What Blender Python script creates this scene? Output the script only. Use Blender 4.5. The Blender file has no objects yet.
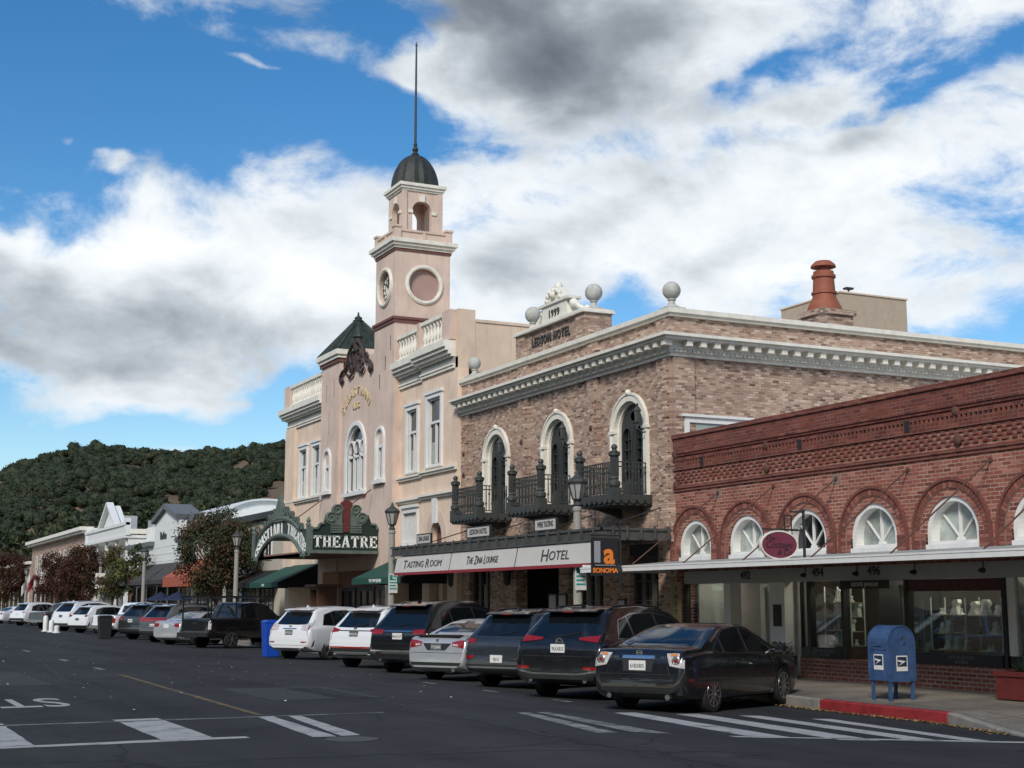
import bpy, bmesh, math, random
import numpy as np
from mathutils import Vector, Matrix, noise as mnoise
from mathutils.geometry import tessellate_polygon
from mathutils.bvhtree import BVHTree
R = math.radians
random.seed(7)
S = bpy.context.scene
C = S.collection

# ---------------------------------------------------------------- camera
cam = bpy.data.cameras.new('camera')
camo = bpy.data.objects.new('camera', cam)
C.objects.link(camo)
camo.location = (0, 0, 1.713)
camo.rotation_euler = (R(90 + 8.826), 0, R(-25.805))
cam.sensor_width = 36
cam.lens = 49.36
cam.clip_start = 0.1
cam.clip_end = 6000
S.camera = camo
S.view_settings.view_transform = 'Standard'
S.view_settings.look = 'None'
S.view_settings.exposure = 0.56
S.view_settings.gamma = 1
S.render.resolution_x, S.render.resolution_y = 1024, 768

SUN_AZ, SUN_EL = 224.0, 37.0      # compass bearing (0 = +Y, clockwise) and height of the sun

# ---------------------------------------------------------------- node helpers
class NT:
    def __init__(s, nt):
        s.nt = nt; nt.nodes.clear()
    def n(s, typ, **kw):
        nd = s.nt.nodes.new('ShaderNode' + typ)
        ins = kw.pop('i', {})
        for k, v in kw.items(): setattr(nd, k, v)
        for k, v in ins.items():
            if isinstance(v, tuple) and len(v) == 2 and hasattr(v[0], 'outputs'):
                s.nt.links.new(v[0].outputs[v[1]], nd.inputs[k])
            elif hasattr(v, 'outputs'):
                s.nt.links.new(v.outputs[0], nd.inputs[k])
            else: nd.inputs[k].default_value = v
        return nd
    def math(s, op, a, b=0.0, c=None, clamp=False):
        i = {0: a, 1: b}
        if c is not None: i[2] = c
        return s.n('Math', operation=op, use_clamp=clamp, i=i)
    def mix(s, f, a, b, mode='MIX'):
        nd = s.nt.nodes.new('ShaderNodeMix'); nd.data_type = 'RGBA'; nd.blend_type = mode
        for k, v in ((0, f), (6, a), (7, b)):
            if isinstance(v, tuple) and len(v) == 2 and hasattr(v[0], 'outputs'):
                s.nt.links.new(v[0].outputs[v[1]], nd.inputs[k])
            elif hasattr(v, 'outputs'):
                s.nt.links.new(v.outputs[2] if v.bl_idname == 'ShaderNodeMix' else v.outputs[0], nd.inputs[k])
            else: nd.inputs[k].default_value = v
        return nd
    def ramp(s, f, stops):
        nd = s.nt.nodes.new('ShaderNodeValToRGB'); s.nt.links.new(f.outputs[0], nd.inputs[0])
        e = nd.color_ramp.elements
        while len(e) < len(stops): e.new(0.5)
        for q, (p, c) in zip(e, stops):
            q.position = p; q.color = c if len(c) == 4 else (*c, 1)
        return nd
    def link(s, a, ao, b, bi): s.nt.links.new(a.outputs[ao], b.inputs[bi])

def col(c): return (*c, 1.0) if len(c) == 3 else c
def out2(nd): return (nd, 2)

# ---------------------------------------------------------------- world: sky and clouds
W = bpy.data.worlds.new('World'); S.world = W; W.use_nodes = True
t = NT(W.node_tree)
sky = t.n('TexSky', sky_type='NISHITA', sun_disc=False, sun_elevation=R(SUN_EL), sun_rotation=R(SUN_AZ),
          altitude=50, air_density=1.0, dust_density=0.4, ozone_density=2.2)
hsv = t.n('HueSaturation', i={'Saturation': 1.36, 'Value': 1.0, 'Color': sky})
bg_sky = t.n('Background', i={'Color': hsv, 'Strength': 0.088})
tc = t.n('TexCoord')
sep = t.n('SeparateXYZ', i={0: (tc, 'Generated')})
az = t.math('MULTIPLY', t.math('ARCTAN2', (sep, 0), (sep, 1)), 57.29578)
el = t.math('MULTIPLY', t.math('ARCSINE', (sep, 2)), 57.29578)
cv = t.n('CombineXYZ', i={0: (sep, 0), 1: (sep, 1), 2: t.math('MULTIPLY', (sep, 2), 1.75)})
def fbm(scale, detail, rough, dist, off):
    v = t.n('VectorMath', operation='ADD', i={0: cv, 1: off})
    return t.n('TexNoise', noise_dimensions='3D', i={'Vector': v, 'Scale': scale, 'Detail': detail, 'Roughness': rough, 'Distortion': dist})
warp = fbm(5.0, 4, 0.55, 0, (3.1, 1.7, 0.4))
wsep = t.n('SeparateColor', i={0: (warp, 1)})
azw = t.math('ADD', az, t.math('MULTIPLY', t.math('SUBTRACT', (wsep, 0), 0.5), 11.0))
elw = t.math('ADD', el, t.math('MULTIPLY', t.math('SUBTRACT', (wsep, 1), 0.5), 6.5))
def blob(a, e, sa, se, w, tilt=0.0):
    da = t.math('SUBTRACT', azw, a); de = t.math('SUBTRACT', elw, e)
    if tilt: de = t.math('SUBTRACT', de, t.math('MULTIPLY', da, tilt))
    q = t.math('ADD', t.math('POWER', t.math('ABSOLUTE', t.math('DIVIDE', da, sa)), 2.0),
               t.math('POWER', t.math('ABSOLUTE', t.math('DIVIDE', de, se)), 2.0))
    return t.math('MULTIPLY', t.math('EXPONENT', t.math('MULTIPLY', q, -1.0)), w)
def total(base, items):
    acc = None
    for it in items:
        b = blob(*it)
        acc = b if acc is None else t.math('ADD', acc, b)
    return t.math('ADD', acc, base)
# where there is cloud (+) and open blue (-): bearing, height, spread, spread, weight, tilt
cover = total(0.30, [
    (4.0, 21.3, 8.0, 2.8, -0.54), (15.5, 20.2, 6.5, 1.9, -0.62), (14.2, 20.6, 1.7, .35, .42), (6.0, 18.1, .9, .4, .42), (8.2, 17.4, .9, .3, .34), (22.0, 20.9, 1.5, .8, .60), (20.5, 19.3, 2.6, 1.2, -0.40), (4.0, 17.2, 4.5, 1.5, -0.50), (9.5, 18.6, 4.0, 1.3, -0.40),
    (29.0, 22.6, 6.0, 2.6, 0.75), (17.0, 23.4, 5.0, 1.0, -0.30), (36.4, 21.6, 2.6, 0.55, -0.34, 0.5), (40.2, 20.0, 3.6, 0.55, -0.30, 0.25), (44.5, 21.5, 2.0, 1.0, -0.26), (25.2, 18.6, 2.4, .6, -.22),
    (13.0, 12.0, 9.0, 3.6, 0.45), (5.6, 7.0, 2.6, 1.6, -0.50), (17.6, 7.4, 2.4, 1.3, -0.66), (11.0, 6.2, 8.0, 1.0, -0.62), (5.0, 14.9, 2.6, .7, -.34),
    (45.5, 10.0, 3.2, 1.0, -0.34), (39.5, 10.6, 2.0, .5, -.22), (29.5, 11.5, 2.4, 0.6, -0.26), (33.5, 15.0, 9.0, 2.8, 0.34)])
view = t.n('MapRange', interpolation_type='SMOOTHSTEP', i={0: t.math('ABSOLUTE', t.math('SUBTRACT', az, 26.0)), 1: 30.0, 2: 75.0, 3: 0.0, 4: -0.10})
high = t.n('MapRange', interpolation_type='SMOOTHSTEP', i={0: el, 1: 27.0, 2: 42.0, 3: 0.0, 4: -0.30})
cover = t.math('ADD', t.math('ADD', cover, view), high)
n1 = fbm(10.5, 15, 0.62, 0.25, (0.7, 0.2, 0.1))
dens = t.math('ADD', cover, t.math('MULTIPLY', t.math('SUBTRACT', n1, 0.5), 1.7))
alpha = t.n('MapRange', interpolation_type='SMOOTHSTEP', i={0: dens, 1: 0.0, 2: 0.46})
# billow light and shade
n2 = fbm(10.5, 10, 0.57, 0.25, (0.7, 0.2, 0.1))
n3 = fbm(10.5, 10, 0.57, 0.25, (0.7, 0.2, 0.135))
n4 = fbm(3.6, 6, 0.5, 0.2, (5.7, 2.2, 1.1))
relief = t.math('MULTIPLY', t.math('SUBTRACT', n2, n3), 1.0)
grey = total(0.0, [
    (29.0, 21.9, 4.8, 2.6, 0.98), (22.5, 24.0, 6, 0.9, 0.75), (6.0, 12.2, 6.5, 1.5, 0.36, -0.12), (13.5, 10.7, 8.0, 1.6, 0.36), (7.0, 9.4, 6, .8, .24),
    (36.2, 18.2, 3.0, 0.45, 0.26), (39.8, 18.9, 1.4, 0.7, 0.34), (33.2, 17.2, 2.6, .5, .22), (26.3, 13.6, 2.0, 0.9, 0.30), (31, 12.4, 3, .7, .18),
    (11.0, 14.6, 5.0, 1.1, -0.22), (18.5, 12.8, 3.0, 1.2, -0.22)])
sh = t.math('ADD', t.math('ADD', grey, t.math('MULTIPLY', t.math('SUBTRACT', n4, 0.52), 0.36)), relief)
shade = t.n('MapRange', interpolation_type='LINEAR', i={0: sh, 1: -0.22, 2: 1.15})
ccol = t.ramp(shade, [(0.0, (0.70, 0.715, 0.725)), (0.19, (0.575, 0.61, 0.64)), (0.40, (0.37, 0.405, 0.44)), (0.60, (0.22, 0.245, 0.28)), (0.80, (0.145, 0.165, 0.195)), (1.0, (0.10, 0.118, 0.142))])
bg_cl = t.n('Background', i={'Color': ccol, 'Strength': 1.0})
low = t.n('MapRange', i={0: el, 1: -3.0, 2: 2.0})
fac = t.math('MULTIPLY', alpha, low)
mx = t.n('MixShader', i={0: fac, 1: bg_sky, 2: bg_cl})
t.n('OutputWorld', i={0: mx})
W.cycles.sampling_method = 'MANUAL'; W.cycles.sample_map_resolution = 512

# ---------------------------------------------------------------- sun behind thin cloud
sl = bpy.data.lights.new('sun', 'SUN'); sl.energy = 2.0; sl.angle = R(14); sl.color = (1.0, 0.95, 0.87)
so = bpy.data.objects.new('sun', sl); C.objects.link(so)
so.rotation_euler = (R(90 - SUN_EL), 0, R(180 - SUN_AZ))

# ---------------------------------------------------------------- materials
MATS = {}
def newmat(name):
    m = bpy.data.materials.new(name); m.use_nodes = True; MATS[name] = m
    return m, NT(m.node_tree)
def plain(name, c, rough=0.6, metal=0.0, coat=0.0, spec=0.5, vary=0.12, scale=6.0, bump=0.0, bscale=40.0, dirt=0.0):
    m, t = newmat(name)
    tc = t.n('TexCoord')
    nz = t.n('TexNoise', i={'Vector': (tc, 'Object'), 'Scale': scale, 'Detail': 6, 'Roughness': 0.6})
    k = t.n('MapRange', i={0: nz, 1: 0.3, 2: 0.7, 3: 1 - vary, 4: 1 + vary})
    base = t.mix(1.0, col(c), k, 'MULTIPLY')
    if dirt:
        sp = t.n('Mapping', i={'Vector': (tc, 'Object'), 'Scale': (2.2, 2.2, 0.35)})
        d = t.n('TexNoise', i={'Vector': sp, 'Scale': 2.4, 'Detail': 8, 'Roughness': 0.68})
        dk = t.n('MapRange', i={0: d, 1: 0.5, 2: 0.78, 3: 0.0, 4: dirt})
        base = t.mix(dk, out2(base), (0.09, 0.08, 0.07, 1))
    b = t.n('BsdfPrincipled', i={'Base Color': out2(base), 'Roughness': rough, 'Metallic': metal, 'Coat Weight': coat, 'Coat Roughness': 0.04, 'Specular IOR Level': spec})
    if bump:
        bn = t.n('TexNoise', i={'Vector': (tc, 'Object'), 'Scale': bscale, 'Detail': 5, 'Roughness': 0.65})
        bp = t.n('Bump', i={'Strength': bump, 'Distance': 0.02, 'Height': bn})
        t.link(bp, 0, b, 'Normal')
    t.n('OutputMaterial', i={0: b})
    return m
def emit(name, c, s):
    m, t = newmat(name)
    e = t.n('Emission', i={0: col(c), 1: s}); t.n('OutputMaterial', i={0: e}); return m
def brick(name, cols, mortar, bw=0.215, rh=0.075, ms=0.009, bump=0.5, weather=0.35, patch=(0.10, 0.05, 0.045)):
    m, t = newmat(name)
    tc = t.n('TexCoord'); s = t.n('SeparateXYZ', i={0: (tc, 'Object')})
    v = t.n('CombineXYZ', i={0: t.math('ADD', (s, 0), (s, 1)), 1: (s, 2)})
    b1 = t.n('TexBrick', offset=0.5, i={'Vector': v, 'Color1': (0, 0, 0, 1), 'Color2': (1, 1, 1, 1), 'Mortar': (0.5, 0.5, 0.5, 1), 'Scale': 1.0,
            'Mortar Size': ms, 'Mortar Smooth': 0.2, 'Bias': 0.0, 'Brick Width': bw, 'Row Height': rh})
    rnd = t.ramp(b1, [(i / (len(cols) - 1), c) for i, c in enumerate(cols)])
    nz = t.n('TexNoise', i={'Vector': (tc, 'Object'), 'Scale': 0.8, 'Detail': 8, 'Roughness': 0.7})
    w = t.n('MapRange', i={0: nz, 1: 0.46, 2: 0.72, 3: 0.0, 4: weather})
    c1 = t.mix(w, rnd, col(patch))
    fn = t.n('TexNoise', i={'Vector': (tc, 'Object'), 'Scale': 45, 'Detail': 4, 'Roughness': 0.7})
    k = t.n('MapRange', i={0: fn, 1: 0.3, 2: 0.7, 3: 0.72, 4: 1.25})
    c2 = t.mix(1.0, out2(c1), k, 'MULTIPLY')
    mn = t.n('TexNoise', i={'Vector': (tc, 'Object'), 'Scale': 1.6, 'Detail': 6})
    mk = t.n('MapRange', i={0: mn, 1: 0.35, 2: 0.65, 3: 0.15, 4: 1.0})
    mc = t.mix(mk, (mortar[0] * .45, mortar[1] * .42, mortar[2] * .4, 1), col(mortar))
    c3 = t.mix((b1, 1), out2(c2), out2(mc))
    b = t.n('BsdfPrincipled', i={'Base Color': out2(c3), 'Roughness': 0.9, 'Specular IOR Level': 0.25})
    h = t.math('ADD', t.math('SUBTRACT', 1.0, (b1, 1)), t.math('MULTIPLY', fn, 0.5))
    bp = t.n('Bump', i={'Strength': bump, 'Distance': 0.012, 'Height': h}); t.link(bp, 0, b, 'Normal')
    t.n('OutputMaterial', i={0: b}); return m
def glass(name, tint=(0.75, 0.82, 0.80), boost=1.0):
    m, t = newmat(name)
    ge = t.n('NewGeometry'); dt = t.n('VectorMath', operation='DOT_PRODUCT', i={0: (ge, 'Normal'), 1: (ge, 'Incoming')})
    sch = t.math('POWER', t.math('SUBTRACT', 1.0, t.math('ABSOLUTE', (dt, 'Value')), clamp=True), 5.0)
    f = t.math('MULTIPLY', t.math('ADD', t.math('MULTIPLY', sch, 0.92), 0.08), boost, clamp=True)
    tr = t.n('BsdfTransparent', i={0: col(tint)}); gl = t.n('BsdfGlossy', i={0: (0.9, 0.95, 0.95, 1), 'Roughness': 0.02})
    mx = t.n('MixShader', i={0: f, 1: tr, 2: gl}); t.n('OutputMaterial', i={0: mx}); return m

M = dict(
    pink=plain('pink_plaster', (0.76, 0.59, 0.445), 0.88, vary=0.12, scale=0.9, bump=0.25, bscale=45, dirt=0.30),
    mauve=plain('mauve_plaster', (0.66, 0.505, 0.41), 0.88, vary=0.12, scale=0.9, bump=0.25, bscale=45, dirt=0.30),
    mauve_dark=plain('dark_mauve_plaster', (0.40, 0.265, 0.225), 0.85, vary=0.08, scale=2, bump=0.1, dirt=0.12),
    sidepink=plain('weathered_pink_stucco', (0.68, 0.52, 0.385), 0.9, vary=0.12, scale=0.9, bump=0.2, bscale=30, dirt=0.25),
    maroon=plain('maroon_band', (0.16, 0.065, 0.05), 0.7, vary=0.12),
    trim=plain('pale_grey_trim', (0.78, 0.74, 0.635), 0.7, vary=0.10, scale=3, bump=0.12, dirt=0.20),
    trim_dark=plain('shadow_grey_trim', (0.36, 0.36, 0.31), 0.75, vary=0.12, scale=3, dirt=0.25),
    white=plain('white_paint', (0.76, 0.75, 0.71), 0.5, vary=0.05, scale=5, dirt=0.12),
    stone=plain('weathered_stone', (0.47, 0.46, 0.41), 0.85, vary=0.2, scale=6, bump=0.2, dirt=0.3),
    copper=plain('green_copper', (0.026, 0.038, 0.029), 0.65, vary=0.6, scale=3.5, bump=0.1, dirt=0.3),
    iron=plain('dark_green_iron', (0.048, 0.052, 0.047), 0.55, vary=0.2, scale=8, bump=0.1),
    irond=plain('black_iron', (0.025, 0.026, 0.026), 0.5, vary=0.2),
    canopy=plain('weathered_iron_canopy', (0.065, 0.066, 0.060), 0.6, vary=0.3, scale=4, dirt=0.3),
    wframe=plain('dark_window_frame', (0.032, 0.036, 0.034), 0.5, vary=0.15),
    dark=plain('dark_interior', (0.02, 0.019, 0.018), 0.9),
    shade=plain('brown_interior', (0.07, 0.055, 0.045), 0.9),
    greyint=plain('pale_interior', (0.20, 0.20, 0.185), 0.9, vary=0.05),
    black=plain('black_paint', (0.018, 0.018, 0.018), 0.5, vary=0.15),
    gold=plain('gold_letter', (0.60, 0.47, 0.25), 0.45, vary=0.1),
    letter_dark=plain('dark_letter', (0.05, 0.045, 0.045), 0.6),
    letter_white=plain('white_letter', (0.86, 0.87, 0.82), 0.5, vary=0.05),
    mgreen=plain('dark_green_board', (0.012, 0.028, 0.021), 0.5, vary=0.2),
    mtrim=plain('grey_green_board_trim', (0.105, 0.135, 0.11), 0.6, vary=0.25, scale=5),
    mred=plain('brick_red_paint', (0.12, 0.022, 0.018), 0.55, vary=0.15),
    canvas=plain('white_canvas', (0.54, 0.52, 0.48), 0.85, vary=0.05, scale=2, dirt=0.08),
    redtrim=plain('crimson_canvas', (0.25, 0.022, 0.03), 0.8),
    greenaw=plain('green_awning_canvas', (0.012, 0.065, 0.045), 0.8, vary=0.15, scale=2),
    blackaw=plain('black_awning_canvas', (0.014, 0.014, 0.015), 0.8, vary=0.2),
    greyaw=plain('charcoal_awning_canvas', (0.05, 0.046, 0.042), 0.85, vary=0.15),
    orangeaw=plain('orange_awning_canvas', (0.36, 0.085, 0.045), 0.8, vary=0.1),
    terra=plain('terracotta', (0.29, 0.085, 0.042), 0.7, vary=0.2, scale=4, dirt=0.25),
    tin=plain('galvanised_tin', (0.42, 0.43, 0.43), 0.45, metal=0.3, vary=0.15, dirt=0.2),
    concrete=plain('sidewalk_concrete', (0.21, 0.19, 0.165), 0.9, vary=0.2, scale=1.2, bump=0.25, bscale=30, dirt=0.4),
    kerb=plain('kerb_concrete', (0.24, 0.225, 0.20), 0.9, vary=0.22, scale=2.5, bump=0.3, dirt=0.45),
    kerbred=plain('red_kerb_paint', (0.27, 0.024, 0.026), 0.6, vary=0.25, scale=5, bump=0.2, dirt=0.25),
    tan=plain('tan_stucco', (0.44, 0.35, 0.26), 0.9, vary=0.08, dirt=0.15),
    aggregate=plain('speckled_concrete', (0.30, 0.29, 0.25), 0.85, vary=0.5, scale=60, bump=0.2),
    bluebox=plain('worn_blue_paint', (0.035, 0.080, 0.20), 0.55, vary=0.5, scale=7, dirt=0.4),
    bluebox_=None,
    bluebin=plain('blue_plastic', (0.006, 0.065, 0.42), 0.45, vary=0.06),
    plantred=plain('red_planter_paint', (0.12, 0.018, 0.014), 0.6, vary=0.2),
    plum=plain('plum_board', (0.17, 0.035, 0.06), 0.5, vary=0.06),
    signtan=plain('tan_sign_board', (0.42, 0.36, 0.24), 0.6, vary=0.08),
    teal=plain('teal_print', (0.02, 0.28, 0.26), 0.5),
    orange=plain('orange_print', (0.80, 0.22, 0.03), 0.5, vary=0.03),
    greyprint=plain('grey_print', (0.30, 0.31, 0.33), 0.5, vary=0.03),
    maroon_board=plain('maroon_board', (0.075, 0.014, 0.018), 0.5),
    lampglass=plain('frosted_lamp_glass', (0.40, 0.39, 0.36), 0.25, vary=0.1),
    leafg=None,
    wood=plain('brown_wood', (0.11, 0.055, 0.03), 0.6, vary=0.25, scale=4),
    rust=plain('rusty_iron', (0.10, 0.045, 0.03), 0.8, vary=0.3),
    rubber=plain('tyre_rubber', (0.014, 0.014, 0.014), 0.75, vary=0.15),
    trimblack=plain('black_car_trim', (0.018, 0.018, 0.019), 0.45, vary=0.1),
    chrome=plain('chrome', (0.62, 0.63, 0.64), 0.18, metal=1.0, vary=0.03),
    alloy=plain('alloy', (0.32, 0.32, 0.33), 0.32, metal=0.85, vary=0.1),
    alloydark=plain('dark_alloy', (0.075, 0.075, 0.078), 0.4, metal=0.7, vary=0.1),
    carglass=plain('tinted_car_glass', (0.006, 0.008, 0.010), 0.04, spec=0.8, vary=0.05),
    taillight=plain('red_tail_lamp', (0.24, 0.010, 0.008), 0.12, coat=0.6, vary=0.2, scale=14),
    lampclear=plain('clear_tail_lamp', (0.50, 0.46, 0.45), 0.12, coat=0.6, vary=0.25, scale=14),
    lampamber=plain('amber_lamp', (0.55, 0.22, 0.05), 0.12, coat=0.6, vary=0.1),
    plate=plain('white_plate', (0.70, 0.70, 0.66), 0.5, vary=0.04),
    platedark=plain('dark_plate', (0.10, 0.12, 0.12), 0.5),
    pane=plain('dark_window_glass', (0.014, 0.017, 0.018), 0.05, spec=0.8, vary=0.1),
    curtain=plain('pale_window_blind', (0.33, 0.36, 0.33), 0.2, vary=0.2, scale=3),
    frost=plain('whitewashed_glass', (0.36, 0.40, 0.36), 0.10, vary=0.5, scale=1.6, dirt=0.35),
    redbrick=brick('red_brick', [(0.15, 0.047, 0.035), (0.34, 0.105, 0.068), (0.24, 0.072, 0.050), (0.44, 0.18, 0.12), (0.29, 0.086, 0.058), (0.19, 0.062, 0.046)], (0.47, 0.36, 0.29), weather=0.35, patch=(0.20, 0.075, 0.055)),
    redbrickdark=brick('dark_red_brick', [(0.12, 0.034, 0.028), (0.23, 0.068, 0.048), (0.16, 0.046, 0.036), (0.28, 0.095, 0.066)], (0.25, 0.17, 0.14), ms=0.007, weather=0.6, patch=(0.09, 0.035, 0.03)),
    hotelbrick=brick('tan_brown_brick', [(0.135, 0.075, 0.060), (0.57, 0.42, 0.315), (0.33, 0.20, 0.15), (0.50, 0.34, 0.25), (0.68, 0.53, 0.41), (0.23, 0.132, 0.10), (0.45, 0.29, 0.21), (0.54, 0.385, 0.285)], (0.48, 0.385, 0.31), bw=0.19, rh=0.066, ms=0.0075, bump=0.8, weather=0.18, patch=(0.20, 0.11, 0.085)),
    lowbrick=brick('pale_pointed_brick', [(0.20, 0.065, 0.048), (0.30, 0.11, 0.08), (0.24, 0.08, 0.06)], (0.44, 0.36, 0.30), bw=0.22, rh=0.08, ms=0.012, weather=0.2),
    glass=glass('shop_glass', boost=1.25, tint=(0.86, 0.91, 0.89)),
)

def worn(name, c, pale):
    m, t = newmat(name)
    tc = t.n('TexCoord')
    a = t.n('TexNoise', i={'Vector': (tc, 'Object'), 'Scale': 5, 'Detail': 8, 'Roughness': 0.7}); b_ = t.n('TexNoise', i={'Vector': t.n('Mapping', i={'Vector': (tc, 'Object'), 'Scale': (14, 14, 3)}), 'Scale': 1.5, 'Detail': 9, 'Roughness': 0.75})
    x = t.mix(t.n('MapRange', i={0: a, 1: .3, 2: .7}), (c[0] * .6, c[1] * .6, c[2] * .6, 1), (c[0] * 1.3, c[1] * 1.3, c[2] * 1.25, 1))
    x = t.mix(t.n('MapRange', i={0: b_, 1: .56, 2: .74, 3: 0, 4: .55}), out2(x), col(pale))
    p = t.n('BsdfPrincipled', i={'Base Color': out2(x), 'Roughness': 0.6}); t.n('OutputMaterial', i={0: p}); return m
M['bluebox'] = worn('worn_blue_paint', (0.035, 0.080, 0.19), (0.16, 0.20, 0.27))
M['kerbred'] = worn('chipped_red_kerb_paint', (0.27, 0.022, 0.025), (0.20, 0.15, 0.13))

# ---------------------------------------------------------------- mesh builder
ORIG = {}
def orient(o): return ORIG.get(o.name, Vector((0, 0, 0)))
class MB:
    def __init__(s): s.v = []; s.f = []; s.m = []; s.cur = 0
    def add(s, vs, fs):
        b = len(s.v); s.v.extend([tuple(q) for q in vs])
        for f in fs: s.f.append(tuple(b + i for i in f)); s.m.append(s.cur)
        return s
    def box(s, x0, x1, y0, y1, z0, z1):
        return s.add([(x0, y0, z0), (x1, y0, z0), (x1, y1, z0), (x0, y1, z0), (x0, y0, z1), (x1, y0, z1), (x1, y1, z1), (x0, y1, z1)],
                     [(0, 3, 2, 1), (4, 5, 6, 7), (0, 1, 5, 4), (1, 2, 6, 5), (2, 3, 7, 6), (3, 0, 4, 7)])
    def fbox(s, u0, u1, z0, z1, n0, n1, X=None):          # box on the street front: u along the street, n out of the wall
        X = X0 if X is None else X
        return s.box(X - n1, X - n0, min(u0, u1), max(u0, u1), z0, z1)
    def prism(s, loops, fn, d0, d1):                      # 2D outline(s) given thickness: fn(a, b, d) -> point
        if not isinstance(loops[0][0], (tuple, list)): loops = [loops]
        tri = tessellate_polygon([[Vector((a, b, 0)) for a, b in L] for L in loops])
        flat = [p for L in loops for p in L]; n = len(flat)
        vs = [fn(a, b, d0) for a, b in flat] + [fn(a, b, d1) for a, b in flat]
        fs = [(i, j, k) for i, j, k in tri] + [(n + k, n + j, n + i) for i, j, k in tri]
        o = 0
        for L in loops:
            m = len(L)
            for i in range(m):
                j = (i + 1) % m; fs.append((o + i, o + j, n + o + j, n + o + i))
            o += m
        return s.add(vs, fs)
    def lathe(s, prof, c, seg=16, ax='z', a0=0.0):
        vs = []; fs = []; n = len(prof)
        for i in range(seg):
            a = a0 + 2 * math.pi * i / seg; ca, sa = math.cos(a), math.sin(a)
            for r, h in prof:
                if ax == 'z': vs.append((c[0] + r * ca, c[1] + r * sa, c[2] + h))
                elif ax == 'x': vs.append((c[0] + h, c[1] + r * ca, c[2] + r * sa))
                else: vs.append((c[0] + r * ca, c[1] + h, c[2] + r * sa))
        for i in range(seg):
            j = (i + 1) % seg
            for k in range(n - 1): fs.append((i * n + k, j * n + k, j * n + k + 1, i * n + k + 1))
        if prof[0][0] > 1e-4: fs.append(tuple(i * n for i in reversed(range(seg))))
        if prof[-1][0] > 1e-4: fs.append(tuple(i * n + n - 1 for i in range(seg)))
        return s.add(vs, fs)
    def ball(s, c, r, seg=14, sz=1.0):
        k = 9
        return s.lathe([(max(1e-5, r * math.sin(math.pi * i / k)), -r * sz * math.cos(math.pi * i / k)) for i in range(k + 1)], c, seg)
    def tube(s, pts, r, seg=6, r2=None):
        pts = [Vector(p) for p in pts]; n = len(pts); vs = []; fs = []
        for i, p in enumerate(pts):
            d = (pts[min(i + 1, n - 1)] - pts[max(i - 1, 0)])
            d = d.normalized() if d.length > 1e-9 else Vector((0, 0, 1))
            a = d.orthogonal().normalized() if i == 0 else (a - d * a.dot(d)).normalized()
            b = d.cross(a); rr = r if r2 is None else r + (r2 - r) * i / max(1, n - 1)
            for k in range(seg):
                q = 2 * math.pi * k / seg; vs.append(p + a * (rr * math.cos(q)) + b * (rr * math.sin(q)))
        for i in range(n - 1):
            for k in range(seg):
                l = (k + 1) % seg; fs.append((i * seg + k, i * seg + l, (i + 1) * seg + l, (i + 1) * seg + k))
        fs.append(tuple(reversed(range(seg)))); fs.append(tuple((n - 1) * seg + k for k in range(seg)))
        return s.add(vs, fs)
    def bar(s, p, q, w, h):                               # square bar from p to q
        p = Vector(p); q = Vector(q); d = (q - p).normalized(); up = Vector((0, 0, 1))
        a = d.cross(up); a = a.normalized() if a.length > 1e-4 else Vector((1, 0, 0)); b = a.cross(d)
        vs = []
        for e in (p, q):
            for sx, sy in ((-1, -1), (1, -1), (1, 1), (-1, 1)): vs.append(e + a * (sx * w / 2) + b * (sy * h / 2))
        return s.add(vs, [(0, 1, 2, 3), (7, 6, 5, 4), (0, 4, 5, 1), (1, 5, 6, 2), (2, 6, 7, 3), (3, 7, 4, 0)])
    def build(s, name, mat, parent=None, smooth=None, bevel=0.0, local=False, normals=True):
        me = bpy.data.meshes.new(name)
        o0 = Vector((0, 0, 0)) if (parent is None or local) else orient(parent)
        me.from_pydata([tuple(Vector(v) - o0) for v in s.v], [], s.f)
        mats = mat if isinstance(mat, (list, tuple)) else [mat]
        for m in mats: me.materials.append(m)
        if len(mats) > 1: me.polygons.foreach_set('material_index', s.m)
        if normals:
            bm = bmesh.new(); bm.from_mesh(me); bmesh.ops.recalc_face_normals(bm, faces=bm.faces); bm.to_mesh(me); bm.free()
        if smooth is not None:
            me.polygons.foreach_set('use_smooth', [True] * len(me.polygons))
            me.set_sharp_from_angle(angle=R(smooth))
        o = bpy.data.objects.new(name, me); C.objects.link(o)
        if parent is not None: o.parent = parent
        ORIG[o.name] = o0
        if bevel:
            b = o.modifiers.new('bevel', 'BEVEL'); b.width = bevel; b.segments = 1; b.limit_method = 'ANGLE'
        return o

def thing(name, loc, label, cat, group=None, rz=0.0):
    o = bpy.data.objects.new(name, None); C.objects.link(o); o.location = loc; o.rotation_euler = (0, 0, rz)
    o.empty_display_size = 0.2
    o['label'] = label; o['category'] = cat
    if group: o['group'] = group
    ORIG[o.name] = Vector(loc)
    return o
def struct(o, kind='structure'): o['kind'] = kind; return o

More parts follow.
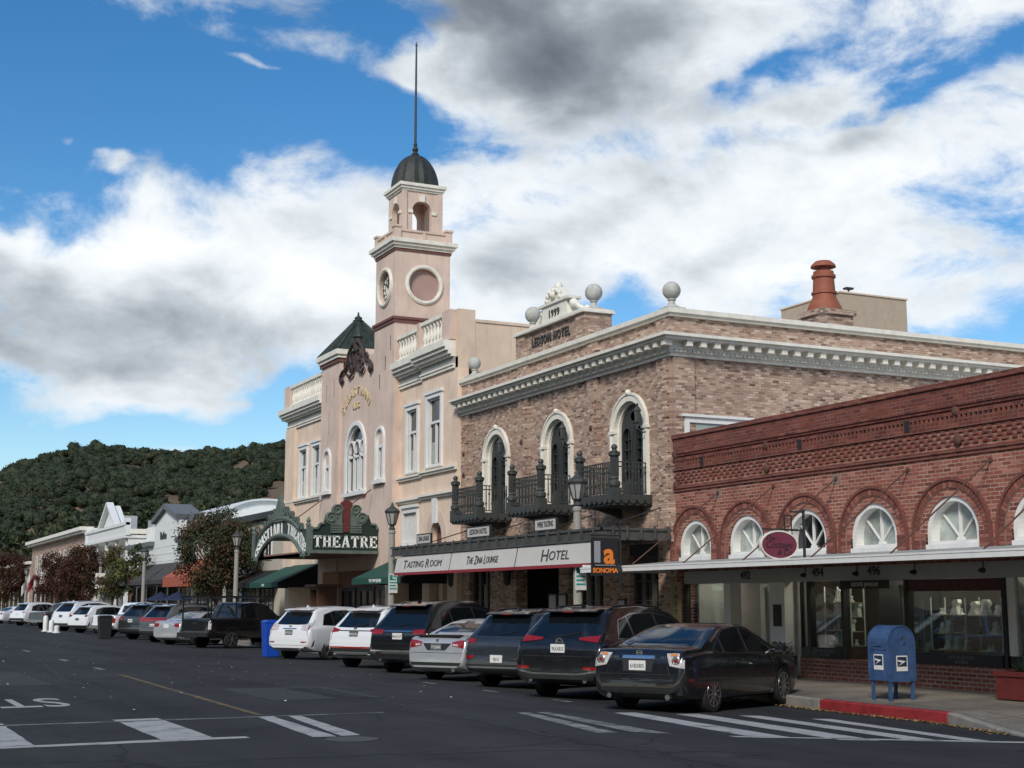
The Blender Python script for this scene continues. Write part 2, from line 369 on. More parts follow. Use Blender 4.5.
X0 = 19.0
def F(u, z, n): return (X0 - n, u, z)                     # point on / before the street front
def arc(cu, zs, hw, rise, a0=0.0, a1=180.0, n=20):
    return [(cu + hw * math.cos(R(a0 + (a1 - a0) * i / n)), zs + rise * math.sin(R(a0 + (a1 - a0) * i / n))) for i in range(n + 1)]
def arch_loop(cu, hw, z0, zs, rise, n=18): return [(cu - hw, z0), (cu + hw, z0)] + arc(cu, zs, hw, rise, n=n)
def rect(a0, a1, b0, b1): return [(a0, b0), (a1, b0), (a1, b1), (a0, b1)]
def arch_ring(mb, cu, z0, zs, hwi, ri, hwo, ro, d0, d1, fn=F):     # an arch band with straight legs
    outer = [(cu - hwo, z0), ] + list(reversed(arc(cu, zs, hwo, ro))) + [(cu + hwo, z0)]
    inner = [(cu + hwi, z0)] + arc(cu, zs, hwi, ri) + [(cu - hwi, z0)]
    mb.prism(outer + inner, fn, d0, d1)

def text_mesh(body, size, depth, mat, name, parent, org, xd, yd, align='CENTER', sx=1.0, bold=0.0, shear=0.0, space=1.0):
    c = bpy.data.curves.new(name, 'FONT'); c.body = body; c.size = size; c.extrude = depth; c.offset = bold; c.shear = shear; c.space_character = space
    c.align_x = align; c.align_y = 'CENTER'; c.resolution_u = 3
    o = bpy.data.objects.new('tmp', c); C.objects.link(o)
    dg = bpy.context.evaluated_depsgraph_get(); dg.update()
    me = bpy.data.meshes.new_from_object(o.evaluated_get(dg)); bpy.data.objects.remove(o); bpy.data.curves.remove(c)
    xd = Vector(xd).normalized(); yd = Vector(yd).normalized(); nd = xd.cross(yd)
    o0 = orient(parent) if parent else Vector((0, 0, 0))
    mt = Matrix((xd * sx, yd, nd)).transposed().to_4x4(); mt.translation = Vector(org) - o0
    me.transform(mt); me.materials.clear(); me.materials.append(mat); me.name = name
    ob = bpy.data.objects.new(name, me); C.objects.link(ob)
    if parent: ob.parent = parent
    ORIG[ob.name] = o0
    return ob
ST_X, UPZ = (0, -1, 0), (0, 0, 1)                         # reading direction of writing that faces the street

# slab serif capitals drawn as bars: (x0, y0, x1, y1, thickness) in a 1 x 1 cell
SLAB = {
 'T': [(.5, 0, .5, 1, .24), (.04, .92, .96, .92, .15), (.09, .74, .09, 1, .13), (.91, .74, .91, 1, .13), (.27, .05, .73, .05, .11)],
 'H': [(.2, 0, .2, 1, .23), (.8, 0, .8, 1, .23), (.2, .5, .8, .5, .14), (.02, .05, .38, .05, .11), (.62, .05, .98, .05, .11), (.02, .95, .38, .95, .11), (.62, .95, .98, .95, .11)],
 'E': [(.24, 0, .24, 1, .24), (.05, .93, .9, .93, .14), (.05, .07, .93, .07, .14), (.24, .5, .66, .5, .13), (.87, .72, .87, 1, .12), (.9, 0, .9, .3, .12), (.66, .37, .66, .63, .1)],
 'A': [(.14, .02, .46, 1, .13), (.84, .02, .52, 1, .25), (.28, .33, .72, .33, .12), (.0, .05, .3, .05, .11), (.64, .05, 1.0, .05, .11)],
 'R': [(.22, 0, .22, 1, .23), (.05, .93, .62, .93, .14), (.2, .5, .62, .5, .13), (.74, .56, .74, .88, .22), (.56, .5, .86, .05, .2), (.04, .05, .42, .05, .11), (.74, .05, 1.0, .05, .11)],
 'S': [(.2, .93, .78, .93, .14), (.16, .6, .16, .9, .2), (.2, .58, .78, .42, .19), (.82, .12, .82, .42, .2), (.2, .07, .78, .07, .14), (.88, .7, .88, 1, .1), (.1, 0, .1, .3, .1)],
 'B': [(.22, 0, .22, 1, .23), (.05, .93, .68, .93, .14), (.05, .07, .7, .07, .14), (.2, .51, .66, .51, .13), (.76, .58, .76, .88, .22), (.8, .12, .8, .45, .22)],
 'I': [(.5, 0, .5, 1, .26), (.25, .05, .75, .05, .11), (.25, .95, .75, .95, .11)],
 'N': [(.18, 0, .18, 1, .15), (.2, 1, .8, 0, .24), (.82, 0, .82, 1, .15), (.0, .95, .3, .95, .11), (.66, .95, 1, .95, .11), (.0, .05, .36, .05, .11)],
}
def slab_letter(mb, ch, w, h, fn):                        # fn(x, y, d) places a letter-space point
    for x0, y0, x1, y1, th in SLAB[ch]:
        p = Vector((x0 * w, y0 * h)); q = Vector((x1 * w, y1 * h)); d = (q - p).normalized(); nn = Vector((-d.y, d.x)) * (th * .5 * h * .8)
        c = [p + nn, q + nn, q - nn, p - nn]
        mb.add([fn(a.x, a.y, 0.0) for a in c] + [fn(a.x, a.y, 1.0) for a in c],
               [(0, 1, 2, 3), (7, 6, 5, 4), (0, 4, 5, 1), (1, 5, 6, 2), (2, 6, 7, 3), (3, 7, 4, 0)])
# ================================================================ the setting
def zroad(x): return 0.0 if x < 9 else -0.023 * (min(x, 16.5) - 9)

def asphalt():
    m, t = newmat('asphalt')
    tc = t.n('TexCoord')
    big = t.n('TexNoise', i={'Vector': (tc, 'Object'), 'Scale': 0.16, 'Detail': 6, 'Roughness': 0.6})
    st = t.n('Mapping', i={'Vector': (tc, 'Object'), 'Scale': (0.9, 0.05, 1)})
    lane = t.n('TexNoise', i={'Vector': st, 'Scale': 1.0, 'Detail': 5, 'Roughness': 0.55})
    grit = t.n('TexNoise', i={'Vector': (tc, 'Object'), 'Scale': 55, 'Detail': 4, 'Roughness': 0.8})
    blot = t.n('TexNoise', i={'Vector': (tc, 'Object'), 'Scale': 1.3, 'Detail': 7, 'Roughness': 0.7})
    k = t.math('ADD', t.math('MULTIPLY', big, 0.9), t.math('MULTIPLY', lane, 1.0))
    k = t.math('ADD', k, t.math('MULTIPLY', grit, 0.55)); k = t.math('ADD', k, t.math('MULTIPLY', blot, 0.45))
    f = t.n('MapRange', i={0: k, 1: 1.1, 2: 1.85})
    base = t.mix(f, (0.0225, 0.024, 0.0255, 1), (0.057, 0.058, 0.059, 1))
    sp = t.n('TexVoronoi', feature='F1', i={'Vector': (tc, 'Object'), 'Scale': 0.42, 'Randomness': 1.0})
    stain = t.math('MULTIPLY', t.n('MapRange', i={0: sp, 1: 0.05, 2: 0.34, 3: 0.75, 4: 0.0}), t.n('MapRange', i={0: blot, 1: 0.42, 2: 0.62}))
    base = t.mix(stain, out2(base), (0.014, 0.0145, 0.015, 1))
    vor = t.n('TexVoronoi', feature='DISTANCE_TO_EDGE', i={'Vector': t.n('VectorMath', operation='ADD', i={0: (tc, 'Object'), 1: (t.n('TexNoise', i={'Vector': (tc, 'Object'), 'Scale': 0.9, 'Detail': 5}), 1)}), 'Scale': 0.23})
    crk = t.n('MapRange', i={0: vor, 1: 0.0, 2: 0.0085, 3: 0.75, 4: 0.0})
    base2 = t.mix(crk, out2(base), (0.016, 0.016, 0.017, 1))
    b = t.n('BsdfPrincipled', i={'Base Color': out2(base2), 'Roughness': 0.93, 'Specular IOR Level': 0.12})
    bp = t.n('Bump', i={'Strength': 0.35, 'Distance': 0.01, 'Height': grit}); t.link(bp, 0, b, 'Normal')
    t.n('OutputMaterial', i={0: b}); return m
def roadpaint(name, c, wear=0.5):
    m, t = newmat(name)
    tc = t.n('TexCoord')
    n1 = t.n('TexNoise', i={'Vector': (tc, 'Object'), 'Scale': 2.2, 'Detail': 9, 'Roughness': 0.75})
    n2 = t.n('TexNoise', i={'Vector': (tc, 'Object'), 'Scale': 60, 'Detail': 3, 'Roughness': 0.7})
    k = t.math('ADD', t.math('MULTIPLY', n1, 0.75), t.math('MULTIPLY', n2, 0.35))
    f = t.n('MapRange', i={0: k, 1: wear, 2: wear + 0.16})
    base = t.mix(f, col(c), (0.045, 0.046, 0.048, 1))
    b = t.n('BsdfPrincipled', i={'Base Color': out2(base), 'Roughness': 0.85, 'Specular IOR Level': 0.2})
    t.n('OutputMaterial', i={0: b}); return m
M['asphalt'] = asphalt()
M['paint'] = roadpaint('worn_white_road_paint', (0.36, 0.36, 0.35), 0.56)
M['paintold'] = roadpaint('faded_white_road_paint', (0.27, 0.27, 0.26), 0.49)
M['yellow'] = roadpaint('faded_yellow_road_paint', (0.20, 0.14, 0.055), 0.46)
M['dirt'] = plain('dry_ground', (0.12, 0.10, 0.06), 0.95, vary=0.3, scale=0.4)
M['dryhill'] = plain('dry_grass_hill', (0.155, 0.105, 0.06), 0.95, vary=0.35, scale=0.02)

g = MB(); n = 26; sz = 3200
for i in range(n + 1):
    for j in range(n + 1): g.v.append((-sz + 2 * sz * i / n, -sz + 2 * sz * j / n, -0.45))
for i in range(n):
    for j in range(n): g.f.append((i * (n + 1) + j, (i + 1) * (n + 1) + j, (i + 1) * (n + 1) + j + 1, i * (n + 1) + j + 1)); g.m.append(0)
struct(g.build('ground', M['dirt']))
g = MB(); xs = [-16, -8, 0, 5, 9, 11, 13, 15, 16.5, 22, 120]; ys = [-60, -20, 0, 12, 20, 40, 80, 150, 330]
for x in xs:
    for y in ys: g.v.append((x, y, zroad(x)))
for i in range(len(xs) - 1):
    for j in range(len(ys) - 1):
        a = i * len(ys) + j; g.f.append((a, a + len(ys), a + len(ys) + 1, a + 1)); g.m.append(0)
struct(g.build('road', M['asphalt']))
# plaza lawn edge across the street (out of the picture, seen in reflections)
g = MB(); g.box(-60, -16, -60, 330, -0.4, 0.12); struct(g.build('plaza_ground', plain('plaza_grass', (0.06, 0.085, 0.03), 0.9, vary=0.3)))

# kerb line and pavement
KERB = [(16.6, 320, .03), (16.6, 150, .03), (16.6, 60, .03), (16.6, 24.6, .03), (15.95, 21.6, .03), (15.78, 20.3, .03), (15.7, 17.05, .03), (15.3, 15.6, -.08), (14.95, 14.4, -.13), (15.1, 12.6, -.03), (16.2, 11.3, .03), (19, 10.7, .03), (60, 10.7, .03)]
def kerb_off(d):
    o = []
    for i, p in enumerate(KERB):
        a = Vector(KERB[max(0, i - 1)][:2]); b = Vector(KERB[min(len(KERB) - 1, i + 1)][:2]); dd = (b - a).normalized()
        o.append(Vector((p[0], p[1])) + Vector((-dd.y, dd.x)) * d)
    return o
K2 = kerb_off(0.16)
def kerb_strip(i0, i1, name, mat):
    k = MB()
    for i in range(i0, i1):
        a, b = KERB[i], KERB[i + 1]; c, d = K2[i + 1], K2[i]
        za, zb = a[2], b[2]
        top = [(a[0], a[1], za), (b[0], b[1], zb), (c.x, c.y, zb + .003), (d.x, d.y, za + .003)]
        bot = [(p[0], p[1], -0.4) for p in top]
        k.add(top + bot, [(0, 1, 2, 3), (7, 6, 5, 4), (0, 4, 5, 1), (1, 5, 6, 2), (2, 6, 7, 3), (3, 7, 4, 0)])
    return struct(k.build(name, mat, bevel=0.02))
kerb_strip(0, 5, 'kerb', M['kerb'])
kerb_strip(5, 6, 'red_kerb', M['kerbred'])
kerb_strip(6, 12, 'kerb', M['kerb'])
w = MB()
for i in range(len(KERB) - 1):
    c, d = K2[i], K2[i + 1]
    if i < 9: q = [(c.x, c.y, KERB[i][2] + .002), (d.x, d.y, KERB[i + 1][2] + .002), (19.0, max(d.y, 11.2), .10), (19.0, max(c.y, 11.2), .10)]
    elif i == 9: q = [(c.x, c.y, KERB[i][2]), (d.x, d.y, KERB[i + 1][2]), (19.0, 11.2, .10), (19, 12.4, .1)]
    else: q = [(c.x, c.y, .03), (d.x, d.y, .03), (max(d.x, 19.0), 12.4, .10), (max(c.x, 19.0), 12.4, .10)]
    w.add(q, [(0, 1, 2, 3)])
w.add([(19, 12.4, .1), (60, 12.4, .1), (60, 320, .1), (19, 320, .1)], [(0, 1, 2, 3)])
def paving():
    m, t = newmat('sidewalk_paving')
    tc = t.n('TexCoord')
    b1 = t.n('TexBrick', offset=0.0, i={'Vector': (tc, 'Object'), 'Color1': (.85, .85, .85, 1), 'Color2': (1, 1, 1, 1), 'Mortar': (0.3, 0.3, 0.3, 1), 'Scale': 1, 'Mortar Size': 0.012, 'Brick Width': 1.25, 'Row Height': 1.25})
    n1 = t.n('TexNoise', i={'Vector': (tc, 'Object'), 'Scale': 0.9, 'Detail': 8, 'Roughness': 0.7})
    n2 = t.n('TexNoise', i={'Vector': (tc, 'Object'), 'Scale': 30, 'Detail': 5, 'Roughness': 0.7})
    f = t.n('MapRange', i={0: n1, 1: 0.35, 2: 0.7}); a = t.mix(f, (0.245, 0.215, 0.18, 1), (0.115, 0.10, 0.085, 1))
    k = t.n('MapRange', i={0: n2, 1: 0.3, 2: 0.7, 3: 0.75, 4: 1.2})
    c = t.mix(1.0, out2(a), k, 'MULTIPLY'); d = t.mix(1.0, out2(c), b1, 'MULTIPLY')
    b = t.n('BsdfPrincipled', i={'Base Color': out2(d), 'Roughness': 0.9, 'Specular IOR Level': 0.3})
    bp = t.n('Bump', i={'Strength': 0.3, 'Distance': 0.01, 'Height': n2}); t.link(bp, 0, b, 'Normal')
    t.n('OutputMaterial', i={0: b}); return m
struct(w.build('sidewalk', paving()))

def mark(name, polys, mat):
    k = MB(); rr = random.Random(len(polys) * 7 + int(polys[0][0][0] * 10))
    for P in polys:
        E = []
        for i in range(len(P)):                                   # slightly uneven worn edges
            a, b = Vector(P[i]), Vector(P[(i + 1) % len(P)]); m = max(1, int((b - a).length / 0.35))
            for j in range(m):
                q = a.lerp(b, j / m)
                E.append((q.x + rr.uniform(-.012, .012), q.y + rr.uniform(-.03, .03)))
        tri = tessellate_polygon([[Vector((x, y, 0)) for x, y in E]])
        k.add([(x, y, zroad(x) + 0.004) for x, y in E], [tuple(q) for q in tri])
    return struct(k.build(name, mat))
mark('crosswalk_marking', [rect(-6.5, 5.0, 17.95, 18.22)] + [rect(c - .33, c + .33, 18.23, 21.6) for c in (-4.1, -2.0, 0.1, 2.05, 4.25)], M['paint'])
mark('crosswalk_marking', [[(-6.5, 21.35), (-6.5, 21.52), (8.0, 21.2), (8.0, 21.1)]], M['paintold'])
mark('crosswalk_marking', [[(5.75, 17.75), (6.05, 17.65), (6.22, 21.15), (5.98, 21.15)], [(6.12, 17.75), (6.4, 17.75), (6.64, 21.14), (6.44, 21.14)]], M['paint'])
mark('crosswalk_marking', [[(9.35, 16.75), (9.66, 16.75), (10.22, 20.5), (10.0, 20.5)], [(9.9, 16.75), (10.3, 16.4), (10.55, 20.55), (10.36, 20.5)]], M['paintold'])
mark('crosswalk_marking', [[(11.15, 15.9), (11.62, 15.6), (12.0, 20.2), (11.6, 20.2)], [(12.05, 15.1), (12.55, 14.9), (12.95, 19.8), (12.5, 19.8)], [(13.0, 14.7), (13.4, 14.55), (13.75, 19.2), (13.4, 19.3)], [(13.75, 14.5), (14.05, 14.4), (14.5, 18.4), (14.2, 18.5)],
                           [(10.9, 15.78), (10.9, 15.95), (14.9, 14.1), (14.9, 13.85)]], M['paint'])
mark('centre_line_marking', [[(6.05, 21.5), (6.17, 21.5), (6.52, 34.8), (6.38, 34.8)]], M['yellow'])
mark('lane_dash_marking', [rect(6.45, 6.6, y, y + l) for y, l in ((37.5, 1.2), (43.5, 1.4), (52, 1.8), (63, 2.2), (78, 2.6), (96, 3))] + [rect(12.2, 12.32, y, y + .7) for y in (22.9, 26.0, 29.2)], M['paintold'])
M['patch_dark'] = plain('fresh_asphalt_patch', (0.027, 0.029, 0.031), 0.9, vary=0.2, scale=30, bump=0.2)
M['patch_pale'] = plain('old_asphalt_patch', (0.062, 0.062, 0.060), 0.95, vary=0.22, scale=12, bump=0.3)
mark('asphalt_patch', [rect(7.2, 9.3, 24.5, 28.2), rect(3.2, 4.4, 31.0, 37.0)], M['patch_dark'])
def tar(P, w_): 
    k = MB(); rr = random.Random(int(P[0][0] * 100)); V = []
    for a, b in zip(P, P[1:]):
        n_ = max(2, int(math.dist(a, b) / .4))
        for i in range(n_): q = i / n_; V.append((a[0] + (b[0] - a[0]) * q + rr.uniform(-.05, .05), a[1] + (b[1] - a[1]) * q + rr.uniform(-.05, .05)))
    for (x, y), (x2, y2) in zip(V, V[1:]):
        d = Vector((x2 - x, y2 - y)).normalized(); nn = Vector((-d.y, d.x)) * w_ * rr.uniform(.6, 1.2)
        k.add([(x + nn.x, y + nn.y, zroad(x) + .003), (x - nn.x, y - nn.y, zroad(x) + .003), (x2 - nn.x, y2 - nn.y, zroad(x2) + .003), (x2 + nn.x, y2 + nn.y, zroad(x2) + .003)], [(0, 1, 2, 3)])
    struct(k.build('tar_seam', M['patch_dark']))
tar([(1, 14.2), (4.5, 15.6), (7.5, 15.1), (11, 13.4)], .025); tar([(8.6, 16.5), (8.9, 24), (8.3, 40), (8.8, 70)], .03); tar([(2.2, 22.5), (5.2, 27.5), (4.9, 33), (6.0, 46)], .025); tar([(6.6, 28.5), (9.5, 30.2), (12.6, 29.8)], .02); tar([(10.4, 21), (9.9, 26), (11.2, 34)], .02)
st = text_mesh('STOP', 3.1, 0.0, M['paint'], 'stop_lettering', None, (2.55, 25.9, 0.004), (-1, 0, 0), (0, -1, 0), sx=0.36, bold=0.03); struct(st)
k = MB(); k.lathe([(0.34, 0), (0.34, .006), (0.30, .008), (.0001, .008)], (6.1, 17.25, 0.001), 24); struct(k.build('manhole_cover', M['irond']))

# scraps of leaf and paper on the asphalt
k = MB(); rr = random.Random(3)
for i in range(110):
    x = rr.uniform(2, 12.5); y = rr.choice((rr.uniform(22, 60), rr.uniform(24, 44))); a = rr.uniform(0, 6.28); s = rr.uniform(.015, .04); z = zroad(x) + .006
    k.add([(x + s * math.cos(a + q) * (1 if j % 2 else .6), y + s * math.sin(a + q), z + rr.uniform(0, .02)) for j, q in enumerate((0, 1.6, 3.1, 4.7))], [(0, 1, 2, 3)])
struct(k.build('litter', M['canvas'], normals=False), 'stuff')
k = MB()
for i in range(900):                                              # dry leaves along the kerb
    tq = rr.random(); y = 15.2 + tq * 9.5; x = np.interp(y, [14.4, 15.6, 17.05, 20.3, 21.6, 24.6], [14.95, 15.3, 15.7, 15.78, 15.95, 16.6]) - abs(rr.gauss(0, .10)) - .02
    a = rr.uniform(0, 6.28); s = rr.uniform(.012, .035); z = zroad(x) + .005
    k.add([(x + s * math.cos(a + q), y + s * math.sin(a + q) * .7, z + rr.uniform(0, .03)) for q in (0, 1.6, 3.1, 4.7)], [(0, 1, 2, 3)])
struct(k.build('fallen_leaves', plain('dry_leaf', (0.22, 0.15, 0.06), 0.8, vary=0.5, scale=30), normals=False), 'stuff')

# ---------------------------------------------------------------- wooded hill
def ridge(azd): return float(np.interp(azd, [-40, -10, 2, 4.6, 5.4, 6.6, 8.2, 9.6, 11.4, 13.4, 15, 17, 24, 40, 80], [3.0, 3.3, 3.9, 4.45, 4.8, 5.35, 6.0, 6.1, 5.95, 6.1, 6.25, 6.45, 7.0, 5, 3]))
def hill(azd, r):
    if r < 290: return -0.4
    rr_ = 820 + 60 * math.sin(R(azd) * 7); q = min(1.0, (r - 290) / (rr_ - 290)); q = q * q * (3 - 2 * q) * .55 + q * .45
    top = rr_ * math.tan(R(ridge(azd))) - 6.5
    z = top * q
    if r > rr_: z = top - (r - rr_) * 0.16
    x, y = r * math.sin(R(azd)), r * math.cos(R(azd))
    return z + 5.0 * mnoise.noise((x * .008, y * .008, 3.1)) * min(1, q * 2)
g = MB(); AZ = np.arange(-42, 82.1, 1.0); RR = list(range(270, 1200, 22))
for a in AZ:
    for r in RR: g.v.append((r * math.sin(R(a)), r * math.cos(R(a)), hill(a, r)))
nr = len(RR)
for i in range(len(AZ) - 1):
    for j in range(nr - 1): q = i * nr + j; g.f.append((q, q + 1, q + nr + 1, q + nr)); g.m.append(0)
struct(g.build('hill', M['dryhill'], smooth=180))

def foliage_mat(name, c1, c2, rough=0.7, scale=0.35, c3=None):
    m, t = newmat(name)
    tc = t.n('TexCoord'); gi = t.n('NewGeometry')
    nz = t.n('TexNoise', i={'Vector': (tc, 'Object'), 'Scale': scale, 'Detail': 5, 'Roughness': 0.7})
    f = t.math('ADD', t.math('MULTIPLY', (gi, 'Random Per Island'), 0.6), t.math('MULTIPLY', t.math('SUBTRACT', nz, 0.3), 1.0), clamp=True)
    c = t.mix(f, col(c1), col(c2))
    if c3:
        big = t.n('TexNoise', i={'Vector': (tc, 'Object'), 'Scale': 0.03, 'Detail': 6, 'Roughness': 0.75}); g_ = t.math('ADD', t.math('MULTIPLY', (gi, 'Random Per Island'), .5), big)
        c = t.mix(t.n('MapRange', i={0: g_, 1: 0.86, 2: 1.15}), out2(c), col(c3))
    b = t.n('BsdfPrincipled', i={'Base Color': out2(c), 'Roughness': rough, 'Specular IOR Level': 0.2})
    t.n('OutputMaterial', i={0: b}); return m
def icos(sub):
    bm = bmesh.new(); bmesh.ops.create_icosphere(bm, subdivisions=sub, radius=1); v = np.array([q.co[:] for q in bm.verts]); f = np.array([[q.index for q in p.verts] for p in bm.faces]); bm.free(); return v, f
I1, I2 = icos(2), icos(3)
rng = np.random.default_rng(5)
def np_mesh(name, V, Fc, mat, mi=None, smooth=False):
    me = bpy.data.meshes.new(name); k = Fc.shape[1]
    me.vertices.add(len(V)); me.vertices.foreach_set('co', V.astype(np.float32).ravel())
    me.loops.add(Fc.size); me.loops.foreach_set('vertex_index', Fc.astype(np.int32).ravel())
    me.polygons.add(len(Fc)); me.polygons.foreach_set('loop_start', np.arange(0, Fc.size, k, dtype=np.int32))
    for m in (mat if isinstance(mat, list) else [mat]): me.materials.append(m)
    if mi is not None: me.polygons.foreach_set('material_index', mi.astype(np.int32))
    if smooth: me.polygons.foreach_set('use_smooth', np.ones(len(Fc), dtype=bool))
    me.update(calc_edges=True); me.validate()
    o = bpy.data.objects.new(name, me); C.objects.link(o); return o
def bare(azd, r):                                               # dry clearings on the slope
    for a, rr_, sa, sr in ((4.7, 690, .9, 45), (14.3, 400, 1.0, 40), (11.5, 360, .6, 20), (17.2, 480, 1.0, 40), (13.5, 640, .5, 26), (10.4, 720, .7, 20), (8.6, 700, .4, 14), (15.6, 520, .5, 26), (12.2, 560, .4, 18), (4.7, 760, 1.1, 90), (13.7, 470, 1.0, 60), (16.4, 560, .7, 60), (8.0, 790, .5, 40), (14.9, 700, .5, 45)):
        if ((azd - a) / sa) ** 2 + ((r - rr_) / sr) ** 2 < 1: return True
    return False
def forest(name, a0, a1, step, ico, mat, leaves=0):
    vs, fs, LC, LR = [], [], [], []; base, faces = ico; cnt = 0
    n_ = int((a1 - a0) * math.pi / 180 * 0.5 * (870 ** 2 - 292 ** 2) / step)
    for i in range(n_):
        a = rng.uniform(a0, a1); r = math.sqrt(rng.uniform(292 ** 2, 870 ** 2))
        if bare(a, r): continue
        x, y = r * math.sin(R(a)), r * math.cos(R(a))
        if mnoise.noise((x * .011, y * .011, 8.7)) > 0.50: continue
        s = min(3.6, 1.9 * rng.lognormal(0, .38)) * (0.6 + .5 * (r / 820)); z = hill(a, r)
        for l in range(3):
            off = rng.normal(0, 0.5, 3) * s; k = s * (1 if l == 0 else rng.uniform(.45, .75))
            c = np.array([x + off[0], y + off[1], z + s * .75 + off[2] * .4])
            d = base * k * np.array([1, 1, rng.uniform(.7, 1.0)]) * (1 + rng.normal(0, .13, (len(base), 1)))
            vs.append(d * (.85 if leaves else 1) + c); fs.append(faces + cnt); cnt += len(base); LC.append(c); LR.append(k)
    V, Fq = np.concatenate(vs), np.concatenate(fs)
    struct(np_mesh(name, V, Fq, mat), 'stuff')
    if leaves:
        LC, LR = np.array(LC), np.array(LR); m = len(LC) * leaves
        d = rng.normal(0, 1, (m, 3)); d[:, 2] = np.abs(d[:, 2]) * .9 + d[:, 2] * .1; d /= np.linalg.norm(d, axis=1)[:, None]
        c = np.repeat(LC, leaves, 0) + d * np.repeat(LR, leaves)[:, None] * rng.uniform(.75, 1.12, (m, 1)) * np.array([1, 1, .85])
        u = np.cross(d + rng.normal(0, .6, (m, 3)), rng.normal(0, 1, (m, 3))); u /= np.linalg.norm(u, axis=1)[:, None]; v = np.cross(d + rng.normal(0, .5, (m, 3)), u); v /= np.linalg.norm(v, axis=1)[:, None]
        s = rng.uniform(.25, .62, (m, 1)); Q = np.stack([c - u * s, c + v * s * .7, c + u * s, c - v * s * .7], 1).reshape(-1, 3)
        struct(np_mesh('hillside_leaves', Q, np.arange(m * 4).reshape(-1, 4), mat), 'stuff')
M['oak'] = foliage_mat('oak_woodland', (0.012, 0.020, 0.011), (0.046, 0.058, 0.028), scale=0.18, c3=(0.052, 0.050, 0.026))
forest('wooded_hillside', 3.0, 18.5, 20, icos(2), M['oak'], 44)
forest('wooded_hillside', 18.5, 46, 110, icos(1), M['oak'])
forest('wooded_hillside', -12, 3.0, 90, icos(1), M['oak'])
# ================================================================ red brick shop building
def voussoirs(mb, cu, zs, h0, h1, n0, n1, cnt, a0=0, a1=180):
    for i in range(cnt):
        b0 = a0 + (a1 - a0) * (i + .07) / cnt; b1 = a0 + (a1 - a0) * (i + .93) / cnt
        P = [(cu + h * math.cos(R(b)), zs + h * math.sin(R(b))) for h, b in ((h0, b0), (h1, b0), (h1, b1), (h0, b1))]
        mb.cur = random.randrange(3)
        mb.prism(P, F, n0, n1)
    mb.cur = 0
VB = [plain('arch_brick', c, 0.9, vary=0.25, scale=20, spec=.25) for c in ((0.22, 0.080, 0.060), (0.30, 0.12, 0.088), (0.17, 0.064, 0.050))]
M['archmortar'] = plain('arch_mortar', (0.25, 0.165, 0.135), 0.95, vary=0.2)

shop = thing('shop_building', (X0, 21.4, 0.1), 'long red brick shop building with arched upper windows and corbelled cornice', 'building')
AC = [29.05, 26.9, 24.7, 22.5, 20.28, 18.08, 15.88]
w = MB(); w.prism([rect(12.9, 29.93, 2.45, 5.76)] + [arch_loop(c, .70, 2.72, 3.0, .70) for c in AC], F, -0.36, 0.0)
w.box(X0, X0 + .36, 29.63, 29.93, .1, 2.45)
w.box(X0 + .36, 34, 29.6, 29.93, .1, 5.74); w.box(X0, 34, 12.6, 12.895, .1, 5.74); w.box(33.7, 34, 12.9, 29.6, .1, 5.74)
w.build('wall', M['redbrick'], shop)
w = MB(); w.box(X0 + .36, 33.7, 12.9, 29.6, 5.0, 5.2); w.build('roof', M['tin'], shop)
w = MB()
w.fbox(12.9, 29.93, 5.76, 5.86, -.36, .07)
w.build('coping', M['redbrickdark'], shop)
w = MB()
w.fbox(12.9, 29.92, 5.44, 5.757, 0, .03); w.fbox(12.9, 29.92, 5.37, 5.44, 0, .075); w.fbox(12.9, 29.92, 5.31, 5.37, 0, .045)
w.fbox(12.9, 29.92, 5.20, 5.26, 0, .055); w.fbox(12.9, 29.92, 4.96, 5.02, 0, .05)
w.fbox(12.9, 29.92, 4.50, 4.56, 0, .06); w.fbox(12.9, 29.92, 4.43, 4.497, 0, .035)
w.build('brick_band', M['redbrickdark'], shop)
w = MB(); y = 13.0
while y < 29.85:
    w.fbox(y, y + .062, 5.02, 5.20, 0, .05); y += .125
w.build('dentil_course', M['redbrickdark'], shop)
w = MB()
for r in range(4):
    y = 13.0 + (r % 2) * .12
    while y < 29.8:
        w.fbox(y, y + .115, 4.63 + r * .078, 4.63 + r * .078 + .066, 0, .028); y += .24
w.build('checker_course', M['redbrickdark'], shop)
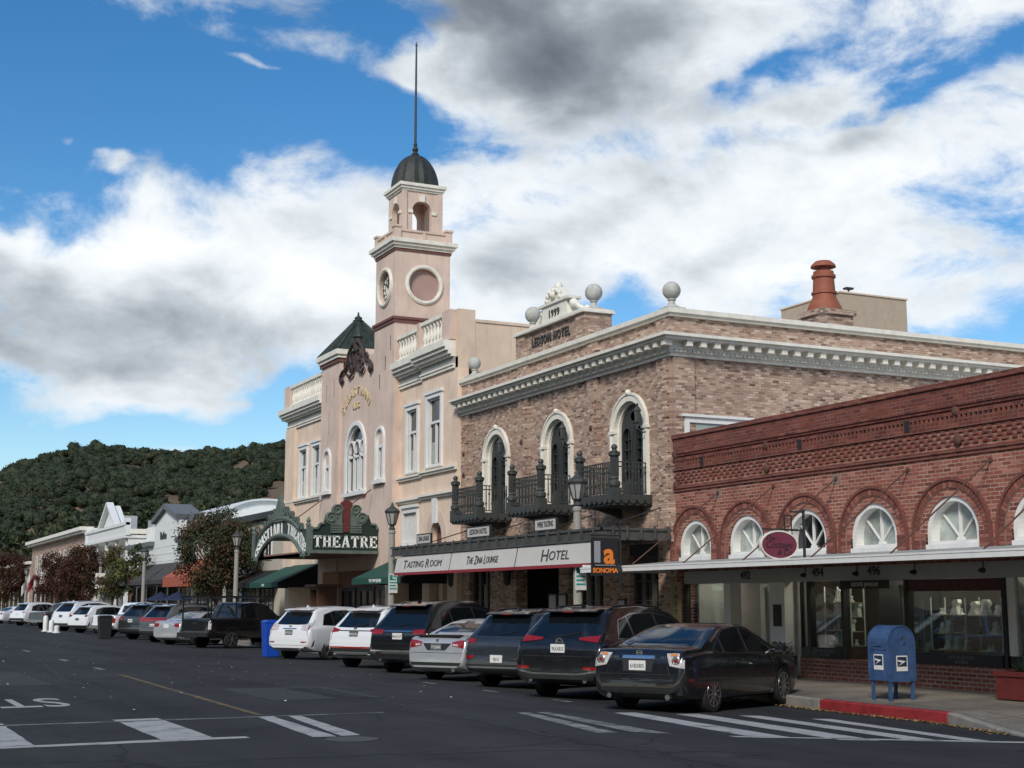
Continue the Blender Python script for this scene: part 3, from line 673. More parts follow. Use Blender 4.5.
for c in AC:
    w = MB(); voussoirs(w, c, 3.0, .705, .83, -.10, -.012, 32); voussoirs(w, c, 3.0, .855, .985, -.01, .03, 34)
    for sx in (-1, 1):
        for z in np.arange(2.73, 2.99, .075):
            w.cur = random.randrange(3); w.fbox(c + sx * .86, c + sx * .985, z, z + .066, -.01, .035); w.fbox(c + sx * .70, c + sx * .83, z, z + .066, -.1, .012)
    w.cur = 3
    arch_ring(w, c, 2.72, 3.0, .84, .84, 1.0, 1.0, -.05, .018); arch_ring(w, c, 2.72, 3.0, .705, .705, .84, .84, -.05, -.025); 
    w.cur = 2; arch_ring(w, c, 2.72, 3.0, .99, .99, 1.045, 1.045, -.01, .06)
    w.build('brick_arch', VB + [M['archmortar']], shop)
    w = MB(); arch_ring(w, c, 2.74, 3.0, .60, .60, .70, .70, -.30, -.04)
    w.fbox(c - .69, c + .69, 2.70, 2.80, -.30, .03); w.fbox(c - .64, c + .64, 2.80, 2.86, -.30, -.03)
    w.cur = 0
    fr = w.build('window', M['white'], shop)
    w = MB(); w.prism(arch_loop(c, .60, 2.84, 3.0, .60), F, -.27, -.25); w.build('pane', M['frost'] if c not in (AC[2],) else M['pane'], fr)
    w = MB()
    w.fbox(c - .02, c + .02, 2.86, 3.6, -.25, -.20)
    for sx in (-1, 1): w.bar(F(c, 2.90, -.225), F(c + sx * .44, 3.38, -.225), .035, .035)
    w.lathe([(.085, -.26), (.085, -.19), (.001, -.185)], (X0, c, 2.89), 14, 'x') if False else w.prism([(c + .09 * math.cos(a), 2.86 + .09 * math.sin(a)) for a in np.linspace(0, math.pi, 9)], F, -.25, -.19)
    w.build('muntin', M['white'], fr)
for (y, z) in ((19.99, 5.28), (19.97, 4.72), (26.0, 5.22), (26.0, 4.70), (29.8, 5.34), (29.8, 4.60)):
    w = MB(); w.lathe([(.001, -.06), (.05, -.055), (.095, -.03), (.10, 0)], (X0 - .03, y, z), 12, 'x'); w.build('wall_anchor', M['rust'], shop)
for (y, z) in ((28.6, 5.11), (24.75, 5.13), (21.33, 5.14)):
    w = MB(); w.fbox(y - .075, y + .075, z - .13, z + .10, .0, .056); w.build('wall_vent', M['dark'], shop)
for y in (28.0, 23.6):
    w = MB(); w.fbox(y - .14, y + .14, 4.17, 4.38, 0, .012); w.build('mortar_patch', M['archmortar'], shop)
# shop front under the awning
w = MB(); w.fbox(12.9, 29.6, 2.15, 2.448, -.30, -.02); w.build('fascia', plain('grey_fascia_board', (0.42, 0.43, 0.41), .7, vary=.06), shop)
for s_, y, z in (('492', 27.0, 2.31), ('496', 22.55, 2.33), ('494', 24.35, 2.33)):
    text_mesh(s_, .26, .006, M['letter_dark'], 'house_number', shop, (X0 + .012, y, z), ST_X, UPZ, bold=.004)
w = MB(); w.fbox(12.9, 25.05, .1, .54, -.28, -.02); w.build('bulkhead', M['lowbrick'], shop)
w = MB()
for a, b in ((23.66, 24.98), (19.2, 21.62), (12.9, 19.0)):
    w = MB(); w.fbox(a, b, .543, .76, -.2, -.03); sill = w.build('black_sill_panel', M['black'], shop); y = a + (b - a) * .42; tx = 'ESTATE JEWELRY\n& COINS'
    if a > 19: text_mesh(tx, .085, .003, M['greyint'], 'lettering', sill, (X0 + .026, y, .65), ST_X, UPZ)
w = MB(); w.fbox(27.6, 27.86, .1, 2.147, -.30, .0); w.build('door_pilaster', M['white'], shop)
w = MB(); w.fbox(25.66, 26.22, .1, 2.147, -.5, -.1); w.build('door_pilaster', M['white'], shop)
w = MB()
for y in (29.6, 24.72, 23.58, 21.66, 19.1): w = MB(); w.fbox(y - .045, y + .045, .545 if y < 25 else .1, 2.147, -.18, -.02); w.build('mullion', M['black'], shop)
w = MB(); w.fbox(25.5, 25.58, .1, 2.147, -.5, -.42); w.build('mullion', M['black'], shop)
w = MB(); w.fbox(18.86, 19.05, .76, 2.147, -.18, -.06); w.build('white_mullion', M['white'], shop)
for a, b, z0 in ((27.88, 29.55, .35), (23.63, 24.67, .76), (19.15, 21.61, .76), (17.0, 18.85, .76), (13.0, 16.95, .76)):
    w = MB(); w.fbox(a, b, z0, 2.147, -.11, -.10); w.build('shop_window', M['glass'], shop)
w = MB(); w.add([(X0 + .1, 24.77, .2), (X0 + .46, 25.5, .2), (X0 + .46, 25.5, 2.147), (X0 + .1, 24.77, 2.147)], [(0, 1, 2, 3)]); w.build('shop_window', M['glass'], shop)
w = MB(); w.fbox(27.88, 29.55, .1, .35, -.2, -.05); w.build('stall_riser', M['greyint'], shop)
w = MB()
w.box(X0 + 3.2, X0 + 3.3, 25.6, 29.6, .1, 2.6); w.box(X0 + .37, X0 + 3.2, 25.52, 25.6, .1, 2.6); w.box(X0 + .37, X0 + 2.19, 18.9, 19.0, .1, 2.6)
w.box(X0 + .36, X0 + 3.3, 12.9, 29.6, 2.6, 2.7); w.box(X0 + .37, X0 + 3.2, 29.48, 29.56, .1, 2.6)
w.build('interior_wall', plain('pale_shop_wall', (.42, .42, .40), .9), shop)
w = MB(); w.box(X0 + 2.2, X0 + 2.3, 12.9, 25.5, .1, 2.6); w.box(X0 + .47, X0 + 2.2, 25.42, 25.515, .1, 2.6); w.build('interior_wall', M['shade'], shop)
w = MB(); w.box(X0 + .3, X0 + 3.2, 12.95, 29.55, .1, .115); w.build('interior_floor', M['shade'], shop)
# door in the dark entrance (between the black mullions)
w = MB(); w.prism([rect(21.72, 23.5, .115, 2.147), rect(22.0, 22.9, .25, 2.05)], lambda a, b, d: (X0 + 1.0 - d, a, b), 0, .07)
dr = w.build('shop_door', M['wframe'], shop)
w = MB(); w.box(X0 + .97, X0 + .98, 22.0, 22.9, .25, 2.05); w.build('pane', M['glass'], dr)
for y in (21.66, 23.52): w = MB(); w.box(X0 + .1, X0 + 1.0, y, y + .04, .76, 2.147); w.build('entrance_glazing', M['glass'], shop)
w = MB(); w.prism([rect(26.24, 27.58, .115, 2.147), rect(26.45, 27.4, .3, 2.05)], lambda a, b, d: (X0 + .9 - d, a, b), 0, .07)
dr = w.build('shop_door', M['white'], shop); w = MB(); w.box(X0 + .87, X0 + .88, 26.45, 27.4, .3, 2.05); w.build('pane', M['glass'], dr)
# awning roof on tie rods
w = MB()
w.add([(16.5, 12.9, 2.50), (16.5, 30.15, 2.50), (X0 - .001, 30.15, 2.70), (X0 - .001, 12.9, 2.70), (16.5, 12.9, 2.47), (16.5, 30.15, 2.47), (X0 - .001, 30.15, 2.66), (X0 - .001, 12.9, 2.66)],
      [(0, 1, 2, 3), (7, 6, 5, 4), (0, 4, 5, 1), (1, 5, 6, 2), (2, 6, 7, 3), (3, 7, 4, 0)])
y = 12.95
while y < 30.1:
    w.bar((16.5, y, 2.505), (X0 - .01, y, 2.705), .05, .02); y += .19
aw = w.build('awning', M['tin'], shop)
w = MB(); w.box(16.44, 16.497, 12.85, 30.2, 2.41, 2.52); w.box(16.5, X0, 30.152, 30.2, 2.42, 2.60); w.box(16.43, 16.438, 12.85, 30.2, 2.50, 2.535); w.build('fascia_strip', M['white'], aw)
for y in (28.0, 25.8, 23.6, 21.4, 19.2, 17.0, 14.9):
    w = MB(); w.tube([(X0 - .02, y, 4.28), (16.55, y, 2.53)], .016, 6); w.lathe([(.05, -.03), (.05, .0)], (X0, y, 4.28), 8, 'x'); w.build('tie_rod', M['rust'], shop)
for y in (24.6, 22.9, 21.2, 19.4):
    w = MB(); w.tube([(X0 - .12, y, 2.45), (X0 - .12, y, 2.36), (X0 - .2, y - .05, 2.30)], .012, 5); w.lathe([(.025, -.07), (.05, .0), (.05, .05)], (X0 - .22, y - .06, 2.28), 8, 'x'); w.build('spot_lamp', M['irond'], shop)

# ================================================================ hotel
HY0, HY1 = 29.95, 43.08
hotel = thing('hotel_building', (X0, 36.5, 0.1), 'tan brick hotel with white bracketed cornice and three balconied arched windows', 'building')
WC = [40.38, 36.2, 32.05]
w = MB(); w.prism([rect(HY0, HY1, 3.2, 8.94)] + [arch_loop(c, .76, 4.42, 6.25, .78) for c in WC], F, -.38, 0)
w.build('wall', M['hotelbrick'], hotel)
w = MB(); w.box(X0 + .381, 38, HY0, HY0 + .3, .1, 8.94); w.box(X0 + .381, 38, HY1 - .3, HY1, .1, 8.94); w.box(37.7, 38, HY0 + .3, HY1 - .3, .1, 8.94)
w.build('wall', M['hotelbrick'], hotel)
w = MB(); w.box(X0 + .39, 37.7, HY0 + .301, HY1 - .301, 8.4, 8.5); w.build('roof', M['tin'], hotel)
for a, b in ((29.951, 30.6), (33.72, 34.32), (38.05, 38.72), (42.42, 43.079)):
    w = MB(); w.fbox(a, b, 3.2, 7.895, .0, .07); w.fbox(a, b, 8.425, 8.935, .0, .06)
    w.fbox(a + .13, b - .13, 3.3, 7.7, .07, .12)
    for q in np.arange(3.35, 7.6, .3): w.fbox(a + .04, a + .13, q, q + .15, .07, .10); w.fbox(b - .13, b - .04, q, q + .15, .07, .10)
    w.build('pilaster', M['hotelbrick'], hotel)
w = MB(); w.box(X0 - .001, X0 + .65, HY0 - .06, HY0 - .001, .1, 7.895); w.build('pilaster', M['hotelbrick'], hotel)
def ell(mb, z0, z1, n, xend=36.5): mb.fbox(HY0 - n, HY1, z0, z1, 0.001, n); mb.box(X0, xend, HY0 - n, HY0 - .001, z0, z1)
w = MB(); ell(w, 7.90, 7.99, .10); ell(w, 7.99, 8.06, .15); ell(w, 8.06, 8.13, .19); ell(w, 8.27, 8.34, .47); ell(w, 8.34, 8.42, .56); ell(w, 8.13, 8.27, .20)
co = w.build('cornice', M['trim'], hotel)
y = HY0 - .35
while y < HY1 - .1: w = MB(); w.fbox(y, y + .17, 8.12, 8.268, .201, .43); w.build('bracket', M['trim'], co); y += .40
x = X0 + .2
while x < 36: w = MB(); w.box(x, x + .17, HY0 - .43, HY0 - .201, 8.12, 8.268); w.build('bracket', M['trim'], co); x += .42
def comb(a, b, n0, n1, pitch, wd):
    P = [(a, n0)]; u = a
    while u + wd < b: P += [(u, n0 + .012), (u, n1), (u + wd, n1), (u + wd, n0 + .012)]; u += pitch
    return P[:1] + P[1:] + [(b, n0 + .012), (b, n0)]
w = MB(); w.prism([comb(HY0, HY1, .152, .20, .13, .075)], lambda a_, b_, d: (X0 - b_, a_, d), 7.995, 8.055); w.build('dentil_course', M['trim'], co)
w = MB(); w.prism([comb(X0, 36.4, .152, .20, .13, .075)], lambda a_, b_, d: (a_, HY0 - b_, d), 7.995, 8.055); w.build('dentil_course', M['trim'], co)
w = MB(); ell(w, 8.94, 9.02, .10, 37.9); ell(w, 9.02, 9.14, .17, 37.9); w.fbox(HY0, HY1, 8.941, 9.13, -.40, .001); w.box(X0 + .4, 37.9, HY0, HY0 + .32, 8.941, 9.13)
w.build('parapet_cap', M['trim'], hotel)
# raised name panel
w = MB(); w.box(X0 + .0, X0 + .85, 34.45, 38.9, 9.135, 9.90); w.box(X0 - .06, X0, 34.45, 35.0, 9.145, 9.90); w.box(X0 - .06, X0, 38.3, 38.9, 9.145, 9.90)
nm = w.build('name_panel', M['hotelbrick'], hotel)
w = MB(); w.box(X0 - .14, X0 + .92, 34.37, 38.98, 9.90, 9.965); w.box(X0 - .10, X0 + .90, 34.41, 38.94, 9.965, 10.02); w.build('panel_cap', M['trim'], nm)
text_mesh('LEDSON HOTEL', .38, .02, M['letter_dark'], 'lettering', nm, (X0 - .02, 36.62, 9.53), ST_X, UPZ, sx=.74, bold=.006, space=1.28)
w = MB()
w.prism([(35.75, 10.02), (37.45, 10.02), (37.35, 10.55), (37.5, 10.62), (37.2, 10.66), (36.95, 10.85), (36.85, 11.02), (36.6, 11.12), (36.35, 11.02), (36.25, 10.85), (36.0, 10.66), (35.7, 10.62), (35.85, 10.55)], F, -.45, -.1)
w.fbox(35.62, 37.58, 10.56, 10.63, -.5, -.04)
for sy in (-1, 1):
    c0 = 36.6 + sy * .9
    for k in range(10):
        a = k / 9; w.ball(F(c0 + sy * (.12 + .75 * a), 10.02 + .34 * (1 - a) ** 1.5 + .05, -.28), .10 - .035 * a, 8)
    w.ball(F(c0 + sy * .05, 10.42, -.26), .14, 9); w.ball(F(c0 + sy * .85, 10.10, -.26), .11, 9)
for a in range(7): w.ball(F(36.6 + .42 * math.cos(math.pi * a / 6), 10.70 + .26 * math.sin(math.pi * a / 6), -.08), .085, 8)
w.ball(F(36.6, 11.13, -.27), .11, 9); w.ball(F(36.6, 10.82, -.06), .12, 9)
md = w.build('pediment', M['trim'], hotel, smooth=50)
text_mesh('1999', .33, .012, M['letter_dark'], 'lettering', md, (X0 + .085, 36.6, 10.27), ST_X, UPZ, sx=.95, bold=.002, space=1.2)
for y, x, z, r in ((38.5, X0 + .35, 10.02, .26), (34.88, X0 + .5, 10.02, .26), (30.25, X0 + .22, 9.14, .24), (42.62, X0 + .2, 9.14, .22)):
    w = MB(); w.box(x - .26, x + .26, y - .26, y + .26, z + .002, z + .08)
    w.lathe([(.22, .08), (.20, .12), (.10, .18), (.08, .27), (.12, .30), (.10, .33)], (x, y, z), 16); w.ball((x, y, z + .31 + r), r, 20)
    w.build('ball_finial', M['stone'], hotel, smooth=40)
# terracotta chimney
w = MB(); w.box(25.85, 27.0, 32.5, 33.5, 8.5, 10.12); w.box(25.78, 27.07, 32.43, 33.57, 10.12, 10.28); ch = w.build('chimney', M['hotelbrick'], hotel)
w = MB(); w.lathe([(.52, 0), (.50, .12), (.36, .40), (.35, .44), (.34, .50), (.38, .52), (.38, .58), (.335, .60), (.31, 1.0), (.36, 1.02), (.36, 1.10), (.31, 1.12), (.30, 1.22), (.20, 1.23), (.20, 1.33), (.38, 1.35), (.36, 1.42), (.24, 1.53), (.001, 1.58)], (26.35, 33.0, 10.30), 20)
w.build('chimney_pot', M['terra'], ch, smooth=35)
w = MB(); w.box(29.4, 32.2, 36, 39.2, 8.5, 11.78); ph = w.build('penthouse', M['tan'], hotel)
w = MB(); w.box(29.36, 32.24, 35.96, 39.24, 11.78, 11.83); w.build('coping', M['sidepink'], ph)
w = MB(); w.tube([(30.0, 36.3, 11.83), (30.0, 36.3, 12.0)], .03); w.box(29.85, 30.15, 36.2, 36.4, 12.0, 12.06); w.build('vent_pipe', M['irond'], ph)
# white panel on the side wall
w = MB(); w.prism([rect(X0 + .30, X0 + 2.3, 5.3, 6.36), rect(X0 + .44, X0 + 2.16, 5.44, 6.22)], lambda a, b, d: (a, HY0 - d, b), .001, .10); w.box(X0 + .22, X0 + 2.38, HY0 - .16, HY0 - .001, 6.362, 6.43)
sw = w.build('side_window', M['white'], hotel); w = MB(); w.box(X0 + .44, X0 + 2.16, HY0 - .05, HY0 - .003, 5.44, 6.22); w.build('pane', M['curtain'], sw)
# arched balcony windows
for c in WC:
    w = MB(); arch_ring(w, c, 4.45, 6.25, .74, .76, .92, .95, -.05, .07); arch_ring(w, c, 4.45, 6.25, .90, .93, .955, .985, 0, .10); arch_ring(w, c, 4.45, 6.25, .68, .70, .755, .775, -.30, -.05)
    w.ball(F(c, 7.24, .06), .085, 10); w.fbox(c - 1.0, c - .72, 6.20, 6.28, 0, .12); w.fbox(c + .72, c + 1.0, 6.20, 6.28, 0, .12)
    win = w.build('arched_window', M['trim'], hotel)
    w = MB(); hp = .60
    holes = [arch_loop(c + s * .335, .22, 4.95, 6.02, .30, 10) for s in (-1, 1)] + [[(c + .13 * math.cos(a), 6.62 + .13 * math.sin(a)) for a in np.linspace(0, 6.1, 14)]]
    w.prism([arch_loop(c, .69, 4.45, 6.25, .71)] + holes, F, -.20, -.12)
    arch_ring(w, c - .335, 4.9, 6.02, .22, .30, .27, .36, -.12, -.08); arch_ring(w, c + .335, 4.9, 6.02, .22, .30, .27, .36, -.12, -.08)
    w.lathe([(.13, -.02), (.16, 0), (.19, -.02)], (X0 + .11, c, 6.62), 16, 'x')
    for s in (-1, 1):
        w.fbox(c + s * .335 - .012, c + s * .335 + .012, 4.95, 6.3, -.19, -.13)
        for z in (5.2, 5.47, 5.74, 6.02): w.fbox(c + s * .335 - .22, c + s * .335 + .22, z - .012, z + .012, -.188, -.132)
    w.fbox(c - .02, c + .02, 4.5, 6.35, -.12, -.08)
    w.build('balcony_door', M['wframe'], win)
    w = MB(); w.prism(arch_loop(c, .69, 4.45, 6.25, .71), F, -.24, -.22); w.build('pane', M['pane'], win)
# balconies
def balcony(c):
    w = MB(); n = 1.17; hw = 1.06
    w.fbox(c - hw, c + hw, 4.30, 4.44, .0, n); w.fbox(c - hw + .04, c + hw - .04, 4.16, 4.30, 0, n - .05)
    w.prism([(0, 4.158), (n - .3, 4.158), (n - .7, 4.05), (.2, 3.98), (0, 3.9)], lambda a, b, d: (X0 - a, c + d, b), -.62, -.48)
    w.prism([(0, 4.158), (n - .3, 4.158), (n - .7, 4.05), (.2, 3.98), (0, 3.9)], lambda a, b, d: (X0 - a, c + d, b), .48, .62)
    o = w.build('balcony', M['iron'], hotel)
    w = MB()
    for k in range(8):
        u = c - hw + (k + .5) * hw * 2 / 8; w.prism([(u + .11 * math.cos(a), 4.30 + .10 * math.sin(a)) for a in np.linspace(math.pi, 2 * math.pi, 8)], F, n - .05, n + .02)
    for k in range(5):
        x = (k + .5) * n / 5
        for s in (-1, 1): w.prism([(x + .10 * math.cos(a), 4.30 + .10 * math.sin(a)) for a in np.linspace(math.pi, 2 * math.pi, 8)], lambda a, b, d: (X0 - a, c + s * (hw - .05 + d), b), 0, .07)
    w.build('swag_trim', M['iron'], o)
    for s in (-1, 1):
        w = MB(); x, y = X0 - n + .13, c + s * (hw - .13)
        w.box(x - .13, x + .13, y - .13, y + .13, 4.44, 4.60); w.lathe([(.11, .16), (.15, .22), (.15, .30), (.10, .36), (.12, .40), (.09, .46)], (x, y, 4.44), 8, a0=.39)
        w.box(x - .085, x + .085, y - .085, y + .085, 4.88, 5.38); w.box(x - .10, x - .086, y - .03, y + .03, 4.95, 5.3); w.box(x - .03, x + .03, y - .10, y - .086, 4.95, 5.3)
        w.lathe([(.10, 0), (.15, .05), (.15, .10), (.16, .12), (.08, .17), (.06, .20), (.085, .25), (.075, .30), (.02, .34)], (x, y, 5.38), 10)
        w.build('post', M['iron'], o)
    w = MB(); fx_, z0, z1 = X0 - n + .13, 4.50, 5.27
    segs = [((fx_, c - hw + .26), (fx_, c + hw - .26)), ((fx_ + .13, c - hw + .13), (X0 - .02, c - hw + .13)), ((fx_ + .13, c + hw - .13), (X0 - .02, c + hw - .13))]
    for (ax, ay), (bx, by) in segs:
        for z in (z0, z1 - .12, z1): w.bar((ax, ay, z), (bx, by, z), .035, .03)
        L = math.hypot(bx - ax, by - ay); k = max(2, int(L / .095))
        for i in range(1, k):
            q = i / k; x, y = ax + (bx - ax) * q, ay + (by - ay) * q; w.bar((x, y, z0), (x, y, z1), .024, .024)
            w.ball((x, y, 4.72 if i % 2 else 5.02), .034, 6, 1.5)
    w.build('railing', M['iron'], o)
for c in WC: balcony(c)
for c in WC:                                                   # wall lanterns right of each arch
    w = MB(); x, y, z = X0 - .34, c - .93, 6.38
    w.tube([(X0, y, z - .25), (X0 - .18, y, z - .32), (x, y, z - .22), (x, y, z - .1)], .022, 6); w.lathe([(.02, -.10), (.06, -.07), (.07, -.04), (.095, .22), (.12, .24), (.07, .33), (.035, .35), (.04, .39), (.015, .45)], (x, y, z), 6)
    w.build('wall_lantern', M['canopy'], hotel)
for (y, z) in ((42.75, 5.9), (38.38, 6.55), (34.0, 6.5), (42.75, 6.6)):
    w = MB(); w.lathe([(.16, 0), (.12, .05), (.05, .08), (.001, .10)], (X0 - .19, y, z), 12, 'x') if False else w.ball((X0 - .08, y, z), .10, 10); w.build('wall_boss', M['rust'], hotel)
def small_caps(tx, size, width, parent, mid, up):
    pcs = []; x = 0.0
    for wd in tx.split(' '):
        for i, chs in enumerate((wd[0], wd[1:].upper())):
            if not chs: continue
            o = text_mesh(chs, size * (1.0 if i == 0 else .74), .004, M['letter_dark'], 'lettering', None, (0, 0, 0), (1, 0, 0), (0, 1, 0), align='LEFT')
            v = [q.co.x for q in o.data.vertices]; lo, hi = min(v), max(v); pcs.append((o, x - lo, i)); x += hi - lo + size * .10
        x += size * .26
    tot = x - size * .36; sc = width / tot
    for o, off, i in pcs:
        for q in o.data.vertices:
            lx, ly, lz = (q.co.x + off) * sc - width / 2, q.co.y - (size * .02 if i else 0), q.co.z
            p = mid + Vector((0, -1, 0)) * lx + up * ly + Vector((-.99, 0, .2)) * lz
            q.co = p - orient(parent)
        o.parent = parent
# iron canopy over the pavement
cx = 17.0
w = MB()
w.box(cx, X0 - .001, 30.05, 44.2, 3.24, 3.36)
w.box(cx - .06, cx, 30.0, 44.25, 3.22, 3.52); w.box(cx, X0 - .09, 30.0, 30.05, 3.22, 3.52); w.box(cx, X0 - .26, 44.2, 44.25, 3.22, 3.52)
w.box(cx - .10, cx - .06, 29.96, 44.29, 3.46, 3.52); w.box(cx - .09, cx - .06, 29.96, 44.29, 3.20, 3.25); w.box(cx - .10, X0 - .09, 29.96, 30.0, 3.46, 3.52)
cp = w.build('canopy', M['canopy'], hotel)
y = 30.35
while y < 44.2:
    w = MB(); w.prism([(0, 3.26), (.05, 3.28), (.07, 3.40), (.06, 3.50), (.02, 3.56), (0, 3.5)], lambda a, b, d: (cx - .062 - a, y + d, b), -.025, .025); w.build('scroll_bracket', M['canopy'], cp); y += .62
x = cx + .2
while x < X0 - .2: w = MB(); w.box(x, x + .05, 29.93, 29.99, 3.25, 3.56); w.build('scroll_bracket', M['canopy'], cp); x += .4
for a, b in ((43.75, 39.26), (39.18, 34.74), (34.66, 30.3)):
    w = MB(); w.add([(cx - .05, a, 3.18), (cx - .05, b, 3.18), (cx - .16, b, 2.66), (cx - .16, a, 2.66), (cx - .03, a, 3.18), (cx - .03, b, 3.18), (cx - .14, b, 2.66), (cx - .14, a, 2.66)],
                 [(0, 1, 2, 3), (7, 6, 5, 4), (0, 4, 5, 1), (1, 5, 6, 2), (2, 6, 7, 3), (3, 7, 4, 0)]); vl = w.build('valance', M['canvas'], cp)
    w = MB(); w.box(cx - .175, cx - .135, b, a, 2.575, 2.66); w.build('hem', M['redtrim'], vl)
    tl = Vector((-.11, 0, -.52)).normalized()
    tx, yy, ss = {43.75: ('Tasting Room', 41.45, .39), 39.18: ('The Zina Lounge', 36.9, .36), 34.66: ('Hotel', 32.35, .46)}[a]
    small_caps(tx, ss, {43.75: 3.15, 39.18: 2.15, 34.66: 1.55}[a], vl, Vector((cx - .122, yy, 2.90)), -tl)
for y in (42.0, 38.4, 34.0, 30.4):
    w = MB(); w.tube([(X0 - .03, y, 4.1), (cx + .05, y, 3.5)], .018); w.build('tie_rod', M['irond'], cp)
for y in (43.5, 39.2, 34.7):
    w = MB(); w.tube([(X0 - .05, y, 3.2), (X0 - .05, y, 2.6)], .03); w.lathe([(.03, -.5), (.11, -.42), (.14, -.1), (.17, -.06), (.05, .1), (.02, .14)], (X0 - .22, y, 2.7), 8); w.build('porch_lantern', M['irond'], hotel)
# ground floor
for a, b in ((HY0, 30.75), (32.2, 33.6), (35.6, 36.2), (39.0, 40.9), (42.5, HY1)):
    w = MB(); w.fbox(a, b, .1, 3.2, -.38, -.001); w.build('brick_pier', M['hotelbrick'], hotel)
w = MB(); w.fbox(30.75, 42.5, 2.9, 3.199, -.3, -.02); w.build('lintel', M['wframe'], hotel)
for a, b, kind in ((30.75, 32.2, 1), (33.6, 35.6, 1), (36.2, 39.0, 0), (40.9, 42.5, 1)):
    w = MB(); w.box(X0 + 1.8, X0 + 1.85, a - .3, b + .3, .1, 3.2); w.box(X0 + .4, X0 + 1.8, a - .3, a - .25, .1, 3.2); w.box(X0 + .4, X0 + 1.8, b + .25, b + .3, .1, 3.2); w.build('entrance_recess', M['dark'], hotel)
    if kind:
        k = 3 if b - a < 1.8 else 4; w = MB()
        hs = [rect(a + (b - a) * (i + .16) / k, a + (b - a) * (i + .84) / k, .8, 2.7) for i in range(k)]
        w.prism([rect(a, b, .1, 2.9)] + hs, F, -.22, -.14)
        for i in range(k):
            for z in (1.25, 1.75, 2.25): w.fbox(a + (b - a) * (i + .16) / k, a + (b - a) * (i + .84) / k, z - .012, z + .012, -.21, -.16)
        dd = w.build('glazed_door', plain('olive_door_paint', (0.085, 0.078, 0.06), .5, vary=.1), hotel)
        w = MB(); w.fbox(a + .05, b - .05, .75, 2.75, -.205, -.195); w.build('pane', M['pane'], dd)

# ================================================================ theatre
th = thing('theatre_building', (X0, 53.5, 0.1), 'pink plaster theatre with tall bell tower and roof balustrades', 'building')
def fo(n): return lambda a, b, d: (X0 - n - d, a, b)
def panel(y0, y1, z0, z1, n, holes, mat, name='wall', thick=.4, parent=None):
    w = MB(); w.prism([rect(y0, y1, z0, z1)] + holes, fo(n), -thick, 0); return w.build(name, mat, parent or th)
# window openings: rectangular r(c, hw, z0, z1), arched
def rwin(c, hw, z0, z1, n, split=True, par=None):
    w = MB(); f = fo(n)
    w.prism([rect(c - hw, c + hw, z0, z1), rect(c - hw + .14, c + hw - .14, z0 + .06, z1 - .15)], f, -.02, .07)
    w.prism([rect(c - hw - .06, c + hw + .06, z1, z1 + .10)], f, .0, .12)
    w.prism([rect(c - hw + .14, c + hw - .14, z0 + .05, z1 - .14), rect(c - hw + .20, c + hw - .20, z0 + .12, z1 - .21)], f, -.12, -.03)
    o = w.build('window', M['white'], par or th)
    w = MB(); zm = z1 - .28 - (z1 - z0) * .28
    w.prism([rect(c - hw + .26, c + hw - .26, zm - .045, zm + .045)], f, -.12, -.02); w.prism([rect(c - .03, c + .03, z0 + .14, zm)], f, -.12, -.04); w.build('muntin', M['white'], o)
    w = MB(); w.prism([rect(c - hw + .15, c + hw - .15, z0 + .02, z1 - .12)], f, -.18, -.12); w.build('pane', M['pane'], o)
    w = MB(); w.prism([rect(c - hw + .3, c - .05, z0 + .12, zm - .08)], f, -.118, -.115) if 0 else w.prism([rect(c + .06, c + hw - .24, z0 + .12, z0 + .12 + (zm - z0) * .5)], f, -.118, -.115); w.build('blind', M['curtain'], o)
    return o
def hole(c, hw, z0, z1): return rect(c - hw + .10, c + hw - .10, z0 + .02, z1 - .10)
def awin(c, hw, z0, zs, rise, n, par=None, solid_top=True):
    f = fo(n); w = MB(); p, q = (.17, .26) if hw > .8 else (.11, .15)
    arch_ring(w, c, z0, zs, hw - p, rise - p, hw, rise, -.02, .08, f); w.prism([rect(c - hw - .08, c + hw + .08, z0 - .14, z0)], f, 0, .16)
    arch_ring(w, c, z0, zs, hw - q, rise - q, hw - p, rise - p, -.14, -.02, f); w.prism([rect(c - hw + p, c + hw - p, z0, z0 + .1)], f, -.14, -.02)
    o = w.build('arched_window', M['white'], par or th)
    w = MB(); w.prism([arch_loop(c, hw - .12, z0, zs, rise - .12)], f, -.20, -.14); w.build('pane', M['pane'], o)
    w = MB()
    if solid_top:
        w.prism([[(c - hw + p, zs - .18), (c + hw - p, zs - .18), (c + hw - p, zs)] + arc(c, zs, hw - p, rise - p, n=12) + [(c - hw + p, zs)]], f, -.13, -.05)
        o2 = w.build('arch_infill', M['mauve'], o); w = MB(); w.prism([rect(c - hw + .2, c + hw - .2, zs - .30, zs - .18)], f, -.13, -.02)
    w.prism([rect(c - .03, c + .03, z0, zs - .2)], f, -.13, -.05)
    w.build('muntin', M['white'], o)
    return o
TB = 2.95       # bottom of the upper walls
# right wing
panel(43.09, 46.3, TB, 9.97, .2, [hole(45.1, .74, 6.35, 8.95), arch_loop(44.9, .52, 2.96, 3.85, .62)], M['pink'])
panel(46.3, 48.895, TB, 9.97, 0, [hole(47.65, .64, 6.35, 8.85), rect(47.05, 48.45, 3.75, 5.0)], M['pink'])
rwin(45.1, .74, 6.35, 8.95, .2); rwin(47.65, .64, 6.35, 8.85, 0)
# left wing
panel(57.56, 63.3, TB, 9.97, 0, [hole(60.85, .66, 6.3, 8.65), hole(58.95, .66, 6.3, 8.65)], M['pink'])
panel(61.95, 63.3, TB, 9.61, .14, [], M['pink'], thick=.139)
rwin(60.85, .66, 6.3, 8.65, 0); rwin(58.95, .66, 6.3, 8.65, 0)
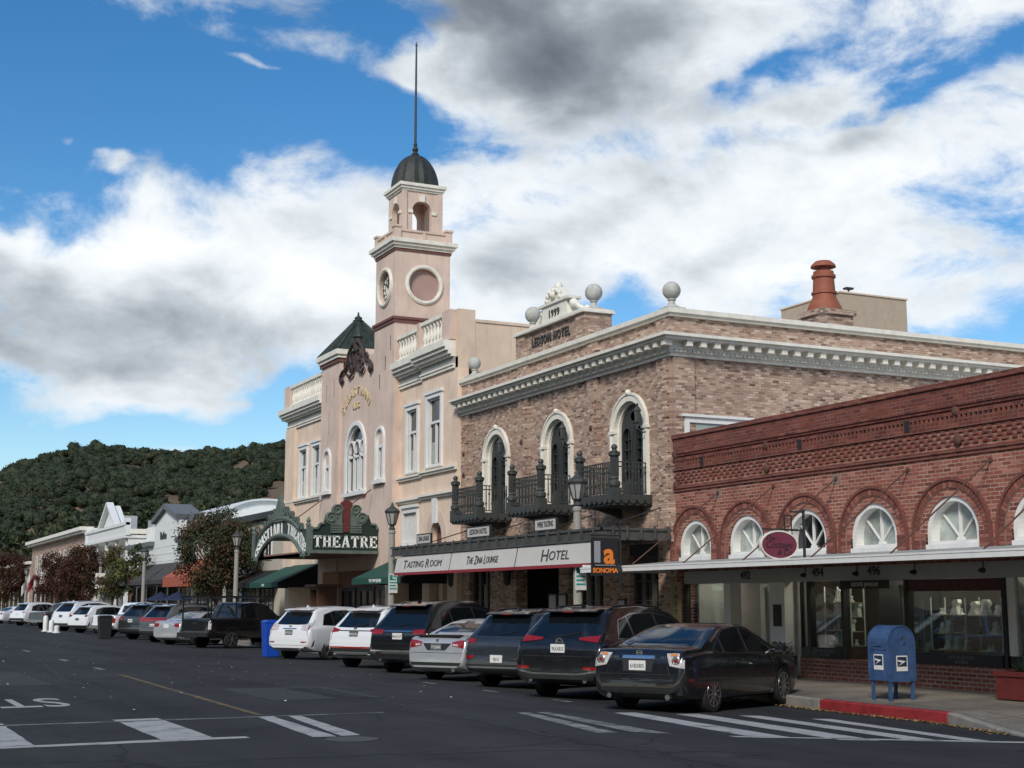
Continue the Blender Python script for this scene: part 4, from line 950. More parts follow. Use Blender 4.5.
# body behind
w = MB(); w.box(X0 + .45, 44, 43.09, 63.25, .1, 11.2); w.build('wall', M['sidepink'], th)
w = MB(); w.box(X0 + .45, 44.05, 43.05, 63.3, 11.2, 11.3); w.build('coping', M['sidepink'], th)
w = MB(); w.box(X0 - .2, X0 + .44, 43.085, 43.305, 9.60, 11.62); w.build('end_pier', M['sidepink'], th)
# cornices and balustrades
def wing_top(y0, y1, n, left_ret=0.0, right_ret=0.0, piers=()):
    w = MB(); a, b = y0 - right_ret, y1 + left_ret
    for z0, z1, q in ((9.60, 9.70, .08), (9.70, 9.76, .12), (10.0, 10.08, .16), (10.08, 10.20, .27), (10.20, 10.32, .38), (10.32, 10.55, .46)): w.fbox(a if q > .2 else y0, b if q > .2 else y1, z0, z1, n, n + q)
    w.fbox(y0, y1 - .002, 9.98, 10.6, -.35, n)
    o = w.build('cornice', M['trim'], th)
    w = MB(); w.fbox(y0 + .01, y1 - .01, 9.761, 9.999, n, n + .06); w.build('painted_cornice_shadow', M['trim_dark'], o)  # darker trim colour paints the shadow under the cornice crown
    w = MB(); w.fbox(y0, y1, 10.60, 10.72, n - .05, n + .20); w.fbox(y0, y1, 11.48, 11.61, n - .05, n + .20)
    k = int((y1 - y0) / .27)
    for i in range(k):
        y = y0 + (i + .5) * (y1 - y0) / k
        w.lathe([(.08, 0), (.08, .06), (.04, .09), (.09, .24), (.095, .32), (.045, .48), (.04, .58), (.08, .66), (.08, .76)], (X0 - n - .075, y, 10.72), 8)
    bl = w.build('balustrade', M['trim'], th, smooth=40)
    for p, q in piers:
        w = MB(); w.fbox(p - .004 if p < y0 + .01 else p, q, 10.58, 11.625, n - .09, n + .24); w.build('pier', M['mauve'], bl)
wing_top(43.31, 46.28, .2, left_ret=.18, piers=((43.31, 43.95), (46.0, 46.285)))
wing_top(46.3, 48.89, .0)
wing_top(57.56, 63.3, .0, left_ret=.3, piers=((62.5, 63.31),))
# string courses, ground storey details
for y0, y1, n in ((43.09, 46.3, .2), (46.3, 48.89, 0), (57.56, 63.3, .0)):
    w = MB(); w.fbox(y0, y1, 6.12, 6.2, n, n + .10); w.fbox(y0, y1, 6.2, 6.27, n, n + .16); w.build('string_course', M['trim'], th)
for y0, y1, n in ((43.09, 46.3, .2), (46.3, 48.89, 0)):
    w = MB(); w.fbox(y0, y1, 5.28, 5.36, n, n + .10); w.fbox(y0, y1, 5.36, 5.44, n, n + .18); w.build('string_course', M['trim'], th)
w = MB(); w.fbox(46.95, 48.55, 3.66, 3.75, 0, .12); w.prism([rect(46.98, 48.52, 3.75, 5.1), rect(47.1, 48.4, 3.86, 4.92)], fo(0), -.1, .07); w.fbox(46.92, 48.58, 5.1, 5.2, 0, .14)
for i in range(1, 8): w.fbox(47.1 + i * .1625 - .022, 47.1 + i * .1625 + .022, 3.86, 4.92, -.10, -.02)
o = w.build('window', M['white'], th); w = MB(); w.fbox(47.08, 48.42, 3.8, 4.95, -.2, -.12); w.build('pane', M['pane'], o)
w = MB(); w.prism(arch_loop(44.9, .51, 2.97, 3.85, .61), fo(.2), -.3, -.25); w.build('arch_niche', M['maroon'], th)
w = MB(); arch_ring(w, 44.9, 2.96, 3.85, .52, .62, .95, 1.05, .0, .012, fo(.2)); w.build('arch_surround', M['mauve'], th)
w = MB(); w.prism([(44.76, 4.40), (45.04, 4.40), (45.10, 5.26), (44.70, 5.26)], fo(.2), .012, .10); w.build('keystone', M['white'], th)
# bell tower
N = .30
tow_body = MB(); tow_body.prism([rect(48.9, 51.05, TB, 12.2), arch_loop(50.2, .42, 6.3, 7.85, .44)] + [rect(y - .06, y + .06, z - .28, z + .28) for y, z in ((49.3, 11.45), (49.85, 10.75), (50.45, 10.1))], fo(N), -.45, 0)
tow_body.box(X0 + .151, 21.0, 48.9, 51.05, TB, 12.2)
tow = tow_body.build('bell_tower', M['mauve'], th)
for y, z in ((49.3, 11.45), (49.85, 10.75), (50.45, 10.1)):
    w = MB(); w.fbox(y - .05, y + .05, z - .27, z + .27, N - .06, N - .02); w.build('slit_shade_strip', M['dark'], tow)  # dark strip stands in for the shade of a deep slit
awin(50.2, .50, 6.3, 7.85, .52, N, th)
w = MB(); w.box(X0 - N - .05, 21.05, 48.85, 51.1, 12.2, 12.32); w.box(X0 - N - .09, 21.09, 48.81, 51.14, 12.32, 12.42); w.build('maroon_string_course', M['maroon'], tow)
tx0, tx1 = X0 - N + .02, 20.98; ty0, ty1 = 48.92, 51.03
cy, cz, cr = 49.97, 13.74, .63; cxs = 19.88
w = MB()
circ = lambda c, z, r: [(c + r * math.cos(a), z + r * math.sin(a)) for a in np.linspace(0, 2 * math.pi, 33)[:-1]]
w.prism([rect(ty0, ty1, 12.42, 15.0), circ(cy, cz, cr)], lambda a, b, d: (tx0 + d, a, b), 0, .25)
w.prism([rect(tx0 + .26, tx1, 12.42, 15.0), circ(cxs + .02, cz, .63)], lambda a, b, d: (a, ty0 + d, b), 0, .25)
w.box(tx0 + .35, tx1, ty0 + .35, ty1, 12.42, 15.0)
w.box(tx0 + .001, tx0 + .26, ty0 + .001, ty0 + .002, 12.42, 15.0)
w.build('clock_stage', M['mauve'], tow)
def ring(mb, fn, c, z, ri, ro, d0, d1): mb.prism([circ(c, z, ro), circ(c, z, ri)], fn, d0, d1)
w = MB(); ring(w, lambda a, b, d: (tx0 - d, a, b), cy, cz, cr, cr + .14, -.02, .06); ring(w, lambda a, b, d: (tx0 - d, a, b), cy, cz, cr + .04, cr + .10, .06, .09)
ring(w, lambda a, b, d: (a, ty0 - d, b), cxs + .02, cz, .63, .77, -.02, .06); ring(w, lambda a, b, d: (a, ty0 - d, b), cxs + .02, cz, .67, .73, .06, .09)
w.build('roundel_frame', M['trim'], tow)
w = MB(); w.prism([circ(cy, cz, cr - .02)], lambda a, b, d: (tx0 + .14 - d, a, b), -.06, 0); w.build('clock_face', M['trim'], tow)
w = MB()
for k in range(12):
    a = 2 * math.pi * k / 12; w.bar((tx0 + .13, cy + .40 * math.cos(a), cz + .40 * math.sin(a)), (tx0 + .13, cy + .55 * math.cos(a), cz + .55 * math.sin(a)), .07, .02)
ring(w, lambda a, b, d: (tx0 + .14 - d, a, b), cy, cz, .56, .60, 0, .015); ring(w, lambda a, b, d: (tx0 + .14 - d, a, b), cy, cz, .32, .35, 0, .015)
w.bar((tx0 + .115, cy, cz), (tx0 + .115, cy + .22, cz + .19), .06, .02); w.bar((tx0 + .105, cy, cz), (tx0 + .105, cy - .1, cz + .45), .045, .02)
w.build('clock_hands_and_marks', M['letter_dark'], tow)
w = MB(); w.prism([circ(cxs + .02, cz, .62)], lambda a, b, d: (a, ty0 + .12 - d, b), -.06, 0); w.build('blank_roundel', M['mauve_dark'], tow)
w = MB()
def sq(mb, z0, z1, e, x0=tx0, x1=tx1, y0=ty0, y1=ty1): mb.box(x0 - e, x1 + e, y0 - e, y1 + e, z0, z1)
sq(w, 15.10, 15.20, .08); sq(w, 15.20, 15.31, .16); sq(w, 15.31, 15.46, .24); w.build('tower_cornice', M['trim'], tow)
w = MB(); sq(w, 15.0, 15.10, .04); w.build('maroon_string_course', M['maroon'], tow)
w = MB(); e = .06
for sx in (tx0 - e, tx1 + e - .26):
    for sy in (ty0 - e, ty1 + e - .26): w.box(sx, sx + .26, sy, sy + .26, 15.46, 15.92); w.box(sx - .04, sx + .30, sy - .04, sy + .30, 15.92, 16.00)
w.box(tx0 + .2, tx1 - .2, ty0, ty0 + .09, 15.52, 15.78); w.box(tx0, tx0 + .09, ty0 + .2, ty1 - .2, 15.52, 15.78); w.box(tx0 + .2, tx1 - .2, ty1 - .09, ty1, 15.52, 15.78)
w.box(tx0 + .2, tx1 - .2, ty0 - .05, ty0 + .13, 15.78, 15.86); w.box(tx0 - .05, tx0 + .13, ty0 + .2, ty1 - .2, 15.78, 15.86)
w.box(cxs - .07, cxs + .07, ty0 - .04, ty0, 15.53, 15.78); w.box(tx0 - .04, tx0, cy - .07, cy + .07, 15.53, 15.78); w.box(tx0 + .2, tx1 - .2, ty0 - .04, ty0 + .12, 15.46, 15.52); w.box(tx0 - .04, tx0 + .12, ty0 + .2, ty1 - .2, 15.46, 15.52)
w.build('tower_parapet', M['mauve'], tow)
# belfry with open arches
bx0, bx1, by0, by1 = X0 + .10, 20.70, 49.2, 50.74
bcx, bcy = (bx0 + bx1) / 2, (by0 + by1) / 2
w = MB()
w.prism([rect(bx0, bx1, 15.46, 17.5), arch_loop(bcx, .40, 15.78, 16.74, .40)], lambda a, b, d: (a, by0 + d, b), 0, .22)
w.prism([rect(bx0, bx1, 15.46, 17.5), arch_loop(bcx, .40, 15.78, 16.74, .40)], lambda a, b, d: (a, by1 - d, b), 0, .22)
w.prism([rect(by0 + .22, by1 - .22, 15.46, 17.5), arch_loop(bcy, .40, 15.78, 16.74, .40)], lambda a, b, d: (bx0 + d, a, b), 0, .22)
w.prism([rect(by0 + .22, by1 - .22, 15.46, 17.5), arch_loop(bcy, .40, 15.78, 16.74, .40)], lambda a, b, d: (bx1 - d, a, b), 0, .22)
w.box(bx0 + .23, bx1 - .23, by0 + .23, by1 - .23, 17.38, 17.48); w.box(bx0 - .05, bx0 + .16, by0 - .05, by0, 15.48, 17.48); w.box(bx1 - .16, bx1 + .05, by0 - .05, by0, 15.48, 17.48)
w.build('belfry', M['mauve'], tow)
for q in ((bcx - .10, bcx + .10, by0 - .06, by0, 17.1, 17.38), (bx0 - .06, bx0, bcy - .1, bcy + .1, 17.13, 17.38)): w = MB(); w.box(*q); w.build('keystone', M['trim'], tow)
for s_ in (-1, 1):
    w = MB(); w.box(bcx + s_ * .49 - .10, bcx + s_ * .49 + .10, by0 - .05, by0, 16.62, 16.74); w.build('impost', M['trim'], tow)
    w = MB(); w.box(bx0 - .05, bx0, bcy + s_ * .49 - .10, bcy + s_ * .49 + .10, 16.62, 16.74); w.build('impost', M['trim'], tow)
w = MB(); sq(w, 17.5, 17.58, .05, bx0, bx1, by0, by1); sq(w, 17.58, 17.68, .11, bx0, bx1, by0, by1); sq(w, 17.68, 17.80, .17, bx0, bx1, by0, by1); w.build('belfry_cornice', M['trim'], tow)
w = MB(); pr = [(0.92 * math.cos(q), .0 + 1.42 * math.sin(q)) for q in np.linspace(0, 1.46, 13)]
vsn = []
seg = 32
for i in range(seg):
    a = 2 * math.pi * i / seg; rib = 1.035 if i % 2 == 0 else .985
    for r, z in pr: vsn.append((bcx + r * rib * 1.0 * math.cos(a), bcy + r * rib * 0.98 * math.sin(a), 17.80 + z))
fs = []
for i in range(seg):
    j = (i + 1) % seg
    for q in range(len(pr) - 1): fs.append((i * 13 + q, j * 13 + q, j * 13 + q + 1, i * 13 + q + 1))
w.add(vsn, fs); w.lathe([(.14, 1.37), (.17, 1.43), (.11, 1.50), (.08, 1.56), (.13, 1.64), (.10, 1.72), (.06, 1.78), (.08, 1.86), (.05, 1.95)], (bcx, bcy, 17.80), 12)
w.build('dome', plain('dark_copper', (0.026, 0.030, 0.024), .6, vary=.55, scale=4, dirt=.3), tow)
w = MB(); w.tube([(bcx, bcy, 19.65), (bcx, bcy, 23.65), (bcx, bcy, 23.95)], .055, 8, .02); w.ball((bcx, bcy, 23.8), .05, 8); w.build('spire', M['irond'], tow)
# left pavilion with green roof
pv = MB(); pv.prism([rect(55.2, 57.55, TB, 11.65), arch_loop(56.55, .42, 6.3, 7.6, .44)] + [rect(y - .05, y + .05, z - h_, z + h_) for y, z, h_ in ((56.9, 10.5, .38), (55.9, 10.6, .38), (56.5, 9.2, .5))], fo(N), -.45, 0)
pv.box(X0 + .151, 21.1, 55.2, 57.55, TB, 11.65); pav = pv.build('corner_pavilion', M['mauve'], th)
for y, z, h_ in ((56.9, 10.5, .38), (55.9, 10.6, .38), (56.5, 9.2, .5)):
    w = MB(); w.fbox(y - .045, y + .045, z - h_ + .01, z + h_ - .01, N - .06, N - .02); w.build('slit_shade_strip', M['dark'], pav)  # shade inside the shallow slits, put in as dark strips
awin(56.55, .50, 6.3, 7.6, .52, N, th)
w = MB(); w.box(X0 - N - .08, 21.18, 55.12, 57.63, 11.65, 11.80); w.build('maroon_string_course', M['maroon'], pav)
w = MB(); w.box(X0 - N - .14, 21.24, 55.06, 57.69, 11.80, 11.94); w.box(X0 - N - .22, 21.32, 54.98, 57.77, 11.94, 12.15); w.build('cornice', M['trim'], pav)
w = MB(); ax, ay = 19.9, 56.38; x0_, x1_, y0_, y1_ = X0 - N - .16, 21.26, 55.04, 57.71
pts = []
for q, z in ((1, 12.15), (.84, 12.42), (.12, 13.62)):
    pts += [(ax + (x0_ - ax) * q, ay + (y0_ - ay) * q, z), (ax + (x1_ - ax) * q, ay + (y0_ - ay) * q, z), (ax + (x1_ - ax) * q, ay + (y1_ - ay) * q, z), (ax + (x0_ - ax) * q, ay + (y1_ - ay) * q, z)]
fs = [(i + 4 * k, (i + 1) % 4 + 4 * k, (i + 1) % 4 + 4 * k + 4, i + 4 * k + 4) for k in range(2) for i in range(4)] + [(8, 9, 10, 11)]
w.add(pts, fs)
for i in range(4):
    for sidek in range(1, 9):
        q = sidek / 9; a0 = Vector(pts[4 + i]).lerp(Vector(pts[4 + (i + 1) % 4]), q); a1 = Vector(pts[8 + i]).lerp(Vector(pts[8 + (i + 1) % 4]), q); b0 = Vector(pts[i]).lerp(Vector(pts[(i + 1) % 4]), q)
        w.bar(b0, a0, .045, .05); w.bar(a0, a1, .045, .05)
    w.tube([pts[i], pts[4 + i], pts[8 + i]], .06, 6)
w.lathe([(.22, 0), (.26, .06), (.16, .12), (.18, .2), (.06, .28), (.03, .45)], (ax, ay, 13.62), 8)
w.build('copper_roof', M['copper'], pav)
# arched centre bay
BN, BC = .18, 53.3
panel(51.055, 55.195, TB, 10.7, BN, [arch_loop(BC, 1.05, 6.05, 7.7, 1.05)], M['mauve'])
w = MB(); w.prism([(51.06, 10.7), (55.19, 10.7), (55.19, 11.35), (54.7, 11.4), (54.1, 11.75), (52.4, 11.75), (51.8, 11.4), (51.06, 11.35)], fo(BN), -.4, .0); w.build('gable', M['mauve'], th)
awin(BC, 1.22, 6.05, 7.7, 1.22, BN, th, solid_top=False)
w = MB()
for q in (-.36, .36): w.prism([rect(BC + q - .05, BC + q + .05, 6.1, 7.8)], fo(BN), -.13, -.02)
for q in (-.68, 0, .68): arch_ring(w, BC + q, 7.65, 7.8, .25, .30, .33, .38, -.13, -.02, fo(BN))
w.prism([rect(BC - .95, BC + .95, 7.45, 7.54)], fo(BN), -.13, -.02)
w.build('window_tracery', M['white'], th)
def on_arc(body, cy_, cz_, rad, size, a0, a1, mat, par, n):
    for i, ch in enumerate(body):
        if ch == ' ': continue
        a = a0 + (a1 - a0) * i / (len(body) - 1); xd = (0, -math.sin(R(a)), math.cos(R(a)) * -1 if False else 0)
        rt = Vector((0, -math.sin(R(a)), -(-math.cos(R(a))) * -1)) if False else Vector((0, -math.sin(R(a)), -math.cos(R(a)) * -1 * -1))
        up = Vector((0, math.cos(R(a)), math.sin(R(a))))
        rt = up.cross(Vector((1, 0, 0))) * 1.0
        rt = Vector((0, -up.z, up.y))
        text_mesh(ch, size, .02, mat, 'lettering', par, (X0 - n, cy_ + rad * math.cos(R(a)), cz_ + rad * math.sin(R(a))), rt, up, bold=.012)
on_arc('SEBASTIANI', 53.35, 7.9, 2.25, .50, 46, 134, M['gold'], th, BN + .02)
text_mesh('BLDG', .34, .02, M['gold'], 'lettering', th, (X0 - BN - .02, 53.35, 9.55), ST_X, UPZ, bold=.012)
# scrolled iron ornament
w = MB(); n_ = .28
def spiral(cy_, cz_, r0, turns, s, r=.07):
    P = [F(cy_ + s * r0 * (1 - .75 * q) * math.cos(2 * math.pi * turns * q), cz_ + r0 * (1 - .75 * q) * math.sin(2 * math.pi * turns * q), n_) for q in np.linspace(0, 1, 26)]
    w.tube(P, r, 6, r * .6)
for s in (-1, 1):
    c = BC
    w.tube([F(c + s * q[0], q[1], n_) for q in ((.12, 12.15), (.45, 12.1), (.85, 11.75), (1.0, 11.4), (1.25, 11.2), (1.6, 11.15), (1.85, 10.98), (1.88, 10.8), (1.72, 10.68), (1.58, 10.78), (1.65, 10.9))], .085, 6, .06)
    spiral(c + s * .42, 11.55, .30, 1.6, -s, .06); spiral(c + s * .62, 11.15, .22, 1.5, s, .05); spiral(c + s * 1.25, 11.36, .18, 1.4, -s, .045)
    w.tube([F(c + s * q[0], q[1], n_) for q in ((.2, 11.2), (.35, 10.9), (.75, 10.8), (1.0, 10.95))], .06, 6)
for k in range(3): w.tube([F(BC - .12 + .12 * k, 11.1, .3), F(BC - .16 + .16 * k, 11.7, .3), F(BC - .05 + .05 * k, 12.2, .3)], .05, 6)
w.build('scroll_ornament', plain('brown_scrollwork', (0.055, 0.034, 0.03), .7, vary=.3), th)
w = MB(); w.lathe([(.26, 0), (.30, .06), (.18, .12), (.16, .62), (.25, .66), (.22, .74), (.10, .95), (.03, 1.15)], F(BC, 11.7, .18), 8); w.build('roof_lantern', M['copper'], th)
# ground storey and entry
for a, b, n in ((57.56, 63.3, 0), (43.1, 43.9, .2), (46.0, 46.6, 0), (48.9, 49.5, .3), (56.9, 57.55, .3), (44.75, 45.05, 0)):
    w = MB(); w.fbox(a, b, .1, TB - .002, -.4, n); w.build('ground_floor_pier', M['pink'], th)
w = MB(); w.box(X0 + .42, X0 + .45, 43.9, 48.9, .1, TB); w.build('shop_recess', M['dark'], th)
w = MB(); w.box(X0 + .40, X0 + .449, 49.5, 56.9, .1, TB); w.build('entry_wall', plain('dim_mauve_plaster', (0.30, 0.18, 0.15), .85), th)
for a, b in ((50.2, 51.9), (52.4, 54.1), (54.6, 56.3)):
    w = MB(); w.prism([rect(a, b, .12, 2.3), rect(a + .12, (a + b) / 2 - .06, .4, 2.15), rect((a + b) / 2 + .06, b - .12, .4, 2.15)], lambda p, q, d: (X0 + .39 - d, p, q), 0, .06); d_ = w.build('entry_door', M['wframe'], th)
    w = MB(); w.box(X0 + .37, X0 + .38, a + .05, b - .05, .3, 2.2); w.build('pane', M['pane'], d_)
w = MB(); w.box(17.3, 18.2, 53.3, 54.5, .08, 1.0); w.box(17.2, 18.3, 53.2, 54.6, 1.0, 1.08); w.prism([rect(53.4, 54.4, 1.08, 2.3), rect(53.5, 54.3, 1.2, 2.2)], lambda p, q, d: (17.35 + d, p, q), 0, .8); w.box(17.2, 18.3, 53.2, 54.6, 2.3, 2.4)
w.build('ticket_booth', M['wood'], th)
# ================================================================ vehicles
def paint(name, c, rough=0.32, metal=0.3):
    m, t = newmat(name)
    tc = t.n('TexCoord'); s = t.n('SeparateXYZ', i={0: (tc, 'Object')})
    nz = t.n('TexNoise', i={'Vector': (tc, 'Object'), 'Scale': 3.0, 'Detail': 8, 'Roughness': 0.7})
    gr = t.n('MapRange', i={0: (s, 2), 1: 0.25, 2: 0.75, 3: 0.16, 4: 0.0})            # road dust on the sills
    f = t.math('MULTIPLY', gr, nz, clamp=True)
    base = t.mix(f, col(c), (0.13, 0.12, 0.105, 1))
    rg = t.n('MapRange', i={0: nz, 1: 0.3, 2: 0.75, 3: rough * .7, 4: rough * 1.35})
    b = t.n('BsdfPrincipled', i={'Base Color': out2(base), 'Roughness': rg, 'Metallic': metal, 'Coat Weight': 1.0, 'Coat Roughness': 0.025})
    t.n('OutputMaterial', i={0: b}); return m
PAINT = dict(black=paint('black_car_paint', (0.010, 0.0105, 0.012)), darkgrey=paint('dark_grey_car_paint', (0.012, 0.0125, 0.014), metal=.4), grey=paint('slate_grey_car_paint', (0.042, 0.050, 0.058), metal=.5),
             silver=paint('silver_car_paint', (0.50, 0.51, 0.52), metal=.5), white=paint('white_car_paint', (0.72, 0.73, 0.73), metal=0), midgrey=paint('mid_grey_car_paint', (0.14, 0.145, 0.15), metal=.4), olive=paint('charcoal_green_car_paint', (0.035, 0.04, 0.038), metal=.3))

def smooth_prof(P, xs, w=0.07):
    px = [p[0] for p in P]; pz = [p[1] for p in P]
    acc = np.zeros(len(xs))
    for o in np.linspace(-w, w, 7): acc += np.interp(np.clip(np.array(xs) + o, px[0], px[-1]), px, pz)
    r = acc / 7
    return r
TYPES = {
 'sedan': dict(L=4.82, W=1.80, ro=1.03, wb=2.77, r=.335,
    top=[(0, .50), (.03, .70), (.08, .92), (.15, 1.03), (.22, 1.06), (.72, 1.085), (1.02, 1.21), (1.50, 1.39), (1.80, 1.445), (2.30, 1.462), (2.75, 1.43), (3.2, 1.25), (3.68, 1.0), (4.2, .90), (4.6, .76), (4.78, .58), (4.82, .45)],
    belt=[(0, .93), (1.0, .985), (2.5, .93), (3.6, .88), (4.82, .7)], low=[(0, .36), (.25, .24), (.8, .2), (4.4, .19), (4.82, .28)],
    dlo=([(1.18, 1.03), (1.6, .99), (2.5, .965), (3.42, .95)], [(1.28, 1.10), (1.75, 1.345), (2.3, 1.385), (2.85, 1.29), (3.40, .985)]), pillars=(1.48, 2.40),
    rglass=(.62, .52, 1.11, 1.385), tumble=.42),
 'suv': dict(L=4.75, W=1.90, ro=.98, wb=2.80, r=.37,
    top=[(0, .55), (.03, .80), (.07, .98), (.15, 1.10), (.50, 1.47), (.58, 1.57), (.68, 1.625), (1.0, 1.69), (1.8, 1.725), (2.5, 1.70), (2.95, 1.60), (3.65, 1.15), (4.2, 1.03), (4.55, .90), (4.70, .70), (4.75, .5)],
    belt=[(0, 1.02), (1.2, 1.08), (2.6, 1.03), (3.6, .99), (4.75, .8)], low=[(0, .42), (.3, .30), (.8, .25), (4.3, .24), (4.75, .34)],
    dlo=([(.72, 1.14), (1.4, 1.12), (2.4, 1.08), (3.36, 1.05)], [(.92, 1.45), (1.4, 1.555), (2.2, 1.57), (2.8, 1.49), (3.38, 1.09)]), pillars=(1.22, 2.22),
    rglass=(.68, .57, 1.15, 1.52), tumble=.40),
 'pickup': dict(L=5.4, W=1.90, ro=1.2, wb=3.25, r=.38,
    top=[(0, .60), (.02, .80), (.05, 1.12), (.10, 1.15), (1.68, 1.16), (1.73, 1.2), (1.86, 1.66), (1.98, 1.74), (2.6, 1.775), (3.1, 1.74), (3.4, 1.64), (4.0, 1.2), (4.8, 1.08), (5.2, .96), (5.35, .75), (5.4, .55)],
    belt=[(0, 1.08), (1.7, 1.1), (3.0, 1.09), (4.0, 1.05), (5.4, .85)], low=[(0, .50), (.3, .42), (5.0, .36), (5.4, .42)],
    dlo=([(1.98, 1.16), (2.8, 1.14), (3.8, 1.12)], [(2.06, 1.60), (2.6, 1.64), (3.2, 1.57), (3.78, 1.18)]), pillars=(2.72,),
    rglass=None, tumble=.28),
}
class Car:
    def __init__(s, name, label, cat, loc, group, typ, pcol, H=None, L=None, W=None, rz=29.0, clad=False, rim='alloy', spokes=10):
        s.T = T = TYPES[typ]; s.typ = typ
        s.fz = (H / max(p[1] for p in T['top'])) if H else 1.0
        s.fx = (L / T['L']) if L else 1.0; s.W = W or T['W']; s.L = T['L'] * s.fx; s.r = T['r']
        s.root = thing(name, (0, 0, 0), label, cat, group, R(rz))
        ORIG[s.root.name] = Vector((0, 0, 0))
        X = lambda x: x * s.fx
        Z = lambda z: z if z < .55 else .55 + (z - .55) * (s.fz * max(p[1] for p in T['top']) - .55) / (max(p[1] for p in T['top']) - .55)
        s.X, s.Z = X, Z
        xs = sorted(set(list(np.linspace(0, .7, 26)) + list(np.linspace(.7, T['L'] - .6, 54)) + list(np.linspace(T['L'] - .6, T['L'], 18))))
        n = len(xs); top = smooth_prof(T['top'], xs, .03); belt = smooth_prof(T['belt'], xs, .2); low = smooth_prof(T['low'], xs, .05); L0 = T['L']
        pl = np.interp(xs, [0, .02, .07, .16, .35, .8, L0 - 1.0, L0 - .45, L0 - .15, L0 - .04, L0], [.80, .87, .925, .962, .985, 1, 1, .955, .86, .76, .66])
        hw = s.W / 2; V = []; F_ = []
        for i, x in enumerate(xs):
            zt, zl = Z(top[i]), low[i]; zb = min(Z(belt[i]), zt - .03); w = hw * pl[i]; h = zt - zb
            zb = max(zb, zl + .08); h = max(.02, zt - zb)
            wr = w * .93 - T['tumble'] * max(0, h - .05); 
            half = [(0, zl), (w * .84, zl), (w * .94, zl + .035), (w * .985, zl + (zb - zl) * .22), (w, zl + (zb - zl) * .45), (w * 1.0, zl + (zb - zl) * .68), (w * .985, zl + (zb - zl) * .90), (w * .965, zb - .004),
                    (w * .942, zb + h * .05), (w * .93 + (wr - w * .93) * .45, zb + h * .45), (wr + .012, zb + h * .86), (wr - .02, zb + h * .94), (wr - .10, zb + h * .985), (wr * .5, zb + h + .006), (0, zb + h + .012)]
            ring = [(X(x), y, z) for y, z in half] + [(X(x), -y, z) for y, z in reversed(half[1:-1])]
            V += ring
        k = len(ring)
        for i in range(n - 1):
            for j in range(k): F_.append((i * k + j, i * k + (j + 1) % k, (i + 1) * k + (j + 1) % k, (i + 1) * k + j))
        F_.append(tuple(reversed(range(k)))); F_.append(tuple((n - 1) * k + j for j in range(k)))
        s.bvh = BVHTree.FromPolygons([Vector(v) for v in V], F_)
        mb = MB(); mb.add(V, F_)
        s.body = mb.build('body', [pcol, M['trimblack']], s.root, smooth=38, local=True)
        # wheel housings
        cm = MB(); s.ax = (X(T['ro']), X(T['ro']) + T['wb'] * s.fx)
        for a in s.ax:
            for sy in (-1, 1):
                c = [(a + (s.r + .055) * math.cos(q), s.r + (s.r + .055) * math.sin(q)) for q in np.linspace(0, 2 * math.pi, 29)[:-1]]
                cm.prism(c, lambda p, q, d: (p, d, q), sy * (hw - .27), sy * (hw + .3))
        co = cm.build('cutter', M['trimblack'], None)
        bo = s.body.modifiers.new('b', 'BOOLEAN'); bo.operation = 'DIFFERENCE'; bo.object = co; bo.solver = 'EXACT'; bo.material_mode = 'TRANSFER'
        dg = bpy.context.evaluated_depsgraph_get(); dg.update()
        me = bpy.data.meshes.new_from_object(s.body.evaluated_get(dg)); s.body.modifiers.clear(); old = s.body.data; s.body.data = me
        bpy.data.objects.remove(co); me.name = 'body'
        for p in me.polygons: p.use_smooth = True
        me.set_sharp_from_angle(angle=R(38))
        s.root.location = loc
        for i, a in enumerate(s.ax):
            for sy in (1, -1): s.wheel(a, sy * (hw - .115), sy, rim, spokes)
    def cast(s, d, a, b):
        if d == 'L': o, v = Vector((a, 3, b)), Vector((0, -1, 0))
        elif d == 'R': o, v = Vector((a, -3, b)), Vector((0, 1, 0))
        elif d == 'B': o, v = Vector((-2, a, b)), Vector((1, 0, 0))
        elif d == 'F': o, v = Vector((s.L + 2, a, b)), Vector((-1, 0, 0))
        else: o, v = Vector((a, b, 4)), Vector((0, 0, -1))
        h = s.bvh.ray_cast(o, v)
        return (h[0], h[1] if h[1].dot(v) < 0 else -h[1]) if h[0] else None
    def patch(s, name, mat, d, bottom, topl, off=.006, m=None, n=4, parent=None, smooth=60, xmax=9):
        def res(P, m):
            P = [Vector(p) for p in P]; L = [0]
            for a, b in zip(P, P[1:]): L.append(L[-1] + (b - a).length)
            o = []
            for q in np.linspace(0, L[-1], m):
                for i in range(len(P) - 1):
                    if q <= L[i + 1] + 1e-9: o.append(P[i].lerp(P[i + 1], (q - L[i]) / max(1e-9, L[i + 1] - L[i]))); break
            return o
        m = m or max(3, int(max(sum((Vector(b) - Vector(a)).length for a, b in zip(P, P[1:])) for P in (bottom, topl)) / .08) + 2)
        B, Tt = res(bottom, m), res(topl, m); mb = MB(); ok = {}
        for j in range(n + 1):
            for i in range(m):
                p = B[i].lerp(Tt[i], j / n); h = s.cast(d, p.x, p.y)
                if h and not (d == 'B' and (h[0].x > xmax or abs(h[1].x) < .30)): ok[i, j] = len(mb.v); mb.v.append(tuple(h[0] + h[1] * off)); mb.v.append(tuple(h[0] - h[1] * .012))
        for j in range(n):
            for i in range(m - 1):
                q = [(i, j), (i + 1, j), (i + 1, j + 1), (i, j + 1)]
                if all(c in ok for c in q):
                    f = [ok[c] for c in q]; mb.f.append(tuple(f)); mb.m.append(0)
                    for e, (c1, c2) in enumerate(zip(q, q[1:] + q[:1])):
                        edge = (e == 0 and j == 0) or (e == 2 and j == n - 1) or (e == 1 and i == m - 2) or (e == 3 and i == 0)
                        if edge: mb.f.append((ok[c1], ok[c1] + 1, ok[c2] + 1, ok[c2])); mb.m.append(0)
